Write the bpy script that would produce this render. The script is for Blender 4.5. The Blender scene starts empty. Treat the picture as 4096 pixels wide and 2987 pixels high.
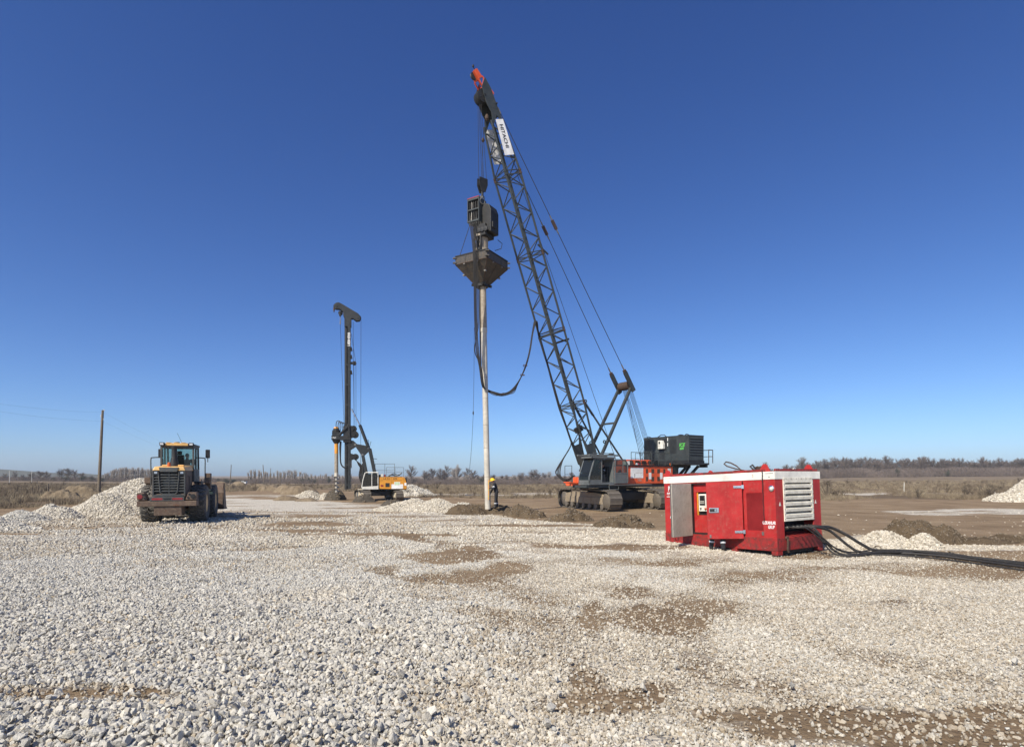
import bpy, bmesh, math, random
import numpy as np
from mathutils import Vector, Matrix, Euler, noise as mnoise

random.seed(7)
RNG = np.random.default_rng(11)
SC = bpy.context.scene
COL = SC.collection
R = math.radians

# ------------------------------------------------------------------ camera
HOR, FPX, EYE = 1900.0, 2250.0, 2.25          # horizon row, focal length in photo pixels, eye height (m)
cam = bpy.data.cameras.new('camera')
cam.sensor_width = 36.0
cam.lens = 36.0 * FPX / 4096.0
cam.shift_y = (HOR - 2987 / 2) / 4096.0
cam.clip_start = 0.1
cam.clip_end = 20000
cam_o = bpy.data.objects.new('camera', cam)
cam_o.location = (0, 0, EYE)
cam_o.rotation_euler = (R(90), 0, 0)
COL.objects.link(cam_o)
SC.camera = cam_o

# ------------------------------------------------------------------ sky and sun
SUN_EL, SUN_AZ = R(44), R(36)                   # azimuth: angle to the left of straight behind the camera
SUN_DIR = Vector((-math.sin(SUN_AZ) * math.cos(SUN_EL), -math.cos(SUN_AZ) * math.cos(SUN_EL), math.sin(SUN_EL)))
world = bpy.data.worlds.new('World')
SC.world = world
world.use_nodes = True
wn = world.node_tree.nodes
wl = world.node_tree.links
sky = wn.new('ShaderNodeTexSky')
sky.sky_type = 'NISHITA'
sky.sun_disc = False
sky.sun_elevation = SUN_EL
sky.sun_rotation = math.atan2(SUN_DIR.x, SUN_DIR.y)
sky.altitude = 0
sky.air_density = 0.64
sky.dust_density = 0.76
sky.ozone_density = 0.83
wn['Background'].inputs['Strength'].default_value = 0.1
# the camera's own colour response to the clear sky: per-channel gain and gamma, the same in every direction
sp_ = wn.new('ShaderNodeSeparateColor')
cb0 = wn.new('ShaderNodeCombineColor')
wl.new(sky.outputs['Color'], sp_.inputs[0])
for k_, (gain_, gam_) in enumerate(((.460, 1.33), (.690, 1.21), (1.30, .991))):
    pw_ = wn.new('ShaderNodeMath')
    pw_.operation = 'POWER'
    pw_.inputs[1].default_value = gam_
    ml_ = wn.new('ShaderNodeMath')
    ml_.operation = 'MULTIPLY'
    ml_.inputs[1].default_value = gain_
    wl.new(sp_.outputs[k_], pw_.inputs[0])
    wl.new(pw_.outputs[0], ml_.inputs[0])
    wl.new(ml_.outputs[0], cb0.inputs[k_])
wl.new(cb0.outputs[0], wn['Background'].inputs['Color'])
sun = bpy.data.lights.new('sun', 'SUN')
sun.energy = 5.0
sun.angle = R(0.53)
sun.color = (1.0, 0.925, 0.80)
sun_o = bpy.data.objects.new('sun', sun)
sun_o.rotation_euler = SUN_DIR.to_track_quat('Z', 'Y').to_euler()
COL.objects.link(sun_o)
SC.view_settings.view_transform = 'Standard'
SC.view_settings.look = 'None'
SC.view_settings.gamma = 1.0
SC.view_settings.use_curve_mapping = False
SC.view_settings.exposure = 0.26
SC.render.engine = 'CYCLES'
SC.cycles.max_bounces = 6
SC.cycles.transparent_max_bounces = 8
SC.cycles.use_denoising = True


# ------------------------------------------------------------------ photo pixels to the ground
def G(px, py, z=0.0):
    y = FPX * (EYE - z) / (py - HOR)
    return ((px - 2048) / FPX * y, y)


def P(px, py, y):
    return Vector(((px - 2048) / FPX * y, y, EYE - (py - HOR) / FPX * y))


# ------------------------------------------------------------------ numpy noise
def _hash(i, j, s):
    i = i.astype(np.int64).astype(np.uint64)
    j = j.astype(np.int64).astype(np.uint64)
    with np.errstate(over='ignore'):
        n = i * np.uint64(73856093) ^ j * np.uint64(19349663) ^ np.uint64(83492791 * (s + 1))
        n = (n ^ (n >> np.uint64(13))) * np.uint64(1274126177)
        n = n ^ (n >> np.uint64(16))
    return (n & np.uint64(0xffffff)).astype(np.float64) / float(0xffffff)


def vnoise(x, y, s=0):
    x = np.asarray(x, float)
    y = np.asarray(y, float)
    i, j = np.floor(x), np.floor(y)
    u, v = x - i, y - j
    u = u * u * (3 - 2 * u)
    v = v * v * (3 - 2 * v)
    a, b = _hash(i, j, s), _hash(i + 1, j, s)
    c, d = _hash(i, j + 1, s), _hash(i + 1, j + 1, s)
    return (a * (1 - u) + b * u) * (1 - v) + (c * (1 - u) + d * u) * v


def fbm(x, y, octv=4, s=0):
    t, amp, tot = 0, 1.0, 0
    for k in range(octv):
        t = t + amp * vnoise(np.asarray(x) * 2 ** k + 17.3 * k, np.asarray(y) * 2 ** k - 9.1 * k, s + k)
        tot += amp
        amp *= 0.5
    return t / tot


def sstep(a, b, x):
    t = np.clip((np.asarray(x, float) - a) / (b - a), 0, 1)
    return t * t * (3 - 2 * t)


# ------------------------------------------------------------------ terrain height
def terrain(x, y):
    x = np.asarray(x, float)
    y = np.asarray(y, float)
    d = np.hypot(x, y)
    z = 0.30 * (1 - sstep(4.5, 13, d))
    z = z + (fbm(x * 0.35, y * 0.35, 3, 3) - 0.5) * 0.16 * (1 - sstep(18, 60, d)) + (fbm(x * 1.1, y * 1.1, 2, 8) - .5) * 0.07 * (1 - sstep(14, 40, d))
    # gravel berm beyond which a strip of soil shows, bottom left
    z = z + 0.10 * np.exp(-((y - 4.15) / 0.45) ** 2) * (1 - sstep(-1.6, -0.7, x))
    # land falls and rises very gently towards the woods
    az = np.arctan2(x, np.maximum(y, 1.0))
    far = np.interp(az, [-1.2, -0.74, -0.45, 0.0, 0.35, 0.55, 0.75, 1.2], [-1.2, -1.66, -3.4, -4.3, -1.6, 0.7, 1.7, 2.0])
    z = z + far * sstep(60, 420, y)
    z = z + (fbm(x * 0.02, y * 0.02, 2, 5) - 0.5) * 0.5 * sstep(60, 160, d)
    return z


def tz(x, y):
    return float(terrain(np.array([x]), np.array([y]))[0])


# ------------------------------------------------------------------ ground cover masks (gravel, field)
EDGE_X = [-4000, 0, 150, 350, 600, 900, 1250, 1400, 1800, 1960, 2150, 2400, 2600, 2900, 3290, 3700, 4096, 8000]
EDGE_Y = [2075, 2062, 2055, 2045, 1990, 1992, 2000, 2008, 2030, 2056, 2078, 2098, 2110, 2150, 2205, 2235, 2270, 2300]
FIELD_X = [-4000, 0, 300, 700, 1300, 1700, 2200, 3280, 3600, 4096, 8000]
FIELD_Y = [2045, 2036, 2012, 1965, 1956, 1985, 1988, 1998, 1994, 1990, 1990]
DIRT = [(1796, 2222, 185, 27, 1.0), (2031, 2270, 85, 25, 1.0), (1796, 2300, 185, 22, .62), (1540, 2278, 70, 26, .7),
        (1921, 2444, 130, 20, .62), (1763, 2391, 110, 13, .55), (2378, 2457, 60, 62, .8), (2524, 2378, 110, 26, .8),
        (2640, 2460, 220, 48, 1.0), (2860, 2416, 130, 14, .75), (2325, 2180, 190, 11, .8), (2458, 2790, 320, 66, .92),
        (2350, 2700, 110, 80, .75), (2660, 2945, 160, 46, .8), (3520, 2905, 760, 78, 1.0), (3050, 2720, 260, 40, .45), (2950, 2850, 340, 62, .88),
        (3990, 2815, 160, 28, .8), (2640, 2730, 130, 46, .8), (3960, 2288, 290, 24, .95), (3560, 2262, 330, 12, .6),
        (3557, 2400, 80, 12, .6), (3227, 2224, 140, 11, .8), (1260, 2092, 190, 7, .8), (1000, 2110, 220, 5, .5), (340, 2105, 330, 8, .55),
        (240, 2762, 430, 30, 1.0), (600, 2764, 110, 26, .9), (110, 2140, 140, 3, .7), (1650, 2065, 160, 5, .6), (1500, 2140, 260, 6, .5),
        (2150, 2130, 200, 6, .6), (2000, 2170, 130, 5, .5), (880, 2360, 40, 10, .35),
        (1900, 2340, 330, 60, .42), (2150, 2570, 270, 110, .40), (1450, 2130, 320, 20, .45), (2900, 2300, 420, 22, .40), (3500, 2420, 420, 26, .35), (1100, 2062, 280, 10, .5), (2500, 2240, 300, 16, .45), (1250, 2230, 220, 16, .35)]
TRACKS = [([(3900, 2960), (3250, 2760), (2650, 2480), (2050, 2290), (1500, 2140), (1150, 2060), (1000, 2020)], .44, .5),
          ([(2250, 2960), (2330, 2640), (2480, 2400), (2800, 2270), (3100, 2245)], .5, .5),
          ([(4096, 2360), (3300, 2290), (2500, 2215), (1800, 2150), (1200, 2095), (700, 2110), (100, 2125)], .44, .45)]
EXTRA = [(3480, 2178, 230, 36, 1.0), (3920, 2188, 300, 16, .95), (3900, 2046, 360, 14, .85), (2150, 1976, 480, 6, .75),
         (1080, 1983, 240, 8, .7), (3450, 1972, 120, 9, .7)]


def _px(x, y):
    yy = np.maximum(y, 0.6)
    z = 0.30 * (1 - sstep(4.5, 13, np.hypot(x, y)))
    return 2048 + FPX * x / yy, HOR + FPX * (EYE - z) / yy


def gravel_mask(x, y):
    x = np.asarray(x, float)
    y = np.asarray(y, float)
    wob = (fbm(x * .5, y * .5, 3, 21) - .5)
    px, py = _px(x, y)
    e = np.interp(px, EDGE_X, EDGE_Y)
    ye = FPX * EYE / (e - HOR)                           # distance of the gravel's far edge along this direction
    g = sstep(-0.8, 0.8, (ye - y) + wob * 5.0)
    for (cx, cy, rx, ry, a) in EXTRA:
        q = np.sqrt(((px - cx) / rx) ** 2 + ((py - cy) / ry) ** 2)
        g = np.maximum(g, a * (1 - sstep(.75, 1.15, q + wob * .5)))
    n1 = fbm(x * .9, y * .9, 3, 31)
    for (cx, cy, rx, ry, a) in DIRT:
        q = np.sqrt(((px - cx) / rx) ** 2 + ((py - cy) / ry) ** 2)
        g = g * (1 - a * (1 - sstep(.75, 1.4, q + (n1 - .5) * 1.2)))
    # pairs of wheel tracks worn into the gravel
    for (line, a, w_) in TRACKS:
        pts_ = [G(*q) for q in line]
        for off in (-1.0, 1.0):
            dist = np.full(x.shape, 1e9)
            for (xa, ya), (xb, yb) in zip(pts_[:-1], pts_[1:]):
                L2 = math.hypot(xb - xa, yb - ya)
                nx_, ny_ = -(yb - ya) / L2 * off, (xb - xa) / L2 * off
                t_ = np.clip(((x - xa - nx_) * (xb - xa) + (y - ya - ny_) * (yb - ya)) / L2 ** 2, 0, 1)
                dist = np.minimum(dist, np.hypot(x - xa - nx_ - t_ * (xb - xa), y - ya - ny_ - t_ * (yb - ya)))
            g = g * (1 - a * (1 - sstep(.5, 1.3, dist / w_ + (n1 - .5) * 1.3)) * sstep(.36, .56, fbm(x * .3 + 5, y * .3, 3, 47)))
    # tyre-worn streaks
    st = fbm(x * .16 + y * .02, y * .75, 3, 41)
    g = g * (1 - 0.8 * sstep(.55, .66, st) * sstep(13, 19, y))
    return np.clip(g, 0, 1)


def field_mask(x, y):
    x = np.asarray(x, float)
    y = np.asarray(y, float)
    px, py = _px(x, y)
    e = np.interp(px, FIELD_X, FIELD_Y)
    ye = FPX * EYE / (e - HOR)
    w = (fbm(x * .12, y * .12, 3, 51) - .5) * 16
    return sstep(-4, 4, (y - ye) + w) * sstep(20, 30, y)


# ------------------------------------------------------------------ object helpers
def tag(o, label=None, cat=None, group=None, kind=None):
    if label: o['label'] = label
    if cat: o['category'] = cat
    if group: o['group'] = group
    if kind: o['kind'] = kind
    return o


def empty(name, loc=(0, 0, 0), rot=(0, 0, 0), label=None, cat=None, group=None):
    o = bpy.data.objects.new(name, None)
    o.empty_display_size = 0.2
    o.location = loc
    o.rotation_euler = rot
    COL.objects.link(o)
    return tag(o, label, cat, group)


def obj(name, me, mat=None, parent=None):
    if mat is not None:
        me.materials.clear()
        me.materials.append(mat)
    o = bpy.data.objects.new(name, me)
    COL.objects.link(o)
    if parent is not None:
        o.parent = parent
    return o


def copy_tree(o, parent=None):
    c = o.copy()
    COL.objects.link(c)
    c.parent = parent
    for ch in o.children:
        copy_tree(ch, c)
    return c


class MB:
    """collects simple solids in one mesh"""

    def __init__(self):
        self.v, self.f = [], []

    def add(self, vs, fs):
        b = len(self.v)
        self.v += [tuple(p) for p in vs]
        self.f += [tuple(b + i for i in f) for f in fs]
        return self

    def box(self, c, s, rot=None):
        m = Euler(rot).to_matrix() if rot is not None else None
        vs = []
        for dx in (-.5, .5):
            for dy in (-.5, .5):
                for dz in (-.5, .5):
                    p = Vector((dx * s[0], dy * s[1], dz * s[2]))
                    if m: p = m @ p
                    vs.append(p + Vector(c))
        return self.add(vs, [(0, 1, 3, 2), (4, 6, 7, 5), (0, 4, 5, 1), (2, 3, 7, 6), (0, 2, 6, 4), (1, 5, 7, 3)])

    def span(self, a, b):
        c = [(p + q) / 2 for p, q in zip(a, b)]
        return self.box(c, [abs(q - p) for p, q in zip(a, b)])

    def hexa(self, bot, top):
        n = len(bot)
        fs = [tuple(reversed(range(n))), tuple(range(n, 2 * n))]
        for i in range(n):
            j = (i + 1) % n
            fs.append((i, j, n + j, n + i))
        return self.add(list(bot) + list(top), fs)

    def prism(self, prof, y0, y1, axis='y'):
        """profile (a, b) pairs, extruded from y0 to y1 along an axis"""
        def mk(a, b, t):
            if axis == 'y': return (a, t, b)
            if axis == 'x': return (t, a, b)
            return (a, b, t)
        return self.hexa([mk(a, b, y0) for a, b in prof], [mk(a, b, y1) for a, b in prof])

    def _frame(self, d):
        d = Vector(d).normalized()
        up = Vector((0, 0, 1)) if abs(d.z) < .92 else Vector((1, 0, 0))
        a = d.cross(up).normalized()
        return a, a.cross(d).normalized()

    def bar(self, p0, p1, w, h=None):
        h = h or w
        p0, p1 = Vector(p0), Vector(p1)
        a, b = self._frame(p1 - p0)
        q = [(-1, -1), (1, -1), (1, 1), (-1, 1)]
        return self.hexa([p0 + a * (i * w / 2) + b * (j * h / 2) for i, j in q], [p1 + a * (i * w / 2) + b * (j * h / 2) for i, j in q])

    def tube(self, p0, p1, r, n=10, r2=None):
        r2 = r if r2 is None else r2
        p0, p1 = Vector(p0), Vector(p1)
        a, b = self._frame(p1 - p0)
        cs = [(math.cos(2 * math.pi * k / n), math.sin(2 * math.pi * k / n)) for k in range(n)]
        return self.hexa([p0 + (a * c + b * s) * r for c, s in cs], [p1 + (a * c + b * s) * r2 for c, s in cs])

    def path(self, pts, r, n=6):
        pts = [Vector(p) for p in pts]
        b0 = len(self.v)
        rs = r if isinstance(r, (list, tuple)) else [r] * len(pts)
        a = None
        for i, p in enumerate(pts):
            d = (pts[min(i + 1, len(pts) - 1)] - pts[max(i - 1, 0)]).normalized()
            if a is None:
                a, b = self._frame(d)
            else:
                a = (a - d * a.dot(d)).normalized()
                b = a.cross(d).normalized()
            for k in range(n):
                t = 2 * math.pi * k / n
                self.v.append(tuple(p + (a * math.cos(t) + b * math.sin(t)) * rs[i]))
        for i in range(len(pts) - 1):
            for k in range(n):
                j = (k + 1) % n
                self.f.append((b0 + i * n + k, b0 + i * n + j, b0 + (i + 1) * n + j, b0 + (i + 1) * n + k))
        self.f.append(tuple(b0 + k for k in range(n)))
        m = b0 + (len(pts) - 1) * n
        self.f.append(tuple(m + k for k in reversed(range(n))))
        return self

    def lathe(self, prof, c, axis, n=24, cap=True):
        """profile (r, t) turned about an axis through c"""
        c, ax = Vector(c), Vector(axis).normalized()
        a, b = self._frame(ax)
        b0 = len(self.v)
        for (r, t) in prof:
            for k in range(n):
                th = 2 * math.pi * k / n
                self.v.append(tuple(c + ax * t + (a * math.cos(th) + b * math.sin(th)) * r))
        for i in range(len(prof) - 1):
            for k in range(n):
                j = (k + 1) % n
                self.f.append((b0 + i * n + k, b0 + i * n + j, b0 + (i + 1) * n + j, b0 + (i + 1) * n + k))
        if cap:
            self.f.append(tuple(b0 + k for k in range(n)))
            m = b0 + (len(prof) - 1) * n
            self.f.append(tuple(m + k for k in reversed(range(n))))
        return self

    def mesh(self, name, smooth=False):
        me = bpy.data.meshes.new(name)
        me.from_pydata(self.v, [], self.f)
        bm = bmesh.new()
        bm.from_mesh(me)
        bmesh.ops.recalc_face_normals(bm, faces=bm.faces)
        bm.to_mesh(me)
        bm.free()
        if smooth:
            me.shade_smooth()
            try:
                me.set_sharp_from_angle(angle=R(38))
            except Exception:
                pass
        return me

    def build(self, name, mat, parent=None, bevel=0, smooth=False):
        me = self.mesh(name, smooth)
        o = obj(name, me, mat, parent)
        if bevel:
            m = o.modifiers.new('bevel', 'BEVEL')
            m.width = bevel
            m.segments = 2
            m.limit_method = 'ANGLE'
            m.angle_limit = R(35)
            m.harden_normals = False
        return o


def text(s, size, mat, parent, origin, right, up, name='lettering', stretch=1.0, depth=0.003, align='CENTER', shear=0.0, off=0.0):
    """flat lettering lying on a face: right and up are local directions"""
    cu = bpy.data.curves.new('txt', 'FONT')
    cu.body = s
    cu.size = size
    cu.align_x = align
    cu.align_y = 'CENTER'
    cu.extrude = depth
    cu.shear = shear
    cu.offset = off
    cu.resolution_u = 2
    to = bpy.data.objects.new('txt', cu)
    COL.objects.link(to)
    dg = bpy.context.evaluated_depsgraph_get()
    me = bpy.data.meshes.new_from_object(to.evaluated_get(dg))
    bpy.data.objects.remove(to)
    bpy.data.curves.remove(cu)
    r, u = Vector(right).normalized(), Vector(up).normalized()
    n = r.cross(u)
    M = Matrix(((r.x * stretch, u.x, n.x, origin[0]), (r.y * stretch, u.y, n.y, origin[1]), (r.z * stretch, u.z, n.z, origin[2]), (0, 0, 0, 1)))
    me.transform(M)
    return obj(name, me, mat, parent)


def scatter(name, pts, rot, scl, idx, coll, parent=None, tint=None):
    """one object that stands for uncountable small pieces: instances of the members of a collection on points"""
    me = bpy.data.meshes.new(name)
    n = len(pts)
    me.vertices.add(n)
    me.vertices.foreach_set('co', np.asarray(pts, np.float32).ravel())
    for nm, ty, key, dat in (('rot', 'FLOAT_VECTOR', 'vector', rot), ('scl', 'FLOAT_VECTOR', 'vector', scl), ('idx', 'INT', 'value', idx), ('tint', 'FLOAT', 'value', tint)):
        if dat is None: continue
        a = me.attributes.new(nm, ty, 'POINT')
        a.data.foreach_set(key, np.ascontiguousarray(dat, np.int32 if ty == 'INT' else np.float32).ravel())
    o = bpy.data.objects.new(name, me)
    COL.objects.link(o)
    if parent is not None:
        o.parent = parent
    ng = bpy.data.node_groups.new(name, 'GeometryNodeTree')
    ng.interface.new_socket('Geometry', in_out='INPUT', socket_type='NodeSocketGeometry')
    ng.interface.new_socket('Geometry', in_out='OUTPUT', socket_type='NodeSocketGeometry')
    N, L = ng.nodes, ng.links
    gi, go = N.new('NodeGroupInput'), N.new('NodeGroupOutput')
    ci = N.new('GeometryNodeCollectionInfo')
    ci.inputs['Collection'].default_value = coll
    ci.inputs['Separate Children'].default_value = True
    ci.inputs['Reset Children'].default_value = True
    ip = N.new('GeometryNodeInstanceOnPoints')
    ip.inputs['Pick Instance'].default_value = True

    def attr(nm, ty):
        a = N.new('GeometryNodeInputNamedAttribute')
        a.data_type = ty
        a.inputs['Name'].default_value = nm
        return a.outputs['Attribute']
    L.new(gi.outputs[0], ip.inputs['Points'])
    L.new(ci.outputs[0], ip.inputs['Instance'])
    L.new(attr('idx', 'INT'), ip.inputs['Instance Index'])
    L.new(attr('rot', 'FLOAT_VECTOR'), ip.inputs['Rotation'])
    L.new(attr('scl', 'FLOAT_VECTOR'), ip.inputs['Scale'])
    L.new(ip.outputs[0], go.inputs[0])
    md = o.modifiers.new('scatter', 'NODES')
    md.node_group = ng
    o['kind'] = 'stuff'
    return o


# ------------------------------------------------------------------ materials
MATS = {}


def new_mat(name):
    m = bpy.data.materials.new(name)
    m.use_nodes = True
    MATS[name] = m
    nt = m.node_tree
    return m, nt.nodes, nt.links, nt.nodes['Principled BSDF']


def ramp(N, L, fac, stops):
    r = N.new('ShaderNodeValToRGB')
    el = r.color_ramp.elements
    while len(el) > 1: el.remove(el[-1])
    el[0].position = stops[0][0]
    el[0].color = (*stops[0][1], 1)
    for p, c in stops[1:]:
        e = el.new(p)
        e.color = (*c, 1)
    L.new(fac, r.inputs[0])
    return r.outputs[0]


def noise_tex(N, L, vec, scale, detail=4, rough=.55, dist=0):
    t = N.new('ShaderNodeTexNoise')
    t.inputs['Scale'].default_value = scale
    t.inputs['Detail'].default_value = detail
    t.inputs['Roughness'].default_value = rough
    t.inputs['Distortion'].default_value = dist
    L.new(vec, t.inputs['Vector'])
    return t.outputs['Fac']


def mixc(N, L, fac, a, b):
    m = N.new('ShaderNodeMix')
    m.data_type = 'RGBA'
    for k, v in ((0, fac), (6, a), (7, b)):
        if hasattr(v, 'is_linked') or isinstance(v, bpy.types.NodeSocket): L.new(v, m.inputs[k])
        elif k == 0: m.inputs[0].default_value = v
        else: m.inputs[k].default_value = (*v, 1)
    return m.outputs[2]


def maprange(N, L, v, a, b, c=0, d=1):
    m = N.new('ShaderNodeMapRange')
    m.inputs[1].default_value, m.inputs[2].default_value = a, b
    m.inputs[3].default_value, m.inputs[4].default_value = c, d
    L.new(v, m.inputs[0])
    return m.outputs[0]


def paint(name, col, rough=.45, dirt=.35, dirt_col=(.16, .125, .085), scale=1.0, metal=0.0, bump=.05, rust=0.0, spec=.4, streak=0.0, scratch=0.0, scratch_col=(.6, .55, .5)):
    """painted or bare metal with mottled fading, mud and rust patches"""
    m, N, L, B = new_mat(name)
    tc = N.new('ShaderNodeTexCoord')
    v = tc.outputs['Object']
    n1 = noise_tex(N, L, v, 2.2 * scale, 6, .62)
    n2 = noise_tex(N, L, v, 9 * scale, 5, .7)
    lo = tuple(c * .78 for c in col)
    hi = tuple(min(1, c * 1.15 + .008) for c in col)
    c0 = ramp(N, L, n1, [(.3, lo), (.7, hi)])
    f = maprange(N, L, n2, .62 - dirt * .35, .82 - dirt * .2)
    mul = N.new('ShaderNodeMath')
    mul.operation = 'MULTIPLY'
    mul.inputs[1].default_value = min(1, dirt * 1.5)
    L.new(f, mul.inputs[0])
    c1 = mixc(N, L, mul.outputs[0], c0, dirt_col)
    if rust:
        n3 = noise_tex(N, L, v, 3.7 * scale, 8, .75, .6)
        c1 = mixc(N, L, maprange(N, L, n3, .66 - rust * .2, .70 - rust * .14), c1, (.14, .05, .022))
    if streak:
        mp = N.new('ShaderNodeMapping')
        mp.inputs['Scale'].default_value = (9, 9, .55)
        L.new(v, mp.inputs[0])
        n4 = noise_tex(N, L, mp.outputs[0], 2.0, 4, .6)
        c1 = mixc(N, L, maprange(N, L, n4, .55, .75, 0, streak), c1, dirt_col)
    if scratch:
        mp = N.new('ShaderNodeMapping')
        mp.inputs['Scale'].default_value = (1.2, 1.2, 6)
        mp.inputs['Rotation'].default_value = (.5, .7, .2)
        L.new(v, mp.inputs[0])
        n5 = noise_tex(N, L, mp.outputs[0], 7.0, 3, .5, .3)
        c1 = mixc(N, L, maprange(N, L, n5, .70, .72, 0, scratch), c1, scratch_col)
    L.new(c1, B.inputs['Base Color'])
    L.new(maprange(N, L, n2, .3, .75, max(.05, rough - .12), min(1, rough + .25)), B.inputs['Roughness'])
    B.inputs['Metallic'].default_value = metal
    B.inputs['Specular IOR Level'].default_value = spec
    if bump:
        b = N.new('ShaderNodeBump')
        b.inputs['Strength'].default_value = bump * 4
        b.inputs['Distance'].default_value = .01
        L.new(n2, b.inputs['Height'])
        L.new(b.outputs[0], B.inputs['Normal'])
    return m


def glass(name, tint=(.55, .72, .72), alpha=.55):
    m, N, L, B = new_mat(name)
    out = N['Material Output']
    N.remove(B)
    tr = N.new('ShaderNodeBsdfTransparent')
    tr.inputs[0].default_value = (*tint, 1)
    gl = N.new('ShaderNodeBsdfGlossy')
    gl.inputs['Roughness'].default_value = .03
    lw = N.new('ShaderNodeLayerWeight')
    lw.inputs[0].default_value = .5
    pw = N.new('ShaderNodeMath')
    pw.operation = 'POWER'
    pw.inputs[1].default_value = 4
    L.new(lw.outputs['Facing'], pw.inputs[0])
    fr = N.new('ShaderNodeMapRange')
    fr.inputs[3].default_value, fr.inputs[4].default_value = .05, .8
    L.new(pw.outputs[0], fr.inputs[0])
    df = N.new('ShaderNodeBsdfDiffuse')
    df.inputs[0].default_value = (.03, .034, .033, 1)
    m0 = N.new('ShaderNodeMixShader')
    m0.inputs[0].default_value = 1 - alpha
    L.new(df.outputs[0], m0.inputs[1])
    L.new(tr.outputs[0], m0.inputs[2])
    mx = N.new('ShaderNodeMixShader')
    L.new(fr.outputs[0], mx.inputs[0])
    L.new(m0.outputs[0], mx.inputs[1])
    L.new(gl.outputs[0], mx.inputs[2])
    L.new(mx.outputs[0], out.inputs[0])
    return m


M_ORANGE = paint('orange_paint', (.74, .105, .028), .42, .2, rust=.04)
M_RIGGREY = paint('rig_dark_grey', (.024, .027, .028), .45, .25, dirt_col=(.075, .06, .045))
M_GREY = paint('grey_paint', (.036, .044, .045), .45, .25, bump=.03)
M_CABGREY = paint('cab_grey_paint', (.12, .132, .132), .45, .3)
M_DARK = paint('dark_steel', (.018, .019, .020), .5, .3, dirt_col=(.09, .075, .055))
M_BLACK = paint('black_parts', (.012, .012, .013), .55, .15)
M_RUBBER = paint('rubber', (.022, .022, .024), .7, .35, dirt_col=(.13, .105, .08))
M_HOSE = paint('hose_rubber', (.014, .014, .015), .6, .45, dirt_col=(.085, .07, .052), scale=3)
M_RED = paint('red_paint', (.40, .017, .016), .5, .32, dirt_col=(.27, .12, .09), streak=.28, scratch=.5, scratch_col=(.5, .25, .2))
M_REDDIRTY = paint('red_skid_paint', (.34, .016, .015), .55, .62, dirt_col=(.055, .036, .028), scratch=.6, scratch_col=(.5, .3, .25), rust=.15)
M_WHITE = paint('white_paint', (.80, .77, .68), .5, .10, dirt_col=(.45, .34, .22))
M_LOUVRE = paint('louvre_paint', (.74, .70, .58), .5, .28, dirt_col=(.25, .17, .10), rust=.12, scale=1.6)
M_GALV = paint('bare_metal_door', (.40, .37, .315), .5, .35, dirt_col=(.20, .17, .13), metal=.0, scale=.8)
M_CHROME = paint('chrome', (.75, .75, .74), .2, .08, metal=1.0)
M_STEEL = paint('worn_steel', (.23, .22, .20), .45, .4, metal=.6)
M_TRACK = paint('track_steel', (.135, .12, .10), .55, .55, dirt_col=(.22, .17, .115), metal=.2, scale=2)
M_MUDSTEEL = paint('mud_covered_steel', (.26, .205, .14), .85, .5, dirt_col=(.36, .30, .21), scale=2, bump=.2)
M_RUST = paint('rusty_steel', (.075, .045, .03), .75, .4, dirt_col=(.035, .026, .02), scale=2, bump=.1)
M_YELLOW = paint('loader_yellow', (.74, .45, .16), .42, .2)
M_LOADGREY = paint('loader_grey', (.06, .066, .066), .5, .35)
M_LOADRUST = paint('loader_worn_brown', (.115, .075, .052), .65, .5, rust=.35, dirt_col=(.21, .16, .11))
M_RIGYEL = paint('rig_yellow', (.66, .285, .03), .42, .12)
M_CREAM = paint('cream_paint', (.72, .70, .62), .45, .15)
M_PALECREAM = paint('muddy_cream', (.58, .51, .38), .6, .5, dirt_col=(.24, .185, .125))
M_PIPE = paint('pipe_steel', (.53, .49, .41), .5, .35, dirt_col=(.3, .25, .18), streak=.5, scale=.7)
M_PIPEDARK = paint('pipe_upper_steel', (.33, .28, .21), .55, .45, dirt_col=(.16, .12, .085), streak=.6, scale=.7)
M_HOPPER = paint('hopper_steel', (.06, .056, .05), .45, .45, dirt_col=(.19, .13, .075), metal=.3, streak=.4)
M_HAMMER = paint('hammer_steel', (.013, .0125, .012), .5, .25, dirt_col=(.05, .04, .03))
M_SIGN = paint('sign_white', (.82, .81, .77), .5, .05, dirt_col=(.5, .42, .3))
M_INK = paint('black_ink', (.02, .02, .022), .6, 0, bump=0)
M_WHITEINK = paint('white_ink', (.82, .82, .80), .6, .03, bump=0)
M_GREENINK = paint('green_ink', (.11, .55, .09), .6, .05, bump=0)
M_GREYINK = paint('faded_ink', (.45, .30, .24), .6, .1, bump=0)
M_BROWNINK = paint('brown_ink', (.16, .075, .02), .6, 0, bump=0)
M_WIRE = paint('wire_rope', (.035, .034, .035), .5, .2, metal=.4)
M_MESHRED = paint('red_grille', (.36, .02, .022), .5, .2)
M_AMBER = paint('amber_lens', (.50, .11, .02), .2, .05)
M_REDLENS = paint('red_lens', (.26, .028, .03), .25, .3)
M_WOODPOLE = paint('pole_wood', (.17, .135, .095), .8, .4, streak=.6, dirt_col=(.08, .065, .05))
M_COVER = paint('coverall_cloth', (.020, .021, .026), .9, .1, bump=.1)
M_SKIN = paint('skin', (.42, .23, .155), .55, 0, bump=.02)
M_HELMET = paint('yellow_helmet', (.88, .56, .015), .3, .04)
M_REFLECT = paint('reflective_tape', (.62, .64, .66), .4, .1)
M_BOOT = paint('boot_leather', (.025, .023, .022), .6, .4, dirt_col=(.2, .16, .11))
M_LEVEL = paint('level_yellow', (.80, .36, .05), .4, .05)
M_HIVIS = paint('hi_vis', (.5, .75, .05), .6, .05)
M_BLUECLOTH = paint('blue_cloth', (.04, .07, .22), .9, .05)
M_REDCLOTH = paint('red_cloth', (.45, .03, .05), .9, .05)
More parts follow.
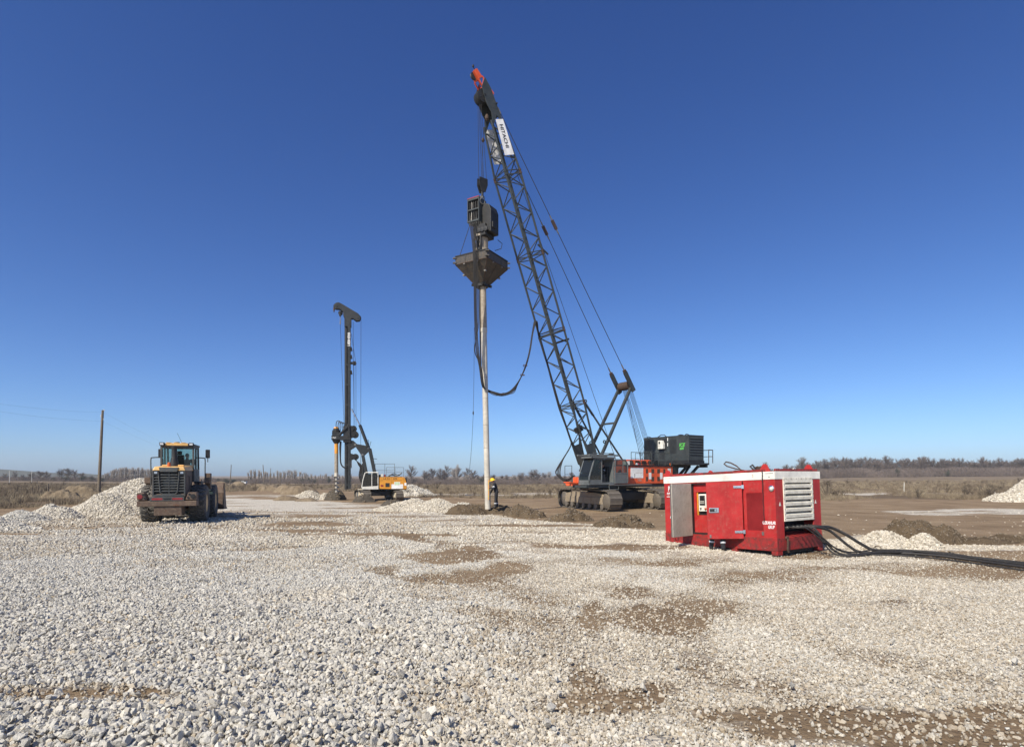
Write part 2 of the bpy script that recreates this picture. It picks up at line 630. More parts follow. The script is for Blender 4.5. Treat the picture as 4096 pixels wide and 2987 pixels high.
M_GLASS = glass('cab_glass', (.62, .80, .78), .12)
M_GLASSDARK = glass('dark_cab_glass', (.28, .36, .36), .45)


# ================================================================== the land
def gravel_colour(N, L, vec, tintsock=None):
    """crushed pale limestone: every stone its own shade"""
    vo = N.new('ShaderNodeTexVoronoi')
    vo.inputs['Scale'].default_value = 13
    L.new(vec, vo.inputs['Vector'])
    sep = N.new('ShaderNodeSeparateColor')
    L.new(vo.outputs['Color'], sep.inputs[0])
    c = ramp(N, L, sep.outputs[0], [(0, (.32, .295, .25)), (.25, (.46, .425, .36)), (.6, (.585, .54, .455)), (1, (.68, .63, .54))])
    return c, vo.outputs['Distance']


def make_ground():
    n = 460
    u = np.linspace(-1, 1, n)
    xs = 6 * np.sinh(u * math.asinh(3500 / 6))
    ys = 12 + 6 * np.sinh(u * math.asinh(3500 / 6))
    X, Y = np.meshgrid(xs, ys)
    Z = terrain(X, Y) - 0.02
    me = bpy.data.meshes.new('ground')
    co = np.stack([X.ravel(), Y.ravel(), Z.ravel()], 1)
    i = np.arange(n * n).reshape(n, n)
    q = np.stack([i[:-1, :-1].ravel(), i[:-1, 1:].ravel(), i[1:, 1:].ravel(), i[1:, :-1].ravel()], 1)
    me.vertices.add(n * n)
    me.vertices.foreach_set('co', co.ravel())
    me.loops.add(q.size)
    me.loops.foreach_set('vertex_index', q.ravel())
    me.polygons.add(len(q))
    me.polygons.foreach_set('loop_start', np.arange(0, q.size, 4))
    me.polygons.foreach_set('use_smooth', np.ones(len(q), bool))
    me.update(calc_edges=True)
    for nm, fn in (('gravel', gravel_mask), ('field', field_mask)):
        a = me.attributes.new(nm, 'FLOAT', 'POINT')
        a.data.foreach_set('value', fn(X.ravel(), Y.ravel()).astype(np.float32))
    m, N, L, B = new_mat('ground_surface')
    geo = N.new('ShaderNodeNewGeometry')
    pos = geo.outputs['Position']

    def at(nm):
        a = N.new('ShaderNodeAttribute')
        a.attribute_name = nm
        return a.outputs['Fac']
    n1 = noise_tex(N, L, pos, .35, 8, .65)
    n2 = noise_tex(N, L, pos, 3.0, 8, .7)
    n3 = noise_tex(N, L, pos, 14.0, 5, .7)
    soil = ramp(N, L, n1, [(.3, (.175, .120, .071)), (.5, (.255, .183, .112)), (.72, (.34, .255, .162))])
    soil = mixc(N, L, maprange(N, L, n3, .45, .72, 0, .55), soil, (.125, .088, .053))
    soil = mixc(N, L, maprange(N, L, n2, .60, .75, 0, .5), soil, (.42, .355, .26))
    # wheel ruts dragged across the soil
    mp = N.new('ShaderNodeMapping')
    mp.inputs['Scale'].default_value = (.12, 1.5, 1)
    mp.inputs['Rotation'].default_value = (0, 0, R(6))
    L.new(pos, mp.inputs[0])
    n5 = noise_tex(N, L, mp.outputs[0], 1.0, 5, .6)
    soil = mixc(N, L, maprange(N, L, n5, .56, .70, 0, .6), soil, (.115, .083, .052))
    gc, gd = gravel_colour(N, L, pos)
    # dust between the stones
    n7 = noise_tex(N, L, pos, .8, 6, .7)
    gc = mixc(N, L, maprange(N, L, n7, .45, .68, 0, .45), gc, (.46, .39, .29))
    gcol = mixc(N, L, maprange(N, L, n2, .42, .70, 0, .7), gc, (.58, .52, .415))
    gm = N.new('ShaderNodeMath')
    gm.operation = 'ADD'
    L.new(at('gravel'), gm.inputs[0])
    L.new(maprange(N, L, n2, .25, .75, -.38, .38), gm.inputs[1])
    gfac = maprange(N, L, gm.outputs[0], .28, .78)
    c = mixc(N, L, gfac, soil, gcol)
    n4 = noise_tex(N, L, pos, .06, 7, .62)
    n6 = noise_tex(N, L, pos, .9, 6, .7)
    fld = ramp(N, L, n4, [(.32, (.125, .092, .060)), (.48, (.18, .134, .088)), (.60, (.24, .19, .125)), (.74, (.135, .098, .068))])
    fld = mixc(N, L, maprange(N, L, n6, .55, .75, 0, .6), fld, (.29, .235, .155))
    fm = N.new('ShaderNodeMath')
    fm.operation = 'ADD'
    fg = N.new('ShaderNodeMath')
    fg.operation = 'SUBTRACT'
    L.new(at('field'), fg.inputs[0])
    L.new(at('gravel'), fg.inputs[1])
    L.new(fg.outputs[0], fm.inputs[0])
    L.new(maprange(N, L, n6, .25, .75, -.3, .3), fm.inputs[1])
    c = mixc(N, L, maprange(N, L, fm.outputs[0], .4, .62), c, fld)
    L.new(c, B.inputs['Base Color'])
    B.inputs['Roughness'].default_value = .95
    B.inputs['Specular IOR Level'].default_value = .12
    hm = N.new('ShaderNodeMath')
    hm.operation = 'MULTIPLY'
    L.new(gd, hm.inputs[0])
    L.new(gfac, hm.inputs[1])
    hs = N.new('ShaderNodeMath')
    hs.operation = 'SUBTRACT'
    L.new(n3, hs.inputs[0])
    L.new(hm.outputs[0], hs.inputs[1])
    b = N.new('ShaderNodeBump')
    b.inputs['Strength'].default_value = .9
    b.inputs['Distance'].default_value = .06
    L.new(hs.outputs[0], b.inputs['Height'])
    L.new(b.outputs[0], B.inputs['Normal'])
    o = obj('ground', me, m)
    o['kind'] = 'structure'
    return o


make_ground()

# ------------------------------------------------------------------ stones
m, N, L, B = new_mat('crushed_limestone')
oi = N.new('ShaderNodeObjectInfo')
geo = N.new('ShaderNodeNewGeometry')
at_ = N.new('ShaderNodeAttribute')
at_.attribute_type = 'INSTANCER'
at_.attribute_name = 'tint'
grey = ramp(N, L, oi.outputs['Random'], [(0, (.27, .262, .24)), (.10, (.38, .366, .33)), (.35, (.465, .445, .395)), (.8, (.555, .53, .465)), (.98, (.64, .61, .535)), (1, (.46, .35, .21))])
beige = ramp(N, L, oi.outputs['Random'], [(0, (.31, .265, .205)), (.2, (.44, .39, .305)), (.6, (.56, .505, .405)), (1, (.68, .625, .52))])
c = mixc(N, L, at_.outputs['Fac'], grey, beige)
dusty = maprange(N, L, at_.outputs['Fac'], 1.2, 2.0)
c = mixc(N, L, dusty, c, (.34, .275, .19))
c = mixc(N, L, maprange(N, L, at_.outputs['Fac'], 2.3, 2.9), c, (.15, .112, .072))
tcn = N.new('ShaderNodeTexCoord')
sn = noise_tex(N, L, tcn.outputs['Object'], 1.6, 5, .65)
c = mixc(N, L, maprange(N, L, sn, .45, .75, 0, .5), c, (.42, .395, .345))
L.new(c, B.inputs['Base Color'])
B.inputs['Roughness'].default_value = .9
B.inputs['Specular IOR Level'].default_value = .2
bb = N.new('ShaderNodeBump')
bb.inputs['Strength'].default_value = .35
bb.inputs['Distance'].default_value = .15
L.new(noise_tex(N, L, tcn.outputs['Object'], 3.5, 4, .6), bb.inputs['Height'])
L.new(bb.outputs[0], B.inputs['Normal'])
M_STONE = m

STONES = bpy.data.collections.new('stone_shapes')
for k in range(14):
    bm = bmesh.new()
    a = Vector((random.uniform(.75, 1.25), random.uniform(.65, 1.0), random.uniform(.5, .85)))
    for i in range(15):
        v = Vector((random.gauss(0, 1), random.gauss(0, 1), random.gauss(0, 1))).normalized() * random.uniform(.8, 1.08)
        bm.verts.new((v.x * a.x * .55, v.y * a.y * .55, v.z * a.z * .55))
    r = bmesh.ops.convex_hull(bm, input=bm.verts)
    bmesh.ops.delete(bm, geom=[e for e in r['geom_interior'] if isinstance(e, bmesh.types.BMVert)], context='VERTS')
    me = bpy.data.meshes.new('stone')
    bm.to_mesh(me)
    bm.free()
    me.materials.append(M_STONE)
    STONES.objects.link(bpy.data.objects.new('stone', me))


def stone_cloud(name, pts, size, tint, parent=None, sink=.0):
    n = len(pts)
    s = size * np.clip(RNG.lognormal(0, .33, n), .4, 1.65)
    rot = RNG.uniform(0, 6.283, (n, 3))
    scl = np.repeat(s[:, None], 3, 1)
    return scatter(name, pts, rot, scl, RNG.integers(0, 14, n), STONES, parent, tint)


def gravel_bed():
    out = []
    y = 3.2
    while y < 36:
        s = max(.043, .0030 * y)
        half = y * .98 + 1.2
        xs = np.arange(-half, half, s)
        x = xs + RNG.uniform(-.5, .5, len(xs)) * s
        yy = y + RNG.uniform(-.5, .5, len(xs)) * s * .9
        out.append(np.stack([x, yy, np.full(len(xs), s)], 1))
        y += s * .86
    a = np.concatenate(out)
    x, y, s = a.T
    g = gravel_mask(x, y)
    fine = fbm(x * 2.2, y * 2.2, 3, 61)
    prob = sstep(.22, .95, g + (fine - .5) * .75)
    ang0 = np.arctan2(x, y)
    packed = np.maximum(sstep(10, 16, y) * sstep(.40, .58, fbm(x * .25, y * .5, 3, 63)), sstep(-.05, .25, ang0 + (fbm(x * .3, y * .3, 2, 64) - .5) * .4) * sstep(.30, .55, fbm(x * .4, y * .4, 3, 65)))
    prob = prob * (1 - .50 * packed) * (1 - .9 * sstep(17, 33, y))
    sparse = (1 - sstep(0, .75, field_mask(x, y))) * (.05 * (y < 20) + .004 * (y >= 20))
    keep = RNG.random(len(x)) < np.maximum(prob, sparse * (1 + 2.2 * (y < 12)))
    x, y, s, g, prob = x[keep], y[keep], s[keep], g[keep], prob[keep]
    n = len(x)
    ang = np.arctan2(x, y)
    loose = (1 - sstep(-.30, .18, ang + (fbm(x * .2, y * .2, 2, 70) - .5) * .5))       # the left side lies in a thick loose layer
    z = terrain(x, y) + s * (-.30 * (1 - loose) + .02 + .34 * RNG.random(n) * (.45 + loose)) - .01 - (1 - prob) * s * .12
    tint = np.clip(sstep(-.25, .25, ang + (fbm(x * .3, y * .3, 2, 71) - .5) * 1.1) * .75 + (fbm(x * .7, y * .7, 2, 72) - .5) * .8 + sstep(12, 24, y) * .6 + RNG.normal(0, .12, n), 0, 1)
    tint = np.where(RNG.random(n) < (1 - prob) * .7 + .05, 1.45 + .4 * RNG.random(n), tint)
    size = np.where(prob < .3, np.minimum(s, .075), s) * 1.34 * (1 - .10 * (1 - loose))
    stone_cloud('gravel_bed', np.stack([x, y, z], 1), size, tint)
    # fines and grit between the stones
    n3 = 140000
    yf_ = 3.2 + 13 * RNG.random(n3) ** 1.2
    xf_ = (RNG.random(n3) * 2 - 1) * (yf_ * .98 + 1)
    gf = gravel_mask(xf_, yf_)
    k3 = RNG.random(n3) < .25 + .75 * sstep(.1, .5, gf)
    xf_, yf_, gf = xf_[k3], yf_[k3], gf[k3]
    tf = np.clip(.5 + RNG.normal(0, .25, len(xf_)), 0, 1) + np.where(RNG.random(len(xf_)) < .35 + .4 * (1 - gf), 1.2, 0)
    stone_cloud('gravel_fines', np.stack([xf_, yf_, terrain(xf_, yf_) - .012 + .012 * RNG.random(len(xf_))], 1), np.full(len(xf_), .028), tf)
    # a second, looser layer of bigger stones in front and left
    n2 = 6000
    yb = 3.2 + 9 * RNG.random(n2) ** 1.4
    xb = (RNG.random(n2) * 2 - 1) * (yb * 1.0 + 1)
    gb = gravel_mask(xb, yb)
    lo = (1 - sstep(-.35, .25, np.arctan2(xb, yb))) * .9 + .02
    k = RNG.random(n2) < gb * lo
    xb, yb = xb[k], yb[k]
    zb = terrain(xb, yb) + .035 + .02 * RNG.random(len(xb))
    stone_cloud('gravel_top_layer', np.stack([xb, yb, zb], 1), np.full(len(xb), .058), np.clip(RNG.normal(.25, .2, len(xb)), 0, 1))


gravel_bed()

# ------------------------------------------------------------------ heaps
m, N, L, B = new_mat('heap_gravel')
geo = N.new('ShaderNodeNewGeometry')
gc, gd = gravel_colour(N, L, geo.outputs['Position'])
L.new(gc, B.inputs['Base Color'])
B.inputs['Roughness'].default_value = .95
M_HEAPG = m
m, N, L, B = new_mat('heap_soil')
geo = N.new('ShaderNodeNewGeometry')
n1 = noise_tex(N, L, geo.outputs['Position'], 1.4, 8, .7)
n2 = noise_tex(N, L, geo.outputs['Position'], 9, 6, .7)
c = ramp(N, L, n1, [(.3, (.08, .058, .036)), (.55, (.125, .092, .058)), (.75, (.185, .142, .092))])
c = mixc(N, L, maprange(N, L, n2, .55, .75, 0, .5), c, (.24, .195, .14))
L.new(c, B.inputs['Base Color'])
B.inputs['Roughness'].default_value = .95
B.inputs['Specular IOR Level'].default_value = .1
b = N.new('ShaderNodeBump')
b.inputs['Strength'].default_value = 1
b.inputs['Distance'].default_value = .08
L.new(n2, b.inputs['Height'])
L.new(b.outputs[0], B.inputs['Normal'])
M_SOIL = m
m, N, L, B = new_mat('heap_dark_soil')
geo = N.new('ShaderNodeNewGeometry')
n1 = noise_tex(N, L, geo.outputs['Position'], 2.4, 8, .7)
c = ramp(N, L, n1, [(.3, (.040, .033, .024)), (.6, (.075, .062, .045)), (.8, (.12, .10, .072))])
L.new(c, B.inputs['Base Color'])
B.inputs['Roughness'].default_value = .9
M_DARKSOIL = m
m, N, L, B = new_mat('heap_tan_soil')
geo = N.new('ShaderNodeNewGeometry')
n1 = noise_tex(N, L, geo.outputs['Position'], 1.1, 8, .7)
c = ramp(N, L, n1, [(.3, (.13, .095, .058)), (.5, (.20, .152, .095)), (.75, (.29, .23, .155))])
L.new(c, B.inputs['Base Color'])
B.inputs['Roughness'].default_value = .95
b = N.new('ShaderNodeBump')
b.inputs['Strength'].default_value = 1
b.inputs['Distance'].default_value = .2
L.new(noise_tex(N, L, geo.outputs['Position'], 3.5, 7, .7), b.inputs['Height'])
L.new(b.outputs[0], B.inputs['Normal'])
M_TANSOIL = m


def heap(name, label, cat, mat, cones, rough=.12, res=56, stones=0, stone_size=.1, tint=.6, lump=1.6, seed=0, group=None):
    """cones: (x, y, rx, ry, height); stones spread over the surface on request"""
    cones = [tuple(map(float, c)) for c in cones]
    x0 = min(c[0] - c[2] for c in cones) - .3
    x1 = max(c[0] + c[2] for c in cones) + .3
    y0 = min(c[1] - c[3] for c in cones) - .3
    y1 = max(c[1] + c[3] for c in cones) + .3
    cx, cy = (x0 + x1) / 2, (y0 + y1) / 2

    def height(x, y):
        h = np.full(np.shape(x), -1.0)
        w = fbm(x * lump * .6, y * lump * .6, 2, seed + 90) - .5
        for (a, b_, rx, ry, hh) in cones:
            q = np.sqrt(((x - a) / rx) ** 2 + ((y - b_) / ry) ** 2) + w * .28
            p = np.where(q < .22, 1 - .22 * .55 - (q / .22) ** 2 * .10, 0)
            p = np.where(q >= .22, (1 - q) * (.779 / .78), p)
            if mat in (M_SOIL, M_DARKSOIL, M_TANSOIL):
                p = np.where(q < 1, np.tanh(np.maximum(1 - q, 0) * 2.1) * .92, 1 - q)
            h = np.maximum(h, hh * np.maximum(p, -.25))
        h = h + (fbm(x * lump, y * lump, 4, seed) - .5) * rough * 2.4 * np.clip(h * 4 + .3, 0, 1)
        return np.maximum(h, -.14)
    nx = res
    ny = max(20, int(res * (y1 - y0) / (x1 - x0)))
    ny = min(ny, res * 2)
    X, Y = np.meshgrid(np.linspace(x0, x1, nx), np.linspace(y0, y1, ny))
    Hh = height(X, Y)
    Z = terrain(X, Y) + Hh
    zb = tz(cx, cy)
    me = bpy.data.meshes.new(name)
    i = np.arange(nx * ny).reshape(ny, nx)
    fs = np.stack([i[:-1, :-1].ravel(), i[:-1, 1:].ravel(), i[1:, 1:].ravel(), i[1:, :-1].ravel()], 1)
    hv = Hh.ravel()
    fs = [tuple(int(k) for k in f) for f in fs if max(hv[f]) > -.10]
    me.from_pydata([(float(a - cx), float(b_ - cy), float(c_ - zb)) for a, b_, c_ in zip(X.ravel(), Y.ravel(), Z.ravel())], [], fs)
    bm = bmesh.new()
    bm.from_mesh(me)
    bmesh.ops.delete(bm, geom=[v for v in bm.verts if not v.link_faces], context='VERTS')
    bm.to_mesh(me)
    bm.free()
    me.shade_smooth()
    o = obj(name, me, mat)
    o.location = (cx, cy, zb)
    tag(o, label, cat, group)
    if stones:
        k = stones
        sx = RNG.uniform(x0, x1, k)
        sy = RNG.uniform(y0, y1, k)
        hh = height(sx, sy)
        keep = hh > .0
        sx, sy, hh = sx[keep], sy[keep], hh[keep]
        sz = terrain(sx, sy) + hh + RNG.uniform(-.1, .35, len(sx)) * stone_size
        t = np.clip(RNG.normal(tint, .15, len(sx)), 0, 1) if np.isscalar(tint) else tint(sx, sy)
        if mat in (M_SOIL, M_DARKSOIL):
            t = np.full(len(sx), 3.0)
        stone_cloud('loose_stones' if mat is M_HEAPG else 'loose_clods', np.stack([sx - cx, sy - cy, sz - zb], 1), np.full(len(sx), stone_size), t, o)
    return o


def cone(px, py, wpx, hpx, depth=1.0, dz=0):
    """a cone whose foot centre shows at px, py and which is wpx wide and hpx high in the photo"""
    x, y = G(px, py)
    k = y / FPX
    return (x, y, wpx * k / 2, max(wpx * k / 2 * depth, .4), hpx * k)


# left side, beside and behind the loader
heap('gravel_pile', 'big long pale gravel pile rising behind the wheel loader', 'gravel pile', M_HEAPG,
     [cone(560, 2050, 560, 150, .55), cone(420, 2058, 330, 92, .6), cone(650, 2045, 300, 128, .6)], .10, 90, 30000, .125, .75, seed=1)
heap('gravel_pile', 'medium gravel pile between the big gravel pile and the bluish gravel heap', 'gravel pile', M_HEAPG,
     [cone(200, 2072, 200, 58, .8), cone(250, 2072, 150, 46, .8)], .08, 50, 7000, .115, .55, seed=2)
heap('gravel_pile', 'low bluish grey gravel heap, smallest of the heaps left of the loader', 'gravel pile', M_HEAPG,
     [cone(85, 2085, 220, 48, .7)], .05, 44, 6500, .10, .0, seed=3)
heap('gravel_pile', 'coarse shaded gravel pile in front of the bluish gravel heap', 'gravel pile', M_HEAPG,
     [cone(-60, 2118, 380, 62, .6), cone(60, 2118, 200, 26, .6)], .08, 44, 7000, .12, .35, seed=4)
heap('soil_mound', 'grassy tan soil bank behind the gravel piles beside the leaning utility pole', 'soil mound', M_TANSOIL,
     [cone(320, 1994, 190, 58, .6), cone(250, 1996, 190, 38, .6), cone(410, 2002, 150, 30, .8)], .34, 110, lump=2.2, seed=5)
# in front of the rig
heap('gravel_pile', 'white gravel pile by the rig, the taller of the twin white piles', 'gravel pile', M_HEAPG,
     [cone(1660, 2038, 260, 46, .8), cone(1600, 2040, 190, 24, .8)], .07, 60, 9000, .12, 1.0, seed=6)
heap('gravel_pile', 'white gravel pile between its twin and the beige gravel heap', 'gravel pile', M_HEAPG,
     [cone(1745, 2040, 220, 50, .9)], .06, 50, 7000, .12, .95, seed=7)
heap('gravel_pile', 'small beige gravel heap touching the soil mound under the steel tube', 'gravel pile', M_HEAPG,
     [cone(1850, 2046, 150, 40, .9)], .05, 40, 4000, .11, .6, seed=8)
heap('soil_mound', 'long brown soil mound under the steel tube and the crouching worker', 'soil mound', M_SOIL,
     [cone(1870, 2054, 180, 38, .9), cone(1955, 2046, 260, 27, 1.1)], .17, 90, 1300, .075, lump=3.6, seed=9)
heap('soil_mound', 'brown soil mound between the worker and the crane tracks', 'soil mound', M_SOIL,
     [cone(2085, 2064, 150, 46, .8), cone(2130, 2068, 110, 34, .8)], .20, 70, 1200, .075, lump=3.6, seed=10)
heap('soil_mound', 'lumpy soil mound lying right before the crane front track', 'soil mound', M_SOIL,
     [cone(2300, 2080, 150, 42, .8), cone(2235, 2084, 130, 28, .7)], .20, 70, 1200, .075, lump=3.6, seed=11)
heap('soil_mound', 'broad soil mound between the crane tracks and the red power unit', 'soil mound', M_SOIL,
     [cone(2450, 2104, 150, 36, .8), cone(2500, 2098, 160, 46, .8), cone(2560, 2104, 120, 22, .7)], .20, 70, 1200, .075, lump=3.6, seed=12)
heap('soil_mound', 'dark wet soil cone under the drill auger', 'soil mound', M_DARKSOIL,
     [cone(1343, 1998, 85, 44, 1.0)], .10, 44, 200, .12, lump=3.6, seed=13)
heap('soil_mound', 'dark soil mound leaning on the front of the rig track', 'soil mound', M_DARKSOIL,
     [cone(1455, 2006, 95, 30, .8)], .10, 44, 150, .12, lump=3.6, seed=14)
heap('soil_mound', 'low dark soil spill between the rig and the white gravel piles', 'soil mound', M_DARKSOIL,
     [cone(1575, 2020, 110, 24, .8)], .08, 40, 120, .12, lump=3.6, seed=15)
heap('gravel_pile', 'white gravel slope left of the dark soil under the auger', 'gravel pile', M_HEAPG,
     [cone(1235, 1996, 150, 36, .9), cone(1300, 1996, 90, 24, .9)], .06, 44, 3500, .13, 1.0, seed=16)
heap('soil_mound', 'low grey brown spoil ridge on the gravel beside the white gravel slope', 'soil mound', M_TANSOIL,
     [cone(1150, 2000, 110, 22, .6), cone(1225, 2003, 90, 14, .6)], .06, 36, seed=17)
heap('gravel_pile', 'grey gravel and soil pile standing behind the yellow rig body', 'gravel pile', M_HEAPG,
     [cone(1650, 1982, 200, 46, .7), cone(1610, 1983, 110, 36, .7)], .12, 50, 3500, .17, .35, seed=18)
# stripped flat-topped soil heaps farther off
for (px, py, w, hh, lab) in ((1085, 1960, 100, 26, 'flat topped tan soil heap nearest the thin leaning pole'),
                             (1148, 1967, 95, 30, 'flat topped tan soil heap in the middle of the row of three'),
                             (1205, 1976, 150, 36, 'longest tan soil heap beside the white gravel slope')):
    heap('soil_heap', lab, 'soil heap', M_TANSOIL, [cone(px, py, w, hh, .7), cone(px - w * .16, py, w * .8, hh * .96, .7)], .2, 60, lump=1.8, seed=19 + px)
heap('soil_heap', 'distant tan soil heap with a ridge beyond the loader bucket', 'soil heap', M_TANSOIL, [cone(1040, 1944, 90, 18, .6)], .15, 30, lump=.5, seed=24)
heap('soil_heap', 'distant pointed sandy heap near the white site cabin', 'soil heap', M_TANSOIL, [cone(955, 1936, 70, 20, .6)], .15, 30, lump=.5, seed=25)
heap('soil_heap', 'distant reddish soil heap just above the loader bucket', 'soil heap', M_TANSOIL, [cone(885, 1937, 60, 22, .6)], .15, 30, lump=.5, seed=26)
# right side
heap('soil_mound', 'dark round soil mound behind the white gravel beside the hoses', 'soil mound', M_SOIL,
     [cone(3660, 2158, 280, 90, .75), cone(3730, 2160, 260, 68, .7), cone(3600, 2158, 190, 76, .7)], .17, 110, 1800, .055, lump=4.2, seed=30)
heap('soil_ridge', 'low dark soil ridge running on from the round soil mound', 'soil ridge', M_SOIL,
     [cone(3930, 2165, 260, 18, .5), cone(4040, 2160, 200, 26, .5)], .07, 50, 400, .06, lump=3.6, seed=31)
heap('gravel_pile', 'white gravel heap spilled against the round soil mound', 'gravel pile', M_HEAPG,
     [cone(3530, 2182, 230, 60, .7), cone(3690, 2190, 160, 56, .6), cone(3450, 2190, 250, 30, .7)], .06, 70, 10000, .095, 1.0, seed=32)
heap('gravel_pile', 'tall cream gravel pile at the field edge beyond the hoses', 'gravel pile', M_HEAPG,
     [cone(4180, 2004, 420, 118, .6), cone(4080, 2003, 280, 52, .6)], .16, 70, 12000, .17, .95, seed=33)

# ------------------------------------------------------------------ dry grass, weeds and scrub of the field
m, N, L, B = new_mat('dry_grass')
oi = N.new('ShaderNodeObjectInfo')
c = ramp(N, L, oi.outputs['Random'], [(0, (.12, .088, .058)), (.4, (.19, .145, .094)), (.8, (.28, .225, .145)), (1, (.35, .29, .19))])
L.new(c, B.inputs['Base Color'])
B.inputs['Roughness'].default_value = .9
M_GRASS = m
m, N, L, B = new_mat('dry_weed')
oi = N.new('ShaderNodeObjectInfo')
c = ramp(N, L, oi.outputs['Random'], [(0, (.08, .062, .045)), (.5, (.13, .10, .07)), (1, (.19, .148, .10))])
L.new(c, B.inputs['Base Color'])
B.inputs['Roughness'].default_value = .9
M_WEED = m
GRASS = bpy.data.collections.new('grass_shapes')
for k in range(5):
    mb = MB()
    for i in range(26):
        a, rr = random.uniform(0, 6.28), random.random() ** .5 * .5
        x, y = rr * math.cos(a), rr * math.sin(a)
        h, ln = random.uniform(.45, 1.0), random.uniform(.05, .35)
        t = random.uniform(0, 6.28)
        w = .022
        mb.add([(x - w * math.cos(t), y - w * math.sin(t), -.05), (x + w * math.cos(t), y + w * math.sin(t), -.05), (x + ln * math.cos(a), y + ln * math.sin(a), h)], [(0, 1, 2)])
    me = mb.mesh('tuft')
    me.materials.append(M_GRASS)
    GRASS.objects.link(bpy.data.objects.new('a_tuft', me))
WEEDS = bpy.data.collections.new('weed_shapes')


def twig_bush(mb, n, hh, sp, w, droop=.0):
    for i in range(n):
        a = random.uniform(0, 6.28)
        ln = hh * random.uniform(.5, 1)
        s = sp * random.random()
        p0 = Vector((0, 0, -.05))
        p1 = Vector((s * .5 * math.cos(a), s * .5 * math.sin(a), ln * .6))
        p2 = Vector((s * math.cos(a + .3), s * math.sin(a + .3), ln * (1 - droop)))
        for q0, q1, r0, r1 in ((p0, p1, w, w * .7), (p1, p2, w * .7, w * .3)):
            mb.tube(q0, q1, r0, 3, r1)
        for j in range(5):
            t = random.uniform(.3, 1)
            q = p1.lerp(p2, t)
            b = random.uniform(0, 6.28)
            mb.tube(q, q + Vector((math.cos(b), math.sin(b), random.uniform(.2, 1))) * ln * .22, w * .45, 3, w * .2)


for k in range(4):
    mb = MB()
    twig_bush(mb, 9 + 3 * k, 1.0, .55, .018)
    me = mb.mesh('weed')
    me.materials.append(M_WEED)
    WEEDS.objects.link(bpy.data.objects.new('a_weed', me))


def field_scatter(name, coll, n, ymin, ymax, pw, size, thr, seed, nvar, half=1.05):
    y = ymin + (ymax - ymin) * RNG.random(n) ** pw
    x = (RNG.random(n) * 2 - 1) * y * half
    f = field_mask(x, y) * sstep(thr, thr + .15, fbm(x * .13, y * .13, 3, seed))
    k = (RNG.random(n) < f) & (gravel_mask(x, y) < .3)
    x, y = x[k], y[k]
    z = terrain(x, y) - .02
    s = size * RNG.lognormal(0, .35, len(x))
    rot = np.stack([np.zeros(len(x)), np.zeros(len(x)), RNG.uniform(0, 6.28, len(x))], 1)
    scl = np.stack([s * 1.3, s * 1.3, s], 1)
    o = scatter(name, np.stack([x, y, z], 1), rot, scl, RNG.integers(0, nvar, len(x)), coll)
    return o


field_scatter('dry_grass', GRASS, 60000, 38, 190, 1.5, .32, .30, 81, 5)
field_scatter('dry_weeds', WEEDS, 6000, 42, 170, 1.2, .55, .52, 83, 4)

# ------------------------------------------------------------------ bare winter trees
m, N, L, B = new_mat('bark')
B.inputs['Base Color'].default_value = (.11, .092, .075, 1)
B.inputs['Roughness'].default_value = .9
M_BARK = m


def twig_mat(name, a, b_):
    m, N, L, B = new_mat(name)
    oi = N.new('ShaderNodeObjectInfo')
    geo = N.new('ShaderNodeNewGeometry')
    n = noise_tex(N, L, geo.outputs['Position'], .8, 3, .6)
    ad = N.new('ShaderNodeMath')
    ad.operation = 'ADD'
    L.new(n, ad.inputs[0])
    L.new(maprange(N, L, oi.outputs['Random'], 0, 1, -.25, .25), ad.inputs[1])
    L.new(ramp(N, L, ad.outputs[0], [(.25, a), (.8, b_)]), B.inputs['Base Color'])
    B.inputs['Roughness'].default_value = .9
    return m


M_TWIG = twig_mat('brown_twigs', (.115, .086, .070), (.20, .158, .130))
M_TWIGPALE = twig_mat('pale_twigs', (.34, .29, .24), (.48, .42, .355))
M_EVERG = twig_mat('evergreen_leaves', (.022, .030, .014), (.05, .062, .028))


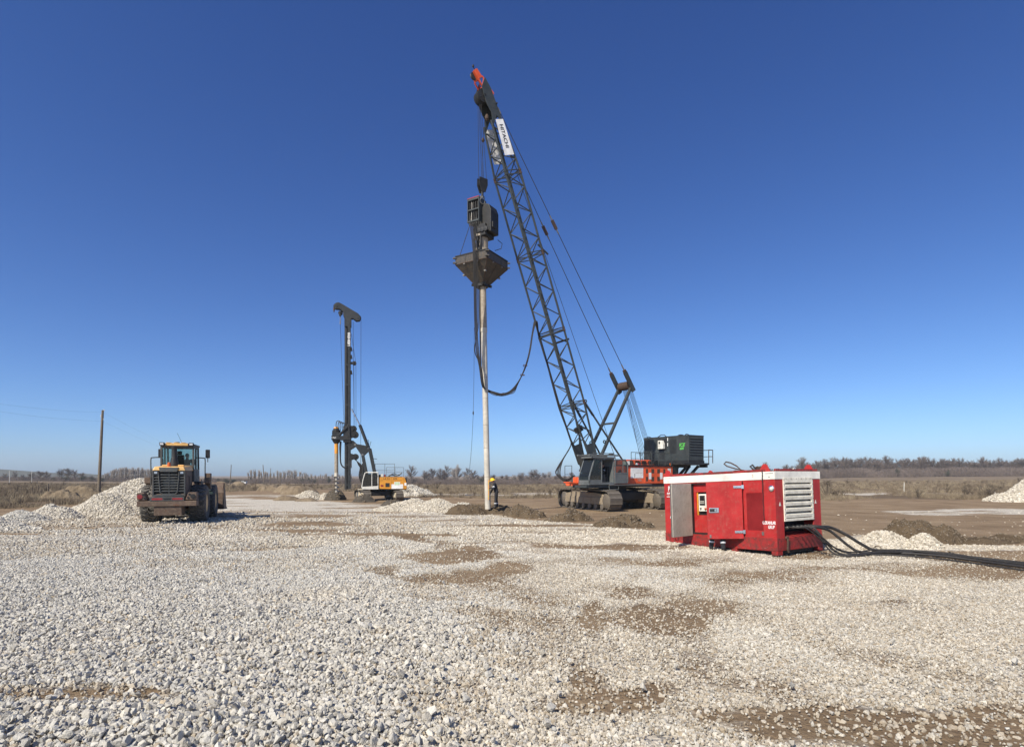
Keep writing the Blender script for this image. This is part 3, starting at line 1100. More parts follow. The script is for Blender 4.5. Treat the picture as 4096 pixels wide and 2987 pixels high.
def tree_proto(kind, seed):
    """trunk and crown meshes about 1 m high, to be scaled"""
    rnd = random.Random(seed)
    tr, cr = MB(), MB()
    tr.path([(0, 0, -.03), (rnd.uniform(-.01, .01), 0, .25), (rnd.uniform(-.03, .03), rnd.uniform(-.02, .02), .6), (rnd.uniform(-.03, .03), 0, .9)], [.022, .016, .010, .003], 5)
    limbs = 26 if kind != 'poplar' else 22
    for i in range(limbs):
        z0 = rnd.uniform(.18, .8) if kind != 'ever' else rnd.uniform(.08, .8)
        a = rnd.uniform(0, 6.28)
        if kind == 'poplar':
            up, out = rnd.uniform(.2, .34), rnd.uniform(.03, .10)
            p0 = Vector((0, 0, z0))
            p2 = Vector((out * math.cos(a), out * math.sin(a), min(1.0, z0 + up)))
        else:
            el = rnd.uniform(-.6, 1.45)
            k_ = rnd.uniform(.55, .95)
            lo = .60 if kind == 'round' else .5
            p2 = Vector((.34 * k_ * math.cos(el) * math.cos(a), .34 * k_ * math.cos(el) * math.sin(a), lo + .40 * k_ * math.sin(el)))
            p0 = Vector((0, 0, max(.12, p2.z - rnd.uniform(.18, .34))))
        pm = (p0 + p2) / 2 + Vector((0, 0, -.02 if kind == 'poplar' else .02))
        tr.path([p0, pm, p2], [.007, .005, .002], 3)
        nt = 34
        for j in range(nt):
            t = rnd.uniform(.15, 1)
            q = p0.lerp(pm, t * 2) if t < .5 else pm.lerp(p2, t * 2 - 1)
            if kind == 'ever':
                c = q + Vector((rnd.gauss(0, .05), rnd.gauss(0, .05), rnd.gauss(0, .05)))
                s = rnd.uniform(.02, .04)
                d1 = Vector((rnd.gauss(0, 1), rnd.gauss(0, 1), rnd.gauss(0, 1))).normalized() * s
                d2 = Vector((rnd.gauss(0, 1), rnd.gauss(0, 1), rnd.gauss(0, 1))).normalized() * s
                cr.add([c, c + d1, c + d1 + d2, c + d2], [(0, 1, 2, 3)])
            else:
                d = Vector((math.cos(a + rnd.gauss(0, .9)), math.sin(a + rnd.gauss(0, .9)), rnd.uniform(.1, 1.6) if kind != 'poplar' else rnd.uniform(1.2, 3))).normalized()
                ln = rnd.uniform(.05, .14)
                e = q + d * ln
                sd = d.cross(Vector((rnd.gauss(0, 1), rnd.gauss(0, 1), rnd.gauss(0, 1)))).normalized() * (.0022 if kind == 'poplar' else .0042)
                cr.add([q - sd, q + sd, e], [(0, 1, 2)])
                for kk in range(3):
                    g = q.lerp(e, rnd.uniform(.3, 1))
                    d3 = (d + Vector((rnd.gauss(0, .6), rnd.gauss(0, .6), rnd.gauss(0, .5)))).normalized() * rnd.uniform(.03, .07)
                    sd3 = d3.cross(Vector((rnd.gauss(0, 1), rnd.gauss(0, 1), rnd.gauss(0, 1)))).normalized() * (.0016 if kind == 'poplar' else .0030)
                    cr.add([g - sd3, g + sd3, g + d3], [(0, 1, 2)])
    return tr.mesh('trunk'), cr.mesh('crown')


TREES = {k: [tree_proto(k, 100 + i + 10 * j) for i in range(3)] for j, k in enumerate(('round', 'poplar', 'ever'))}


def tree(name, label, group, kind, mat, px, y, hgt, wide=1.0):
    tm, cm = random.choice(TREES[kind])
    x = (px - 2048) / FPX * y
    e = empty(name, (x, y, tz(x, y) - .1), (0, 0, random.uniform(0, 6.28)), label, 'tree', group)
    e.scale = (hgt * wide, hgt * wide, hgt)
    t = bpy.data.objects.new('trunk', tm)
    c = bpy.data.objects.new('crown', cm)
    for o, mt in ((t, M_BARK), (c, mat)):
        COL.objects.link(o)
        o.parent = e
        if not o.data.materials: o.data.materials.append(mt)
        o.material_slots[0].link = 'OBJECT'
        o.material_slots[0].material = mt
    return e


def hpx(px_h, y): return px_h * y / FPX


rt = random.Random(5)
# the wood on the right
for i in range(112):
    px = 2990 + i * 10.8 + rt.uniform(-8, 8)
    y = rt.uniform(400, 450)
    hh = np.interp(px, [2990, 3150, 3250, 3560, 3900, 4200], [28, 58, 78, 76, 72, 66]) * rt.uniform(.78, 1.1)
    tree('bare_tree', 'bare brown tree in the dense wood beyond the field right of the crane', 'trees of the wood beyond the field', 'round', M_TWIG, px, y, hpx(hh, y), rt.uniform(.8, 1.1))
for (px, hh) in ((3545, 92), (3685, 84), (3060, 72), (3210, 92), (3380, 84), (3930, 80)):
    y = rt.uniform(392, 400)
    tree('bare_tree', 'tall bare tree rising above the other trees of the dense wood', 'tall trees standing out of the wood', 'round', M_TWIG, px, y, hpx(hh, y), .8)
# middle, between rig and crane
for i in range(34):
    px = 1690 + i * 21 + rt.uniform(-10, 10)
    y = rt.uniform(385, 450)
    hh = np.interp(px, [1690, 1800, 1900, 2000, 2100, 2400], [60, 66, 52, 44, 46, 44]) * rt.uniform(.7, 1.15)
    tree('bare_tree', 'bare tree of the low tree line between the rig and the crane', 'trees of the tree line between rig and crane', 'round', M_TWIG if rt.random() < .7 else M_TWIGPALE, px, y, hpx(hh, y), rt.uniform(.9, 1.3))
tree('bare_tree', 'slim tall bare tree rising above the tree line left of the steel tube', None, 'poplar', M_TWIGPALE, 1828, 380, hpx(76, 380), .9)
tree('bare_tree', 'round bare tree standing over the rear of the yellow rig', None, 'round', M_TWIG, 1645, 380, hpx(76, 380), 1.0)
for (px, hh) in ((2085, 50), (2135, 62)):
    tree('bare_tree', 'round dark bare tree just right of the worker above the tree line', 'two round trees right of the worker', 'round', M_TWIG, px, 380, hpx(hh, 380), 1.4)
# poplar groves
for i in range(64):
    px = 990 + i * 6.6 + rt.uniform(-6, 6)
    y = rt.uniform(390, 440)
    hh = np.interp(px, [990, 1010, 1060, 1180, 1240, 1420], [50, 54, 42, 48, 34, 34]) * rt.uniform(.8, 1.08)
    tree('poplar_tree', 'pale bare poplar in the grove between the loader and the rig', 'poplars of the grove behind the rig', 'poplar', M_TWIGPALE, px, y, hpx(hh, y), 1.1)
for i in range(48):
    px = 415 + i * 4.4 + rt.uniform(-4, 4)
    y = rt.uniform(390, 420)
    hh = np.interp(px, [415, 450, 480, 590, 625], [28, 44, 52, 52, 46]) * rt.uniform(.9, 1.05)
    tree('poplar_tree', 'pale bare poplar in the even grove behind the loader', 'poplars of the even grove behind the loader', 'poplar', M_TWIGPALE, px, y, hpx(hh, y), 1.1)
# left
for (px, hh, w) in ((245, 52, 1.1), (275, 56, 1.2), (300, 46, 1.1), (330, 38, 1.2), (160, 44, 1.5), (185, 40, 1.4), (128, 36, 1.3), (60, 40, .9), (20, 30, 1.4), (90, 26, 1.4), (365, 24, 1.5)):
    y = rt.uniform(385, 410)
    tree('bare_tree', 'bare scrubby tree at the field edge left of the leaning utility pole', 'trees at the far left field edge', 'round', M_TWIG, px, y, hpx(hh, y), w)
for (px, hh, w) in ((212, 20, 2), (262, 24, 2.2), (330, 26, 2.4), (370, 22, 2.4), (410, 20, 2.6)):
    tree('evergreen_bush', 'dark evergreen bush at the foot of the bare trees left of the leaning pole', 'evergreen bushes left of the leaning pole', 'ever', M_EVERG, px, 378, hpx(hh, 378), w)
for (px, hh, w) in ((875, 24, 2.0), (905, 26, 2.2), (935, 22, 2.4), (965, 18, 2.2), (1238, 32, 1.4), (1210, 26, 1.4), (1315, 36, 1.0), (1258, 20, 1.6)):
    tree('evergreen_bush', 'dark evergreen bush along the tree line between loader and rig', 'evergreen bushes between loader and rig', 'ever', M_EVERG, px, 376, hpx(hh, 376), w)
for (px, hh, w) in ((1925, 34, 1.6), (3590, 42, .9), (3790, 36, .9)):
    tree('evergreen_tree', 'dark evergreen tree set among the bare trees', 'evergreens among the bare trees', 'ever', M_EVERG, px, 376, hpx(hh, 376), w)

# brushwood that closes the foot of the woods
BRUSH = bpy.data.collections.new('brush_shapes')
for k in range(3):
    mb = MB()
    rr = random.Random(k)
    for i in range(900):
        c = Vector((rr.gauss(0, .5), rr.gauss(0, .35), 0))
        z = rr.uniform(0, 1) * math.exp(-c.x * c.x * .8)
        c.z = z
        d = Vector((rr.gauss(0, .3), rr.gauss(0, .3), 1)).normalized() * rr.uniform(.1, .3)
        s = d.cross(Vector((rr.gauss(0, 1), rr.gauss(0, 1), .1))).normalized() * .007
        mb.add([c - s, c + s, c + d], [(0, 1, 2)])
    me = mb.mesh('brush')
    me.materials.append(M_TWIG)
    BRUSH.objects.link(bpy.data.objects.new('a_brush', me))
nb = 2600
by = RNG.uniform(372, 470, nb)
bpx = RNG.uniform(-500, 4600, nb)
bx = (bpx - 2048) / FPX * by
bh = np.interp(bpx, [-500, 0, 400, 900, 1300, 1700, 2100, 2500, 2950, 3200, 4600], [20, 16, 16, 18, 18, 22, 22, 22, 22, 38, 36]) * RNG.uniform(.5, 1.0, nb) * by / FPX
scatter('brushwood', np.stack([bx, by, terrain(bx, by) - .1], 1), np.stack([np.zeros(nb), np.zeros(nb), RNG.uniform(0, 6.28, nb)], 1),
        np.stack([bh * 1.6, bh * 1.6, bh], 1), RNG.integers(0, 3, nb), BRUSH)


# low far hills
def hill(pts, y, name='hills'):
    mb = MB()
    for (pa, ha), (pb, hb) in zip(pts[:-1], pts[1:]):
        xa, xb = (pa - 2048) / FPX * y, (pb - 2048) / FPX * y
        za, zb_ = EYE + (HOR - ha) / FPX * y, EYE + (HOR - hb) / FPX * y
        mb.add([(xa, y, -40), (xb, y, -40), (xb, y, zb_), (xa, y, za), (xb, y + 300, -40), (xa, y + 300, -40)], [(0, 1, 2, 3), (3, 2, 4, 5)])
    m, N, L, B = new_mat('wooded_hill')
    B.inputs['Base Color'].default_value = (.06, .065, .05, 1)
    B.inputs['Roughness'].default_value = 1
    o = mb.build(name, m)
    o['kind'] = 'structure'


hill([(-900, 1868), (-500, 1860), (-200, 1872), (0, 1876), (60, 1880), (200, 1890), (330, 1893), (430, 1900)], 1350)


# ------------------------------------------------------------------ utility poles, posts, cabin
def pole(label, base, top, r, group=None, insul=True):
    base, top = Vector(base), Vector(top)
    e = empty('utility_pole', base, (0, 0, 0), label, 'utility pole', group)
    d = top - base
    mb = MB()
    mb.path([(0, 0, -.4), d * .3, d * .7, d], [r, r * .9, r * .75, r * .62], 10)
    mb.build('pole_shaft', M_WOODPOLE, e, smooth=True)
    if insul:
        for t, s in ((.985, .14), (.92, -.16), (.88, .12)):
            q = d * t
            MB().path([q, q + Vector((s, 0, 0)), q + Vector((s, 0, .12))], .02, 5).lathe([(.035, 0), (.05, .05), (.03, .11)], q + Vector((s, 0, .1)), (0, 0, 1), 8).build('insulator', M_CREAM, e)
    return e


Yp = 58.0
b = P(394, 1952, Yp)
t = P(411, 1640, Yp)
b.z = tz(b.x, b.y)
pole('tall weathered wooden utility pole leaning right beside the grassy bank', b, t, .17)
for (px, pt, pb, y, lab, lean) in ((920, 1858, 1936, 190, 'thin distant pole above the loader bucket', 5), (1057, 1858, 1934, 190, 'thin distant pole leaning left beyond the soil heaps', -5),
                                   (1080, 1872, 1934, 230, 'shorter distant pole beside the left leaning one', 3), (1121, 1889, 1936, 230, 'distant pole before the poplar grove with a straight shaft', 1)):
    b = P(px, pb, y)
    t = P(px + lean * 1.0, pt, y)
    b.z = tz(b.x, b.y)
    pole(lab, b, t, .16, None, False)


def wires(label, a, b_, sag, r=.012, name='overhead_wire', grp=None):
    pts = []
    for k in range(25):
        t = k / 24
        p = Vector(a).lerp(Vector(b_), t)
        p.z -= sag * 4 * t * (1 - t)
        pts.append(p)
    o = MB().path(pts, r, 5).build(name, M_WIRE)
    tag(o, label, 'wire', grp)
    return o


top = P(411, 1648, Yp)
top2 = P(409, 1684, Yp)
wires('upper overhead wire running left from the leaning utility pole', top, P(-700, 1480, 34), .6, .004)
wires('lower overhead wire running left from the leaning utility pole', top2, P(-700, 1500, 34), .6, .004)
wires('upper overhead wire running from the leaning pole towards the thin distant poles', top, P(921, 1862, 190), 1.2, .004)
wires('lower overhead wire running from the leaning pole towards the thin distant poles', top2, P(921, 1868, 190), 1.2, .004)
for (px, pt, pb, y, r, lab, mat) in ((192, 1934, 1970, 62, .07, 'pale wooden fence post in the brown field', M_WOODPOLE), (152, 1942, 1958, 85, .06, 'faint short fence post left of the pale one', M_WOODPOLE),
                                     (38, 1882, 1916, 210, .09, 'pale distant concrete post before the far left trees, tallest one', M_CREAM), (127, 1882, 1906, 260, .09, 'pale distant concrete post beside the brown scrub', M_CREAM),
                                     (3616, 1928, 1944, 75, .04, 'white marker stake standing in the field on the right', M_CREAM)):
    b = P(px, pb, y)
    zt = P(px, pt, y).z
    zb = tz(b.x, b.y)
    o = MB().path([(0, 0, -.3), (.01, 0, (zt - zb) * .5), (.03, .0, zt - zb)], [r, r * .95, r * .85], 7).build('post', mat)
    o.location = (b.x, b.y, zb)
    tag(o, lab, 'post')


def cabin(px, py, y, w, h, lab):
    b = P(px, py, y)
    zb = tz(b.x, b.y)
    e = empty('site_cabin', (b.x, b.y, zb), (0, 0, R(8)), lab, 'cabin')
    MB().span((-w / 2, -1.2, .25), (w / 2, 1.2, h)).build('wall', M_SIGN, e)
    MB().span((-w / 2 - .1, -1.3, h), (w / 2 + .1, 1.3, h + .14)).build('roof', M_CABGREY, e)
    MB().span((-w * .33, -1.23, .3), (-w * .33 + .85, -1.201, h - .3)).build('door', M_CABGREY, e)
    MB().span((w * .08, -1.23, 1.0), (w * .08 + 1.1, -1.201, 1.8)).build('window', M_GLASSDARK, e)
    for s in (-1, 1):
        MB().span((s * w * .4 - .15, -1.0, -.5), (s * w * .4 + .15, 1.0, .25)).build('footing', M_CABGREY, e)


cabin(977, 1928, 330, 2.6, 1.5, 'small white site cabin far off beside the sandy heap')


# ================================================================== people
def ball(mb, c, r, n=10, sq=(1, 1, 1)):
    prof = [(max(.001, math.sin(math.pi * k / 8)) * r, -math.cos(math.pi * k / 8) * r) for k in range(9)]
    b0 = len(mb.v)
    mb.lathe(prof, (0, 0, 0), (0, 0, 1), n)
    for i in range(b0, len(mb.v)):
        v = mb.v[i]
        mb.v[i] = (c[0] + v[0] * sq[0], c[1] + v[1] * sq[1], c[2] + v[2] * sq[2])


def chain(mb, pts, grow=0.0):
    """pts: (position, radius)"""
    for (p, r) in pts:
        ball(mb, p, r + grow)
    for (p, r), (q, s) in zip(pts[:-1], pts[1:]):
        if (Vector(q) - Vector(p)).length > .004:
            mb.tube(p, q, r + grow, 10, s + grow)


def remeshed(mb, name, mat, parent, voxel):
    o = mb.build(name, mat, parent)
    m = o.modifiers.new('remesh', 'REMESH')
    m.mode = 'VOXEL'
    m.voxel_size = voxel
    m.use_smooth_shade = True
    s = o.modifiers.new('smooth', 'SMOOTH')
    s.factor = .5
    s.iterations = 3
    return o


def person(label, loc, rotz, J, helmet=None, hair=True, cloth=M_COVER, bands=True, grip=.6, scale=1.0):
    """J: joints in the person's own space, facing +x, left +y. Body is one continuous surface."""
    e = empty('person', loc, (0, 0, rotz), label, 'person')
    e.scale = (scale,) * 3
    V = {k: Vector(v) for k, v in J.items()}
    hd, nk, ch, pv = V['head'], V['neck'], V['chest'], V['pelvis']
    up = (hd - nk).normalized()
    fw = V['face'].normalized()
    side = up.cross(fw).normalized()
    body = MB()
    chain(body, [(pv, .125), ((pv + ch) / 2, .125), (ch, .135), (nk, .058), (nk + up * .05, .055)])
    ball(body, hd, .100, 14, (1.0, .86, 1.18))
    ball(body, hd + fw * .035 - up * .075, .058, 10)                       # jaw
    ball(body, hd + fw * .108 - up * .012, .017, 8)                        # nose
    for s in (-1, 1):
        ball(body, hd + side * s * .087 - up * .01, .024, 8, (1, .5, 1.4))  # ears
        ball(body, hd + fw * .088 + side * s * .034 + up * .022, .014, 8)   # brow above the eye
    cl = MB()
    chain(cl, [(pv, .140), ((pv + ch) / 2, .136), (ch, .145), (nk - up * .03, .075)])
    boots = []
    for sfx, s in (('l', 1), ('r', -1)):
        sh, el, wr, hip, kn, an = (V[k + sfx] for k in ('sh', 'el', 'wr', 'hip', 'kn', 'an'))
        chain(body, [(ch + Vector((0, s * .08, .06)), .08), (sh, .055), (el, .042), (wr, .029)])
        chain(body, [(hip, .085), (kn, .055), (an, .04)])
        toe = an + V['toe' + sfx]
        chain(body, [(an, .042), (an + V['toe' + sfx] * .5 + Vector((0, 0, -.03)), .04), (toe, .032)])
        chain(cl, [(ch + Vector((0, s * .09, .06)), .085), (sh, .072), (el, .057), (wr - (wr - el).normalized() * .035, .046)])
        chain(cl, [(pv + Vector((0, s * .06, 0)), .125), (hip, .105), (kn, .080), (an + Vector((0, 0, .02)), .072)])
        # hand: palm, four unequal bent fingers, thumb off the side
        d = (wr - el).normalized()
        ax = V.get('palm' + sfx, Vector((0, 0, -1)))
        ax = (ax - d * ax.dot(d)).normalized()                              # fingers close this way
        w = d.cross(ax).normalized()
        palm = wr + d * .055
        chain(body, [(wr, .028), (palm - w * .022, .026), (palm + w * .022, .026)])
        for i, (off, ln) in enumerate(((-.033, .030), (-.011, .036), (.011, .038), (.033, .034))):
            k0 = palm + w * off + d * .03
            k1 = k0 + (d * math.cos(grip) + ax * math.sin(grip)) * ln
            k2 = k1 + (d * math.cos(grip * 2) + ax * math.sin(grip * 2)) * ln * .8
            chain(body, [(k0, .0105), (k1, .0095), (k2, .008)])
        t0 = palm + w * .036 - d * .01
        t1 = t0 + (w * .6 + d * .6 + ax * .5).normalized() * .034
        chain(body, [(t0, .012), (t1, .0105), (t1 + (d + ax).normalized() * .028, .009)])
        b = MB()
        chain(b, [(an + Vector((0, 0, .05)), .065), (an, .062), (an + V['toe' + sfx] * .55 + Vector((0, 0, -.035)), .052), (an + V['toe' + sfx] + Vector((0, 0, -.015)), .045)])
        boots.append(b)
        if bands:
            for p, q, t, r in ((kn, an, .55, .083), (sh, el, .55, .070)):
                c = p.lerp(q, t)
                a = (q - p).normalized()
                MB().lathe([(r, -.025), (r + .003, 0), (r, .025)], c, a, 16, False).build('reflective_band', M_REFLECT, e)
    remeshed(body, 'body', M_SKIN, e, .009)
    remeshed(cl, 'coverall', cloth, e, .016)
    for b in boots:
        remeshed(b, 'boot', M_BOOT, e, .012)
    if helmet:
        hm = MB()
        b0 = len(hm.v)
        prof = [(.158, -.005), (.150, .012), (.132, .015), (.128, .06), (.108, .115), (.06, .15), (.004, .158)]
        hm.lathe(prof, (0, 0, 0), (0, 0, 1), 20)
        rot = Matrix((fw, side, up)).transposed()
        for i in range(b0, len(hm.v)):
            v = Vector(hm.v[i])
            if v.z < .013: v.x = v.x * 1.18 + (.02 if v.x > 0 else 0)
            hm.v[i] = tuple(rot @ v + hd + up * .012)
        hm.build('helmet', helmet, e, smooth=True)
    elif hair:
        hb = MB()
        ball(hb, hd - fw * .015 + up * .028, .104, 14, (1, .9, 1.1))
        remeshed(hb, 'hair', M_BLACK, e, .016)
    return e


def stand(lean=0.0, arms=None, step=.06):
    J = dict(pelvis=(0, 0, .95), chest=(.02 + lean * .35, 0, 1.30), neck=(.03 + lean * .55, 0, 1.50), head=(.06 + lean * .75, 0, 1.63), face=(1, 0, -.35 * (lean > .1)),
             hipl=(0, .095, .90), hipr=(0, -.095, .90), knl=(.03 + step * .3, .11, .50), knr=(.02 - step * .4, -.11, .50), anl=(step, .12, .09), anr=(-step, -.12, .09),
             toel=(.17, .02, -.03), toer=(.17, -.03, -.03), shl=(.03 + lean * .5, .19, 1.42), shr=(.03 + lean * .5, -.19, 1.42))
    J.update(arms or dict(ell=(.0, .26, 1.14), elr=(.0, -.26, 1.14), wrl=(.1, .25, .9), wrr=(.1, -.25, .9)))
    return J


# the worker holding a level to the tube
TUBE_X, TUBE_Y = (1951.5 - 2048) / FPX * 33.0, 33.0
GZ = EYE - (2029 - HOR) / FPX * 33.0
person('worker in dark overalls and a yellow helmet checking the steel tube', (TUBE_X + .50, TUBE_Y - .03, GZ - .02), math.pi,
       stand(.20, dict(ell=(.16, .27, 1.13), wrl=(.37, .16, 1.22), elr=(.24, -.26, 1.10), wrr=(.41, -.10, .80), palml=(0, -1, 0), palmr=(0, 1, 0)), .05), M_HELMET, False, scale=.98)
o = MB().span((-.02, -.03, 0), (.02, .03, 1.15)).build('spirit_level', M_LEVEL, None, .004)
o.location = (TUBE_X + .055, TUBE_Y - .215, GZ + .46)
tag(o, 'long orange spirit level held upright against the steel tube', 'spirit level')
for zz in (.2, .575, .95):
    MB().tube((0, -.034, zz - .03), (0, -.034, zz + .03), .012, 8).build('vial', M_HIVIS, o)

# ================================================================== red power unit
GL, GW, GH, GK = 4.056, 2.278, 2.31, .448
gen = empty('power_unit', (7.2247, 17.8558, -.0349), (.0011, -.0434, -1.0094), 'red and white containerised diesel power unit with its side doors open', 'power unit')
x0, x1, y0, y1 = -GL / 2, GL / 2, -GW / 2, GW / 2
# skid with fork pockets
sk = MB()
sk.hexa([(x0 + .0, y0, .09), (x1, y0, .09), (x1, y1, .09), (x0, y1, .09)], [(x0, y0, GK), (x1, y0, GK), (x1, y1, GK), (x0, y1, GK)])
for a, b in ((x0, -1.80), (-.69, -.23), (.51, .73), (1.84, x1)):
    sk.span((a, y0, -.03), (b, y0 + .25, .088)).span((a, y1 - .25, -.03), (b, y1, .088))
sk.build('skid', M_REDDIRTY, gen, .012)
MB().span((x0 + .1, y0 + .3, .0), (x1 - .1, y1 - .3, .087)).build('skid_floor', M_BLACK, gen)
for px_, py_ in ((-.35, y0 + .12), (-.55, y0 + .5)):
    MB().box((px_, py_, .02), (.42, .1, .1), (0, .05, .1)).build('timber_packing', M_WOODPOLE, gen)
# shell panels around the door opening and the rear recess
t = .06
DX0, DX1, DZ0, DZ1 = -.87, 1.01, .462, 2.06
ZW = 2.088
w = MB()
w.span((x0 + .012, y0 + .012, GK), (DX0, y0 + t, ZW))
w.span((DX1, y0 + .012, GK), (1.10, y0 + t, ZW)).span((1.62, y0 + .012, GK), (x1 - .012, y0 + t, ZW)).span((1.10, y0 + .012, GK), (1.62, y0 + t, .645)).span((1.10, y0 + .012, 1.715), (1.62, y0 + t, ZW))
w.span((DX0, y0 + .012, DZ1), (DX1, y0 + t, ZW))
w.build('front_panel', M_RED, gen, .006)
MB().span((x0 + .012, y1 - t, GK), (x1 - .012, y1 - .012, ZW)).build('back_panel', M_RED, gen, .006)
MB().span((x0 + .012, y0 + t, GK), (x0 + t, y1 - t, ZW)).build('end_panel', M_RED, gen, .006)
for a, b in ((y0 + t, -.75), (.72, y1 - t)):
    MB().span((x1 - t, a, GK), (x1 - .012, b, ZW)).build('corner_post', M_RED, gen, .006)
MB().span((x0 + .1, y0 + .14, GK), (x1 - .5, y1 - .1, ZW)).build('engine_bay', M_BLACK, gen)
MB().span((x1 - .5, -.75, .46), (x1 - .45, .72, .90)).build('recess_back', M_BLACK, gen)
MB().hexa([(x1 - .45, -.749, GK), (x1 - .02, -.749, GK), (x1 - .02, .719, GK), (x1 - .45, .719, GK)], [(x1 - .45, -.749, .56), (x1 - .40, -.749, .56), (x1 - .40, .719, .56), (x1 - .45, .719, .56)]).build('drip_plate', M_REDDIRTY, gen)
# white band, roof rim, roof
wb = MB()
wb.span((x0, y0, ZW + .002), (x1, y0 + t, GH)).span((x0, y1 - t, ZW + .002), (x1, y1, GH)).span((x0, y0 + t, ZW + .002), (x0 + t, y1 - t, GH)).span((x1 - t, y0 + t, ZW + .002), (x1, y1 - t, GH))
wb.build('white_band', M_WHITE, gen, .006)
MB().span((x0 + .03, y0 + .03, GH - .1), (x1 - .03, y1 - .03, GH + .008)).build('roof', M_REDDIRTY, gen)
rm = MB()
rm.bar((x0 + .25, y0 + .05, GH + .04), (x1 - .3, y0 + .05, GH + .04), .07).bar((x0 + .25, y1 - .05, GH + .04), (x1 - .3, y1 - .05, GH + .04), .07)
rm.bar((x1 - .05, y0 + .1, GH + .04), (x1 - .05, y1 - .1, GH + .04), .06)
rm.build('roof_rim', M_REDDIRTY, gen, .005)
for lx in (x0 + .16, x1 - .32):
    for ly in (y0 + .05, y1 - .05):
        MB().prism([(lx - .19, GH), (lx + .17, GH), (lx + .07, GH + .20), (lx - .02, GH + .23), (lx - .08, GH + .18)], ly - .018, ly + .018).build('lifting_lug', M_RED, gen, .004)
# louvre panel: every slat its own blade
lf = MB()
LY0, LY1, LZ0, LZ1 = -.75, .72, .90, 2.13
xo = x1 + .012
lf.span((x1 - .05, LY0, LZ0), (xo, LY0 + .075, LZ1)).span((x1 - .05, LY1 - .085, LZ0), (xo, LY1, LZ1))
lf.span((x1 - .05, LY0 + .075, LZ1 - .145), (xo, LY1 - .085, LZ1)).span((x1 - .05, LY0 + .075, LZ0), (xo, LY1 - .085, LZ0 + .075))
lf.build('louvre_frame', M_LOUVRE, gen, .006)
for k in range(6):
    zc = LZ0 + .075 + k * .168
    MB().hexa([(x1 - .12, LY0 + .077, zc + .10), (xo - .004, LY0 + .077, zc + .02), (xo - .004, LY1 - .087, zc + .02), (x1 - .12, LY1 - .087, zc + .10)],
              [(x1 - .12, LY0 + .077, zc + .175), (xo + .004, LY0 + .077, zc + .108), (xo + .004, LY1 - .087, zc + .108), (x1 - .12, LY1 - .087, zc + .175)]).build('slat', M_LOUVRE, gen, .004)
MB().span((x1 - .4, LY0 + .02, LZ0 + .02), (x1 - .38, LY1 - .02, LZ1)).build('louvre_back', M_BLACK, gen)
rv = MB()
for k in range(9):
    for yy in (LY0 + .02, LY1 - .02):
        rv.tube((xo - .002, yy, LZ0 + .06 + k * .14), (xo + .008, yy, LZ0 + .06 + k * .14), .012, 6)
for k in range(6):
    rv.tube((xo - .002, LY0 + .12 + k * .25, LZ1 - .03), (xo + .008, LY0 + .12 + k * .25, LZ1 - .03), .012, 6)
rv.build('rivets', M_RUST, gen)
# control niche seen through the open doors
MB().span((-.84, y0 + .075, .50), (-.74, y0 + .10, 2.04)).span((-.10, y0 + .075, .50), (.98, y0 + .10, 2.04)).span((-.74, y0 + .075, .50), (-.10, y0 + .10, 1.05)).span((-.74, y0 + .075, 1.78), (-.10, y0 + .10, 2.04)).build('inner_panel', M_RED, gen)
MB().span((DX0 - .0, y0 + .003, DZ1 - .03), (DX1, y0 + .07, DZ1 - .003)).span((DX0 + .002, y0 + .003, DZ0), (DX0 + .03, y0 + .07, DZ1 - .03)).span((DX0, y0 + .003, GK + .003), (DX1, y0 + .07, DZ0 + .03)).build('door_seal', M_BLACK, gen)
MB().span((-.74, y0 + .102, 1.05), (-.70, y0 + .135, 1.78)).build('niche_frame', M_RIGYEL, gen)
cab = MB().span((-.645, y0 + .06, 1.17), (-.12, y0 + .13, 1.715)).build('control_cabinet', M_CREAM, gen, .01)
MB().span((-.60, y0 + .05, 1.36), (-.40, y0 + .062, 1.67)).build('control_display', M_DARK, cab)
MB().span((-.55, y0 + .046, 1.53), (-.45, y0 + .052, 1.63)).build('screen', M_GLASSDARK, cab)
for i in range(4):
    for j in range(2):
        MB().span((-.585 + i * .045, y0 + .045, 1.42 + j * .05), (-.56 + i * .045, y0 + .052, 1.445 + j * .05)).build('button', M_CREAM, cab)
MB().lathe([(.035, 0), (.035, .02), (.02, .045)], (-.38, y0 + .058, 1.25), (0, -1, 0), 14).build('emergency_knob', M_AMBER, cab)
MB().lathe([(.025, 0), (.02, .04)], (-.56, y0 + .058, 1.26), (0, -1, 0), 10).build('selector_knob', M_BLACK, cab)


def leaf(name, hinge, free, z0, z1, mat, th=.045):
    a, b = Vector((*hinge, 0)), Vector((*free, 0))
    u = (b - a).normalized()
    n = Vector((-u.y, u.x, 0)) * th / 2
    q = [a - n, b - n, b + n, a + n]
    return MB().hexa([(p.x, p.y, z0) for p in q], [(p.x, p.y, z1) for p in q]).build(name, mat, gen, .006), u, n


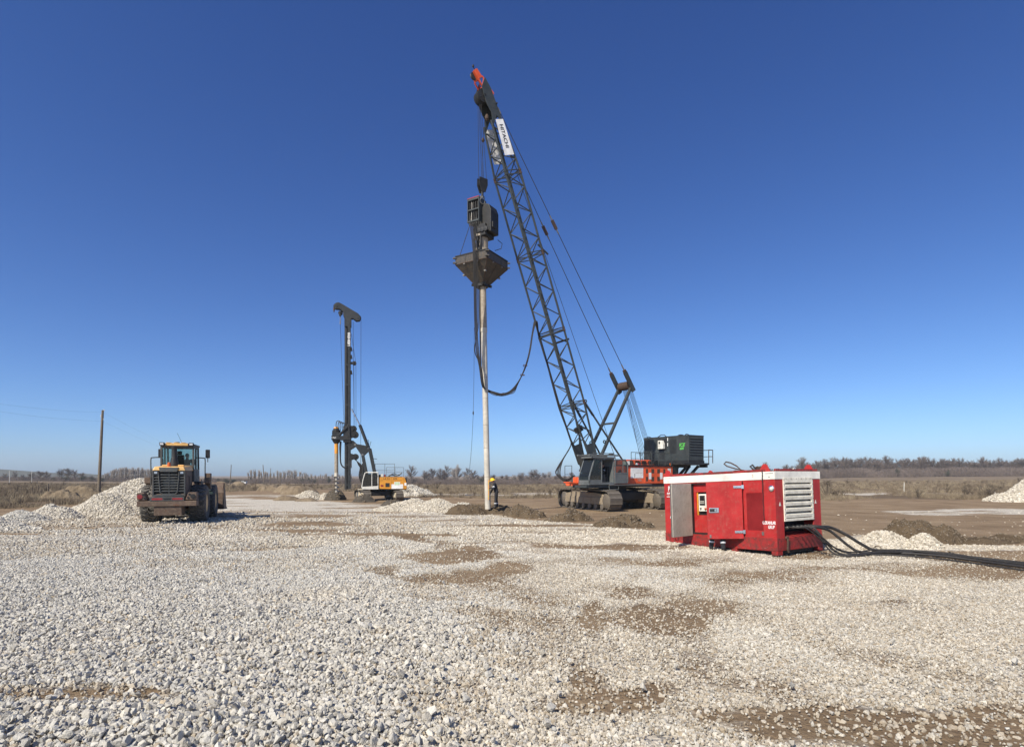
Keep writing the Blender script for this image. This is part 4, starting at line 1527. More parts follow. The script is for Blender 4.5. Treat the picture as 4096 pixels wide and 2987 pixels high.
gd, u, n = leaf('open_door', (-.875, y0 - .02), (-.775, y0 - 1.03), .40, 2.055, M_GALV)
gd['label'] = 'bare grey inner face of the left door leaf'
fr = MB()
a = Vector((-.875, y0 - .02, 0)) - n * 1.02
b = Vector((-.775, y0 - 1.03, 0)) - n * 1.02
inn = Vector((-u.y, u.x, 0)) * -1
for p, q in ((a + Vector((0, 0, .43)), b + Vector((0, 0, .43))), (a + Vector((0, 0, 2.03)), b + Vector((0, 0, 2.03))), (b + Vector((0, 0, .42)), b + Vector((0, 0, 2.04))), (a + u * .03 + Vector((0, 0, .42)), a + u * .03 + Vector((0, 0, 2.04)))):
    fr.bar(p, q, .035, .035)
fr.build('door_frame', M_STEEL, gd)
MB().path([b + Vector((0, 0, .39)) - u * .15, b + Vector((0, 0, .30)) - u * .17, b + Vector((0, 0, .30)) - u * .32, b + Vector((0, 0, .39)) - u * .30], .012, 6).build('pull_handle', M_RED, gd)
rd, u, n = leaf('closed_door', (1.0, y0 - .03), (.30, y0 - .74), .395, 2.065, M_RED)
rd['label'] = 'plain red right door leaf standing ajar'
nn = Vector((-u.y, u.x, 0))
if nn.dot(Vector((0, -1, 0))) < 0: nn = -nn
H0 = Vector((1.0, y0 - .03, 0))
out = nn * .026
for zz in (1.905, .595):
    hg = MB()
    for s0, s1, hh in ((-.05, .02, .11), (.02, .24, .07)):
        pa, pb = H0 + u * s0 + out, H0 + u * s1 + out
        hg.hexa([(p.x, p.y, zz - hh / 2) for p in (pa, pb, pb + nn * .018, pa + nn * .018)], [(p.x, p.y, zz + hh / 2) for p in (pa, pb, pb + nn * .018, pa + nn * .018)])
    hg.build('hinge', M_CHROME, rd, .004)


def on_leaf(s, z, w_, h_, name, mat, d0=.0, d1=.012):
    pa, pb = H0 + u * (s - w_ / 2) + out, H0 + u * (s + w_ / 2) + out
    q = (pa + nn * d0, pb + nn * d0, pb + nn * d1, pa + nn * d1)
    return MB().hexa([(p.x, p.y, z - h_ / 2) for p in q], [(p.x, p.y, z + h_ / 2) for p in q]).build(name, mat, rd, .004)


on_leaf(.80, 1.235, .27, .15, 'latch_plate', M_CHROME)
on_leaf(.82, 1.235, .19, .09, 'latch_recess', M_DARK, .012, .016)
on_leaf(.76, 1.235, .05, .07, 'latch_paddle', M_CHROME, .016, .03)
on_leaf(.92, .47, .05, .09, 'lock_tab', M_STEEL)
# grille, lamp, tabs, chain
gr = MB()
for k in range(22):
    gr.bar((1.105 + k * .0243, y0 + .02, .645), (1.105 + k * .0243, y0 + .02, 1.715), .013, .006)
for k in range(44):
    gr.bar((1.10, y0 + .022, .655 + k * .0243), (1.62, y0 + .022, .655 + k * .0243), .013, .006)
gr.build('ventilation_grille', M_MESHRED, gen)
MB().span((1.09, y0 + .09, .63), (1.63, y0 + .12, 1.73)).build('grille_backing', M_BLACK, gen)
lp = MB().lathe([(.085, 0), (.085, .02), (.06, .03), (.055, .012)], (1.918, y0 + .012, 1.836), (0, -1, 0), 20).build('round_lamp', M_CHROME, gen, smooth=True)
MB().lathe([(.05, 0), (.04, .018), (.01, .03)], (1.918, y0 + .0, 1.836), (0, -1, 0), 14).build('lamp_lens', M_CREAM, lp, smooth=True)
for xx in (-1.74, 1.60):
    MB().span((xx - .03, y0 - .004, .52), (xx + .03, y0 + .011, .62)).build('tie_down_tab', M_STEEL, gen)
chn = MB()
for k in range(36):
    zz = GH + .02 - k * .04
    ang = 0 if k % 2 else R(90)
    dx, dy = .014 * math.cos(ang), .014 * math.sin(ang)
    cx, cy = 1.668 + .004 * math.sin(k * .8), y0 - .022
    chn.path([(cx - dx, cy - dy, zz + .016), (cx, cy, zz + .026), (cx + dx, cy + dy, zz + .016), (cx + dx, cy + dy, zz - .016), (cx, cy, zz - .026), (cx - dx, cy - dy, zz - .016), (cx - dx, cy - dy, zz + .016)], .006, 4)
chn.build('chain', M_BLACK, gen)
# roof clutter: sling, exhaust cap, coiled rope
MB().path([(.1, -.55, GH + .02), (.35, -.55, GH + .10), (.55, -.5, GH + .09), (.35, -.48, GH + .25), (.12, -.45, GH + .36), (-.05, -.45, GH + .40), (-.12, -.45, GH + .34), (.0, -.47, GH + .26), (.3, -.5, GH + .17), (.7, -.55, GH + .08), (1.1, -.6, GH + .06)], .022, 6).build('lifting_sling', M_RUST, gen, smooth=True)
MB().path([(1.2, -.6, GH + .03), (1.0, -.62, GH + .12), (.92, -.62, GH + .2), (1.0, -.62, GH + .24), (1.06, -.62, GH + .16), (1.3, -.7, GH + .05), (1.6, -.85, GH + .12)], .026, 6).build('rope_loop', M_BLACK, gen, smooth=True)
MB().lathe([(.20, 0), (.20, .06), (.16, .13), (.08, .17), (.01, .18)], (.85, .1, GH + .05), (0, 0, 1), 18).tube((.85, .1, GH), (.85, .1, GH + .06), .1, 12).build('exhaust_cap', M_DARK, gen, smooth=True)
MB().path([(x0 + .3, y0 + .18, GH + .03), (-1.2, y0 + .2, GH + .07), (-.8, y0 + .25, GH + .05), (-.3, y0 + .22, GH + .04)], .022, 6).path([(x0 + .35, y0 + .3, GH + .03), (-1.1, y0 + .35, GH + .10), (-.6, y0 + .3, GH + .05)], .018, 6).build('wire_sling', M_RUST, gen, smooth=True)
rope = []
for k in range(60):
    a = k * .55
    rope.append((1.45 + .14 * math.cos(a) * (1 + .2 * math.sin(k * .37)), y0 + .25 + .1 * math.sin(a), GH + .05 + .1 * math.sin(k * .05) + .02 * math.sin(k * 1.7)))
MB().path(rope, .016, 5).build('coiled_chain', M_RUST, gen)
MB().lathe([(.03, 0), (.035, .04), (.02, .09)], (x1 - .2, .1, GH + .01), (0, 0, 1), 10).build('roof_valve', M_CREAM, gen)
# lettering and marks
Xr, Zu = (1, 0, 0), (0, 0, 1)
yf = y0 + .009
text('PP', .24, M_WHITEINK, gen, (-1.77, yf, 1.90), Xr, Zu, stretch=.62, off=.006)
text('A', .06, M_WHITEINK, gen, (-1.585, yf, 1.90), Zu, (-1, 0, 0))
text('POWER', .115, M_WHITEINK, gen, (-1.755, yf, 1.742), Xr, Zu, stretch=.72, off=.003)
text('www.ozkanlar', .062, M_WHITEINK, gen, (-1.765, yf, 1.648), Xr, Zu, stretch=.82, off=.002)
lg = MB()
for poly in ([(-1.80, .93), (-1.66, .93), (-1.645, .98), (-1.74, .98), (-1.725, 1.03), (-1.68, 1.03), (-1.665, 1.08), (-1.75, 1.08)], [(-1.76, 1.095), (-1.60, 1.095), (-1.59, 1.125), (-1.75, 1.125)], [(-1.63, .93), (-1.60, 1.08), (-1.57, 1.08), (-1.585, .99)],
             [(-1.62, 1.24), (-1.58, 1.24), (-1.58, 1.40), (-1.60, 1.40)]):
    lg.prism(poly, yf - .004, yf + .002)
lg.build('emblem', M_WHITEINK, gen)
text('OZKANLAR', .125, M_WHITEINK, gen, (1.80, yf, .872), Xr, Zu, stretch=.60, off=.003)
text('GRUP', .125, M_WHITEINK, gen, (1.865, yf, .752), Xr, Zu, stretch=.62, off=.003)
for yy, zz in ((-.92, 1.40), (.855, 1.42)):
    MB().prism([(yy - .045, zz - .055), (yy + .045, zz - .055), (yy, zz + .055)], x1 - .013, x1 - .006, 'x').build('warning_triangle', M_CREAM, gen)
for xx, w_ in ((-1.83, .30), (1.86, .26)):
    MB().span((xx - w_ / 2, y0 - .004, GH - .055), (xx + w_ / 2, y0 + .001, GH - .045)).build('printed_line', M_INK, gen)
    MB().prism([(xx - .02, GH - .165), (xx + .02, GH - .165), (xx, GH - .13)], y0 - .004, y0 + .001).build('warning_symbol', M_INK, gen)
text('S', .12, M_GREYINK, gen, (1.35, y0 - .002, GH - .10), Xr, Zu)
# hanging hook at the corner
MB().lathe([(.05, -.03), (.05, .03)], (x1 + .03, -.72, .44), (1, 0, 0), 12).path([(x1 + .05, -.72, .42), (x1 + .06, -.73, .30), (x1 + .05, -.74, .12), (x1 + .05, -.70, .04)], .03, 6).build('tow_hook', M_RUST, gen)
# hose couplings in the recess
cp = MB()
for k, yy in enumerate((-.55, -.25, -.05, .15, .35, .52)):
    cp.tube((x1 - .45, yy, .74), (x1 - .02, yy, .72), .03, 8).lathe([(.045, 0), (.045, .08)], (x1 - .12, yy, .72), (1, 0, 0), 6)
cp.build('hose_couplings', M_STEEL, gen, smooth=True)


# hydraulic hoses: each its own thing, from the couplings over the ground to the right
def gpt(px, py, up=.05):
    x, y = G(px, py)
    return Vector((x, y, tz(x, y) + up))


GM = Matrix.Translation((7.2247, 17.8558, -.0349)) @ Euler((.0011, -.0434, -1.0094)).to_matrix().to_4x4()


def bez(pts, n=8):
    """Catmull-Rom through the points"""
    P_ = [Vector(p) for p in pts]
    P_ = [P_[0] * 2 - P_[1]] + P_ + [P_[-1] * 2 - P_[-2]]
    r = []
    for i in range(1, len(P_) - 2):
        for k in range(n):
            t = k / n
            a, b, c, d = P_[i - 1:i + 3]
            r.append(.5 * ((2 * b) + (c - a) * t + (2 * a - 5 * b + 4 * c - d) * t * t + (3 * b - a - 3 * c + d) * t ** 3))
    r.append(P_[-2])
    return r


def hose(label, start, pts, r, dy=0.0):
    s = GM @ Vector(start)
    s2 = GM @ (Vector(start) + Vector((.25, .05, -.02)))
    o = MB().path(bez([s, s2] + pts, 7), r, 8).build('hydraulic_hose', M_HOSE, None, smooth=True)
    tag(o, label, 'hose')
    return o


hose('thickest black hose arching highest out of the red power unit', (x1 - .03, .52, .72), [P(3325, 2110, 16.6), P(3385, 2138, 16.5), P(3440, 2172, 16.4), P(3500, 2200, 16.3), gpt(3600, 2216, .07), gpt(3790, 2228, .07), gpt(3920, 2246, .06), gpt(4096, 2270, .06), gpt(4400, 2300, .06)], .044)
hose('black hose just below the highest arching hose of the power unit', (x1 - .03, .35, .72), [P(3315, 2120, 16.3), P(3355, 2150, 16.2), P(3400, 2186, 16.1), P(3450, 2208, 16.0), gpt(3600, 2222, .05), gpt(3760, 2236, .05), gpt(3900, 2250, .05), gpt(4096, 2276, .05), gpt(4400, 2312, .05)], .038)
hose('black hose dropping to the gravel at the power unit and joining the bundle', (x1 - .03, .15, .72), [P(3265, 2120, 16.0), P(3305, 2170, 15.9), P(3345, 2206, 15.8), gpt(3400, 2226, .04), gpt(3520, 2222, .06), gpt(3720, 2226, .09), gpt(3860, 2242, .10), gpt(4096, 2266, .10), gpt(4400, 2304, .08)], .032)
hose('thin black hose running low beside the power unit skid', (x1 - .03, -.05, .72), [P(3250, 2118, 15.9), P(3290, 2165, 15.8), P(3325, 2205, 15.7), gpt(3370, 2226, .03), gpt(3440, 2226, .03), gpt(3560, 2220, .10), gpt(3740, 2230, .11), gpt(4096, 2262, .05), gpt(4400, 2296, .05)], .024)
hose('thin black hose with the longest slack loop on the gravel', (x1 - .03, -.25, .72), [P(3235, 2108, 15.8), P(3290, 2150, 15.8), P(3350, 2196, 15.8), gpt(3420, 2222, .04), gpt(3560, 2226, .03), gpt(3740, 2242, .03), gpt(4096, 2284, .03), gpt(4400, 2320, .03)], .022)
hose('thinnest black cable leaving the coupling nearest the power unit corner', (x1 - .03, -.55, .74), [P(3225, 2112, 15.7), P(3285, 2156, 15.7), P(3345, 2192, 15.7), gpt(3410, 2218, .06), gpt(3520, 2216, .09), gpt(3700, 2228, .10), gpt(4096, 2272, .09), gpt(4400, 2306, .08)], .018)
for k, (px, py) in enumerate(((3508, 2204), (3806, 2232))):
    c = gpt(px, py, .06)
    pts = [c + Vector((.02 * math.sin(a * 3), .15 * math.cos(a), .085 * math.sin(a))) for a in np.linspace(0, 6.28, 18)]
    o = MB().path(pts, .012, 5).path([p + Vector((.035, 0, 0)) for p in pts], .010, 5).build('rope_tie', M_WOODPOLE)
    tag(o, ('rope tied round the hoses where they join near the power unit', 'rope tied round the hose bundle beside the round soil mound')[k], 'rope tie')

# second worker, seen below the red door
hx = GM @ Vector((.36, y0 - .40, 0))
person('worker standing behind the ajar red door with only the dark trouser legs showing', (hx.x, hx.y, tz(hx.x, hx.y) - .04), math.atan2(-(GM @ Vector((0, 0, 0)) - GM @ Vector((-.6, 1, 0))).y, -(GM @ Vector((0, 0, 0)) - GM @ Vector((-.6, 1, 0))).x),
       stand(.05, dict(ell=(.1, .27, 1.14), wrl=(.28, .2, 1.2), elr=(.1, -.27, 1.14), wrr=(.28, -.2, 1.16)), .06) | dict(anl=(.05, .19, .09), anr=(-.03, -.17, .09), knl=(.06, .15, .5), knr=(.02, -.14, .5)), None, True, scale=.97)


# ================================================================== crawler machines: shared track builder
def track_loop(length, hgt, sag=.06, rise=.10, n=200):
    """closed outline of a crawler chain in x-z, ground at z = 0"""
    r = hgt / 2 - rise / 2
    pts = []
    hl = length / 2 - r
    for k in range(60):
        t = k / 60
        pts.append((-hl + 2 * hl * t, 0.0))
    for k in range(40):
        a = -math.pi / 2 + math.pi * k / 40
        pts.append((hl + r * math.cos(a), r + r * math.sin(a)))
    for k in range(60):
        t = k / 60
        pts.append((hl - 2 * hl * t, 2 * r + rise * math.sin(math.pi * t) ** .7 - sag * abs(math.sin(3 * math.pi * t)) * math.sin(math.pi * t)))
    for k in range(40):
        a = math.pi / 2 + math.pi * k / 40
        pts.append((-hl + r * math.cos(a), r + r * math.sin(a)))
    return pts, r, hl


def make_track(parent, centre, rotz, length, hgt, width, n_shoes, mud, shoe_mat, inset=.12):
    pts, r, hl = track_loop(length, hgt)
    fr = MB()
    w2 = width / 2
    zc = r
    prof = [(-hl, zc - r * .42), (hl, zc - r * .42), (hl + r * .15, zc), (hl * .86, zc + r * .62), (hl * .5, zc + r * .78), (-hl * .5, zc + r * .78), (-hl * .86, zc + r * .62), (-hl - r * .15, zc)]
    fr.prism(prof, -w2 + inset, w2 - inset)
    for s in (-1, 1):
        fr.span((-hl * .9, s * (w2 - inset), zc - r * .36), (hl * .9, s * (w2 - inset + .05), zc + r * .30))
        for k in range(5):
            xx = -hl * .75 + k * hl * .375
            fr.box((xx, s * (w2 - inset + .055), zc + r * .05), (.05, .03, r * .6))
    f = fr.build('track_frame', mud, parent, .015)
    f.location = centre
    f.rotation_euler = (0, 0, rotz)
    for k in range(7):
        xx = -hl * .84 + k * hl * .28
        MB().lathe([(.05, -w2 + .06), (r * .30, -w2 + .08), (r * .30, -w2 + .26), (r * .2, -w2 + .28), (r * .2, w2 - .28), (r * .30, w2 - .26), (r * .30, w2 - .08), (.05, w2 - .06)], (xx, 0, r * .32 + .05), (0, 1, 0), 14).build('track_roller', shoe_mat, f, smooth=True)
    for nm, xx in (('idler_wheel', -hl), ('drive_sprocket', hl)):
        MB().lathe([(.06, -w2 + .05), (r * .5, -w2 + .07), (r * .78, -w2 + .16), (r * .84, 0), (r * .78, w2 - .16), (r * .5, w2 - .07), (.06, w2 - .05)], (xx, 0, r), (0, 1, 0), 22).build(nm, shoe_mat, f, smooth=True)
    # shoes
    P_ = [Vector((a, 0, b)) for a, b in pts]
    acc = [0.0]
    for a, b in zip(P_, P_[1:] + P_[:1]):
        acc.append(acc[-1] + (b - a).length)
    tot = acc[-1]
    pitch = tot / n_shoes
    sh = MB()
    sh.span((-pitch * .47, -w2, -.005), (pitch * .47, w2, .035))
    sh.prism([(-pitch * .30, .0), (-pitch * .12, .0), (-pitch * .16, -.05), (-pitch * .26, -.05)], -w2, w2)
    sh.span((-pitch * .3, -w2 * .45, .035), (pitch * .5, -w2 * .25, .10)).span((-pitch * .3, w2 * .25, .035), (pitch * .5, w2 * .45, .10))
    me = sh.mesh('track_shoe')
    me.materials.append(shoe_mat)
    for k in range(n_shoes):
        d = (k + .5) * pitch
        i = max(j for j in range(len(acc)) if acc[j] <= d)
        i = min(i, len(P_) - 1)
        a, b = P_[i], P_[(i + 1) % len(P_)]
        p = a.lerp(b, (d - acc[i]) / max(1e-6, (b - a).length))
        tg = (b - a).normalized()
        o = bpy.data.objects.new('track_shoe', me)
        COL.objects.link(o)
        o.parent = f
        o.location = p
        o.rotation_euler = (0, -math.atan2(tg.z, tg.x), 0)
    return f


def rail(parent, pts, h, posts, mat, r=.02, mid=True, name='handrail'):
    """handrail along ground points (x, y, z)"""
    mb = MB()
    P_ = [Vector(p) for p in pts]
    up = Vector((0, 0, h))
    for a, b in zip(P_[:-1], P_[1:]):
        mb.tube(a + up, b + up, r, 6)
        if mid: mb.tube(a + up * .5, b + up * .5, r * .8, 6)
        for k in range(posts + 1):
            q = a.lerp(b, k / posts)
            mb.tube(q, q + up, r, 6)
    return mb.build(name, mat, parent)


# ================================================================== crawler crane
CA = R(33)
CC = Vector((6.9, 38.7, 0))
CF = Vector((-math.cos(CA), -math.sin(CA), 0))
CLf = Vector((math.sin(CA), -math.cos(CA), 0))


def CW(t, s, z):
    return CC + CF * t + CLf * s + Vector((0, 0, z))


crane = empty('crawler_crane', CC, (0, 0, math.pi + CA), 'orange and grey crawler crane with a tall lattice boom', 'crane')
TR = R(82)
tdir = Vector((math.cos(TR), math.sin(TR), 0))
tper = Vector((-math.sin(TR), math.cos(TR), 0))
for s in (-1, 1):
    make_track(crane, tper * (1.98 * s), TR, 6.5, 1.36, .92, 46, M_MUDSTEEL, M_TRACK)
cb = MB()
cb.box((0, 0, .85), (2.3, 2.6, .75), (0, 0, TR)).box(tdir * 1.2 + Vector((0, 0, .85)), (.5, 3.3, .5), (0, 0, TR)).box(tdir * -1.2 + Vector((0, 0, .85)), (.5, 3.3, .5), (0, 0, TR))
cb.build('carbody', M_DARK, crane, .02)
MB().tube((0, 0, 1.2), (0, 0, 1.47), .95, 32).build('slew_ring', M_DARK, crane, smooth=True)
# revolving deck
dk = MB()
dk.span((-4.25, -1.45, 1.47), (2.3, 1.45, 1.66)).span((-4.2, .35, 1.5), (2.6, .5, 2.2)).span((-4.2, -.5, 1.5), (2.6, -.35, 2.2)).span((1.4, .6, 1.45), (4.0, 1.95, 1.62))
dk.build('deck', M_GREY, crane, .015)
# engine housings
HB, HT = 1.66, 2.86
for s in (1, -1):
    a, b = (.62, 1.62) if s > 0 else (-1.62, -.62)
    hs = MB().span((-4.25, a, HB), (.42, b, HT)).build('engine_housing', M_ORANGE, crane, .04)
    MB().span((-4.2, a + .02, HT + .001), (.40, b + (.06 if s > 0 else -.0), HT + .07)).build('catwalk', M_DARK, hs)
    MB().prism([(.25, HT + .07), (.25, HT + .30), (.0, HT + .44), (-2.3, HT + .44), (-2.75, HT + .07)], a + .12, b - .28).build('engine_cowl', M_ORANGE, hs, .03)
    if s > 0:
        for k in range(4):
            MB().prism([(-.25 - k * .62, HT + .12), (-.72 - k * .62, HT + .12), (-.60 - k * .62, HT + .38), (-.2 - k * .62, HT + .38)], b - .29, b - .272).build('cowl_vent', M_RUST, hs)
        yo = b + .004
        for k, xc in enumerate((-1.95, -3.05)):
            MB().span((xc - .52, b - .004, 1.74), (xc + .52, yo + .006, 2.78)).build('service_door', M_ORANGE, hs, .006)
            for dx, ww in ((-.30, .20), (.26, .28)) if k else ((-.26, .28), (.30, .20)):
                for zz in (1.84, 2.38):
                    MB().span((xc + dx - ww / 2, yo + .0065, zz), (xc + dx + ww / 2, yo + .011, zz + .30)).build('vent_mesh', M_RUST, hs)
            MB().span((xc - .12, yo + .011, 1.98), (xc + .13, yo + .014, 2.42)).build('notice_sheet', M_SIGN, hs)
        MB().span((-1.30, yo, 2.06), (-.12, yo + .004, 2.76)).build('white_panel', M_SIGN, hs)
        MB().span((-1.2, yo + .0042, 2.40), (-.55, yo + .0055, 2.42)).build('faded_print', M_GREYINK, hs)
        MB().span((-.52, yo + .0045, 2.10), (-.48, yo + .006, 2.36)).build('scuff_mark', M_INK, hs)
        text('900', .26, M_GREYINK, hs, (-.95, yo + .003, 1.92), (-1, 0, 0), (0, 0, 1), name='faded_lettering')
        MB().span((-4.02, yo, 1.75), (-3.72, yo + .004, 2.72)).build('load_chart', M_SIGN, hs)
        for k in range(12):
            MB().span((-3.99, yo + .0042, 1.80 + k * .075), (-3.75, yo + .0055, 1.81 + k * .075)).build('chart_line', M_GREYINK, hs)
# rear: counterweight
MB().span((-5.0, -1.55, 1.55), (-4.27, 1.50, 2.95)).build('counterweight', M_GREY, crane, .06)
MB().lathe([(.05, 0), (.05, .12), (.02, .16)], (-4.15, 1.45, HT + .08), (0, 0, 1), 10).build('beacon', M_AMBER, crane)
# winch drums between the housings
for k, xx in enumerate((-.6, -1.9, -3.2)):
    MB().lathe([(.42, -.34), (.42, -.29), (.28, -.27), (.28, .27), (.42, .29), (.42, .34)], (xx, 0, 2.15), (0, 1, 0), 20).build('winch_drum', M_DARK, crane, smooth=True)
rail(crane, [(-4.15, 1.60, HT + .07), (-2.15, 1.60, HT + .07)], .85, 3, M_GREY)
rail(crane, [(-1.95, 1.60, HT + .07), (-.2, 1.60, HT + .07)], .85, 2, M_GREY)
rail(crane, [(-2.6, .9, HT + .44), (-1.3, .9, HT + .44)], .45, 2, M_GREY, .016, False)
MB().span((-.1, 1.3, HT + .07), (.3, 1.58, HT + .32)).build('tool_box', M_CREAM, crane, .01)
for xx, mt in ((-.9, M_REFLECT), (-1.05, M_REDCLOTH)):
    MB().lathe([(.07, 0), (.09, .06), (.05, .12)], (xx, 1.42, HT + .08), (0, 0, 1), 10).build('stowed_can', mt, crane)
# running board and step
MB().span((-1.6, 1.63, 1.60), (2.2, 2.12, 1.66)).build('running_board', M_STEEL, crane, .01)
MB().path([(2.2, 2.05, 1.58), (2.2, 2.08, 1.35), (1.4, 2.08, 1.35), (1.4, 2.05, 1.58)], .022, 6).build('step', M_CABGREY, crane)
# cab
c0, c1, sy0, sy1, z0, z1 = 1.75, 3.75, 1.0, 2.05, 1.64, 3.32
cabp = MB()
cabp.span((c0, sy0, z0), (c1 + .1, sy1, z0 + .16))
for (xa, ya) in ((c0 + .04, sy0 + .04), (c0 + .04, sy1 - .04)):
    cabp.bar((xa, ya, z0 + .1), (xa, ya, z1), .09)
for ya in (sy0 + .04, sy1 - .04):
    cabp.bar((c1 + .06, ya, z0 + .1), (c1 + .06, ya, z0 + .50), .08)
    cabp.bar((c1 + .06, ya, z0 + .50), (c1 - .38, ya, z1), .08)
    cabp.bar((c1 - .38, ya, z1 - .04), (c0, ya, z1 - .04), .09)
cabp.bar((c1 - .95, sy1 - .04, z0 + .1), (c1 - .95, sy1 - .04, z1 - .04), .08)
cabp.span((c1 + .03, sy0, z0 + .12), (c1 + .10, sy1, z0 + .30)).span((c0, sy0, z0 + .16), (c0 + .06, sy1, z1 - .06)).span((c0, sy0, z0 + .16), (c1, sy0 + .05, z0 + .7))
cabin_o = cabp.build('cab', M_CABGREY, crane, .012)
rf = MB().span((c0 - .05, sy0 - .08, z1), (c1 - .15, sy1 + .08, z1 + .10))
for k in range(7):
    rf.bar((c1 - .2 - k * .32, sy0 - .05, z1 + .20), (c1 - .2 - k * .32, sy1 + .05, z1 + .20), .05)
rf.bar((c0 - .35, sy1 + .04, z1 + .19), (c1 + .15, sy1 + .04, z1 + .19), .10).bar((c0 - .35, sy0 - .02, z1 + .19), (c1 + .15, sy0 - .02, z1 + .19), .10).bar((c0 - .1, sy1 - .1, z1 + .30), (c1 - .3, sy1 - .1, z1 + .33), .05)
rf.build('roof_guard', M_CABGREY, cabin_o, .008)
MB().tube((c0 - .15, 1.6, z1 + .22), (c0 - .15, 1.6, z1 + .36), .16, 14).build('roof_lamp', M_DARK, cabin_o)
MB().add([(c1 + .09, sy0 + .06, z0 + .52), (c1 + .09, sy1 - .06, z0 + .52), (c1 - .33, sy1 - .06, z1 - .06), (c1 - .33, sy0 + .06, z1 - .06)], [(0, 1, 2, 3)]).build('windscreen', M_GLASSDARK, cabin_o)
MB().add([(c1 + .101, sy0 + .06, z0 + .30), (c1 + .101, sy1 - .06, z0 + .30), (c1 + .095, sy1 - .06, z0 + .5), (c1 + .095, sy0 + .06, z0 + .5)], [(0, 1, 2, 3)]).build('lower_window', M_GLASSDARK, cabin_o)
MB().add([(c1 - .91, sy1 - .03, z0 + .3), (c1 + .03, sy1 - .03, z0 + .3), (c1 + .02, sy1 - .03, z0 + .55), (c1 - .40, sy1 - .03, z1 - .1), (c1 - .91, sy1 - .03, z1 - .1)], [(0, 1, 2, 3, 4)]).build('side_window', M_GLASSDARK, cabin_o)
MB().span((c1 - .93, sy1 - .045, z0 + .16), (c1 + .06, sy1 - .02, z0 + .32)).build('side_panel', M_CABGREY, cabin_o)
st = MB().span((2.0, 1.25, z0 + .16), (2.55, 1.75, z0 + .48)).build('operator_seat', M_BLACK, cabin_o, .04)
MB().box((2.02, 1.5, z0 + .82), (.14, .5, .7), (0, -.12, 0)).build('seat_back', M_BLACK, st, .04)
MB().span((2.9, 1.15, z0 + .16), (3.3, 1.45, z0 + .85)).span((2.4, 1.8, z0 + .16), (2.9, 1.95, z0 + .65)).build('control_console', M_DARK, cabin_o, .03)
# open cab door swung back along the housing
dr = MB()
d0, d1, ys = .60, 1.70, sy1 + .03
dr.bar((d0, ys, z0 + .16), (d0, ys, z1 - .35), .07).bar((d1, ys, z0 + .06), (d1, ys, z1 - .05), .07).bar((d0 + .02, ys, z0 + .12), (d1 - .02, ys, z0 + .12), .08).bar((d0 + .2, ys, z1 - .07), (d1 - .02, ys, z1 - .07), .07).bar((d0, ys, z1 - .36), (d0 + .22, ys, z1 - .07), .07).bar((d0 + .03, ys, z0 + .75), (d1 - .03, ys, z0 + .75), .06).bar((d0 + .42, ys, z0 + .78), (d0 + .42, ys, z1 - .1), .05)
dr.span((d0 + .04, ys - .015, z0 + .15), (d1 - .04, ys + .015, z0 + .73))
dro = dr.build('cab_door', M_CABGREY, crane, .008)
MB().add([(d0 + .04, ys, z0 + .78), (d1 - .04, ys, z0 + .78), (d1 - .04, ys, z1 - .1), (d0 + .24, ys, z1 - .1), (d0 + .04, ys, z1 - .36)], [(0, 1, 2, 3, 4)]).build('door_glass', M_GLASSDARK, dro)
# front bracket, orange
MB().span((2.6, -.5, 1.55), (3.7, .9, 1.72)).span((3.2, .35, 1.72), (3.75, .9, 2.12)).prism([(3.7, 1.66), (4.5, 1.76), (4.5, 1.83), (3.7, 1.80)], .3, .9).build('front_bracket', M_ORANGE, crane, .02)
rail(crane, [(4.3, .2, 1.75), (4.3, .9, 1.75)], 1.1, 1, M_DARK, .018)

# ---------------------------------------------------------------- boom
FOOT = Vector((1.75, 0, 1.95))
TIP = Vector((10.05, 0, 24.4))
BA = (TIP - FOOT).normalized()
BN = Vector((-BA.z, 0, BA.x))
BL = (TIP - FOOT).length


def bw(s): return float(np.interp(s, [0, 1.2, 5.2, 19.6, 22.4, 24.2], [1.30, 1.30, 1.18, 1.18, .84, .70]))


def bd(s): return float(np.interp(s, [0, 1.2, 5.2, 19.6, 22.4, 24.2], [.28, .55, 1.12, 1.12, .80, .56]))


def bp(i, j, s): return FOOT + BA * s + Vector((0, i * bw(s) / 2, 0)) + BN * (j * bd(s) / 2)


boom = MB()
for i in (-1, 1):
    q = [bp(i, -1, -.3), bp(i, -1, 3.2), bp(i, -.55, 2.5), bp(i, .55, 2.5), bp(i, 1, 3.2), bp(i, 1, -.3)]
    off = Vector((0, .03, 0))
    boom.hexa([p - off for p in q], [p + off for p in q])
boom.hexa([bp(-1, 1, .1), bp(1, 1, .1), bp(1, 1, 1.5), bp(-1, 1, 1.5)], [p + BN * .03 for p in (bp(-1, 1, .1), bp(1, 1, .1), bp(1, 1, 1.5), bp(-1, 1, 1.5))])
boom.hexa([bp(-1, -1, .1), bp(1, -1, .1), bp(1, -1, 1.9), bp(-1, -1, 1.9)], [p - BN * .03 for p in (bp(-1, -1, .1), bp(1, -1, .1), bp(1, -1, 1.9), bp(-1, -1, 1.9))])
boom_o = boom.build('boom', M_GREY, crane, .01)
for i in (-1, 1):
    for j in (-1, 1):
        MB().path([bp(i, j, s) for s in (1.2, 5.2, 9.8, 14.6, 19.6, 22.6)], .064, 8).build('boom_chord', M_GREY, boom_o, smooth=True)


def brace(a, b, r=.033):
    MB().tube(a, b, r, 6).build('lattice_brace', M_GREY, boom_o, smooth=True)


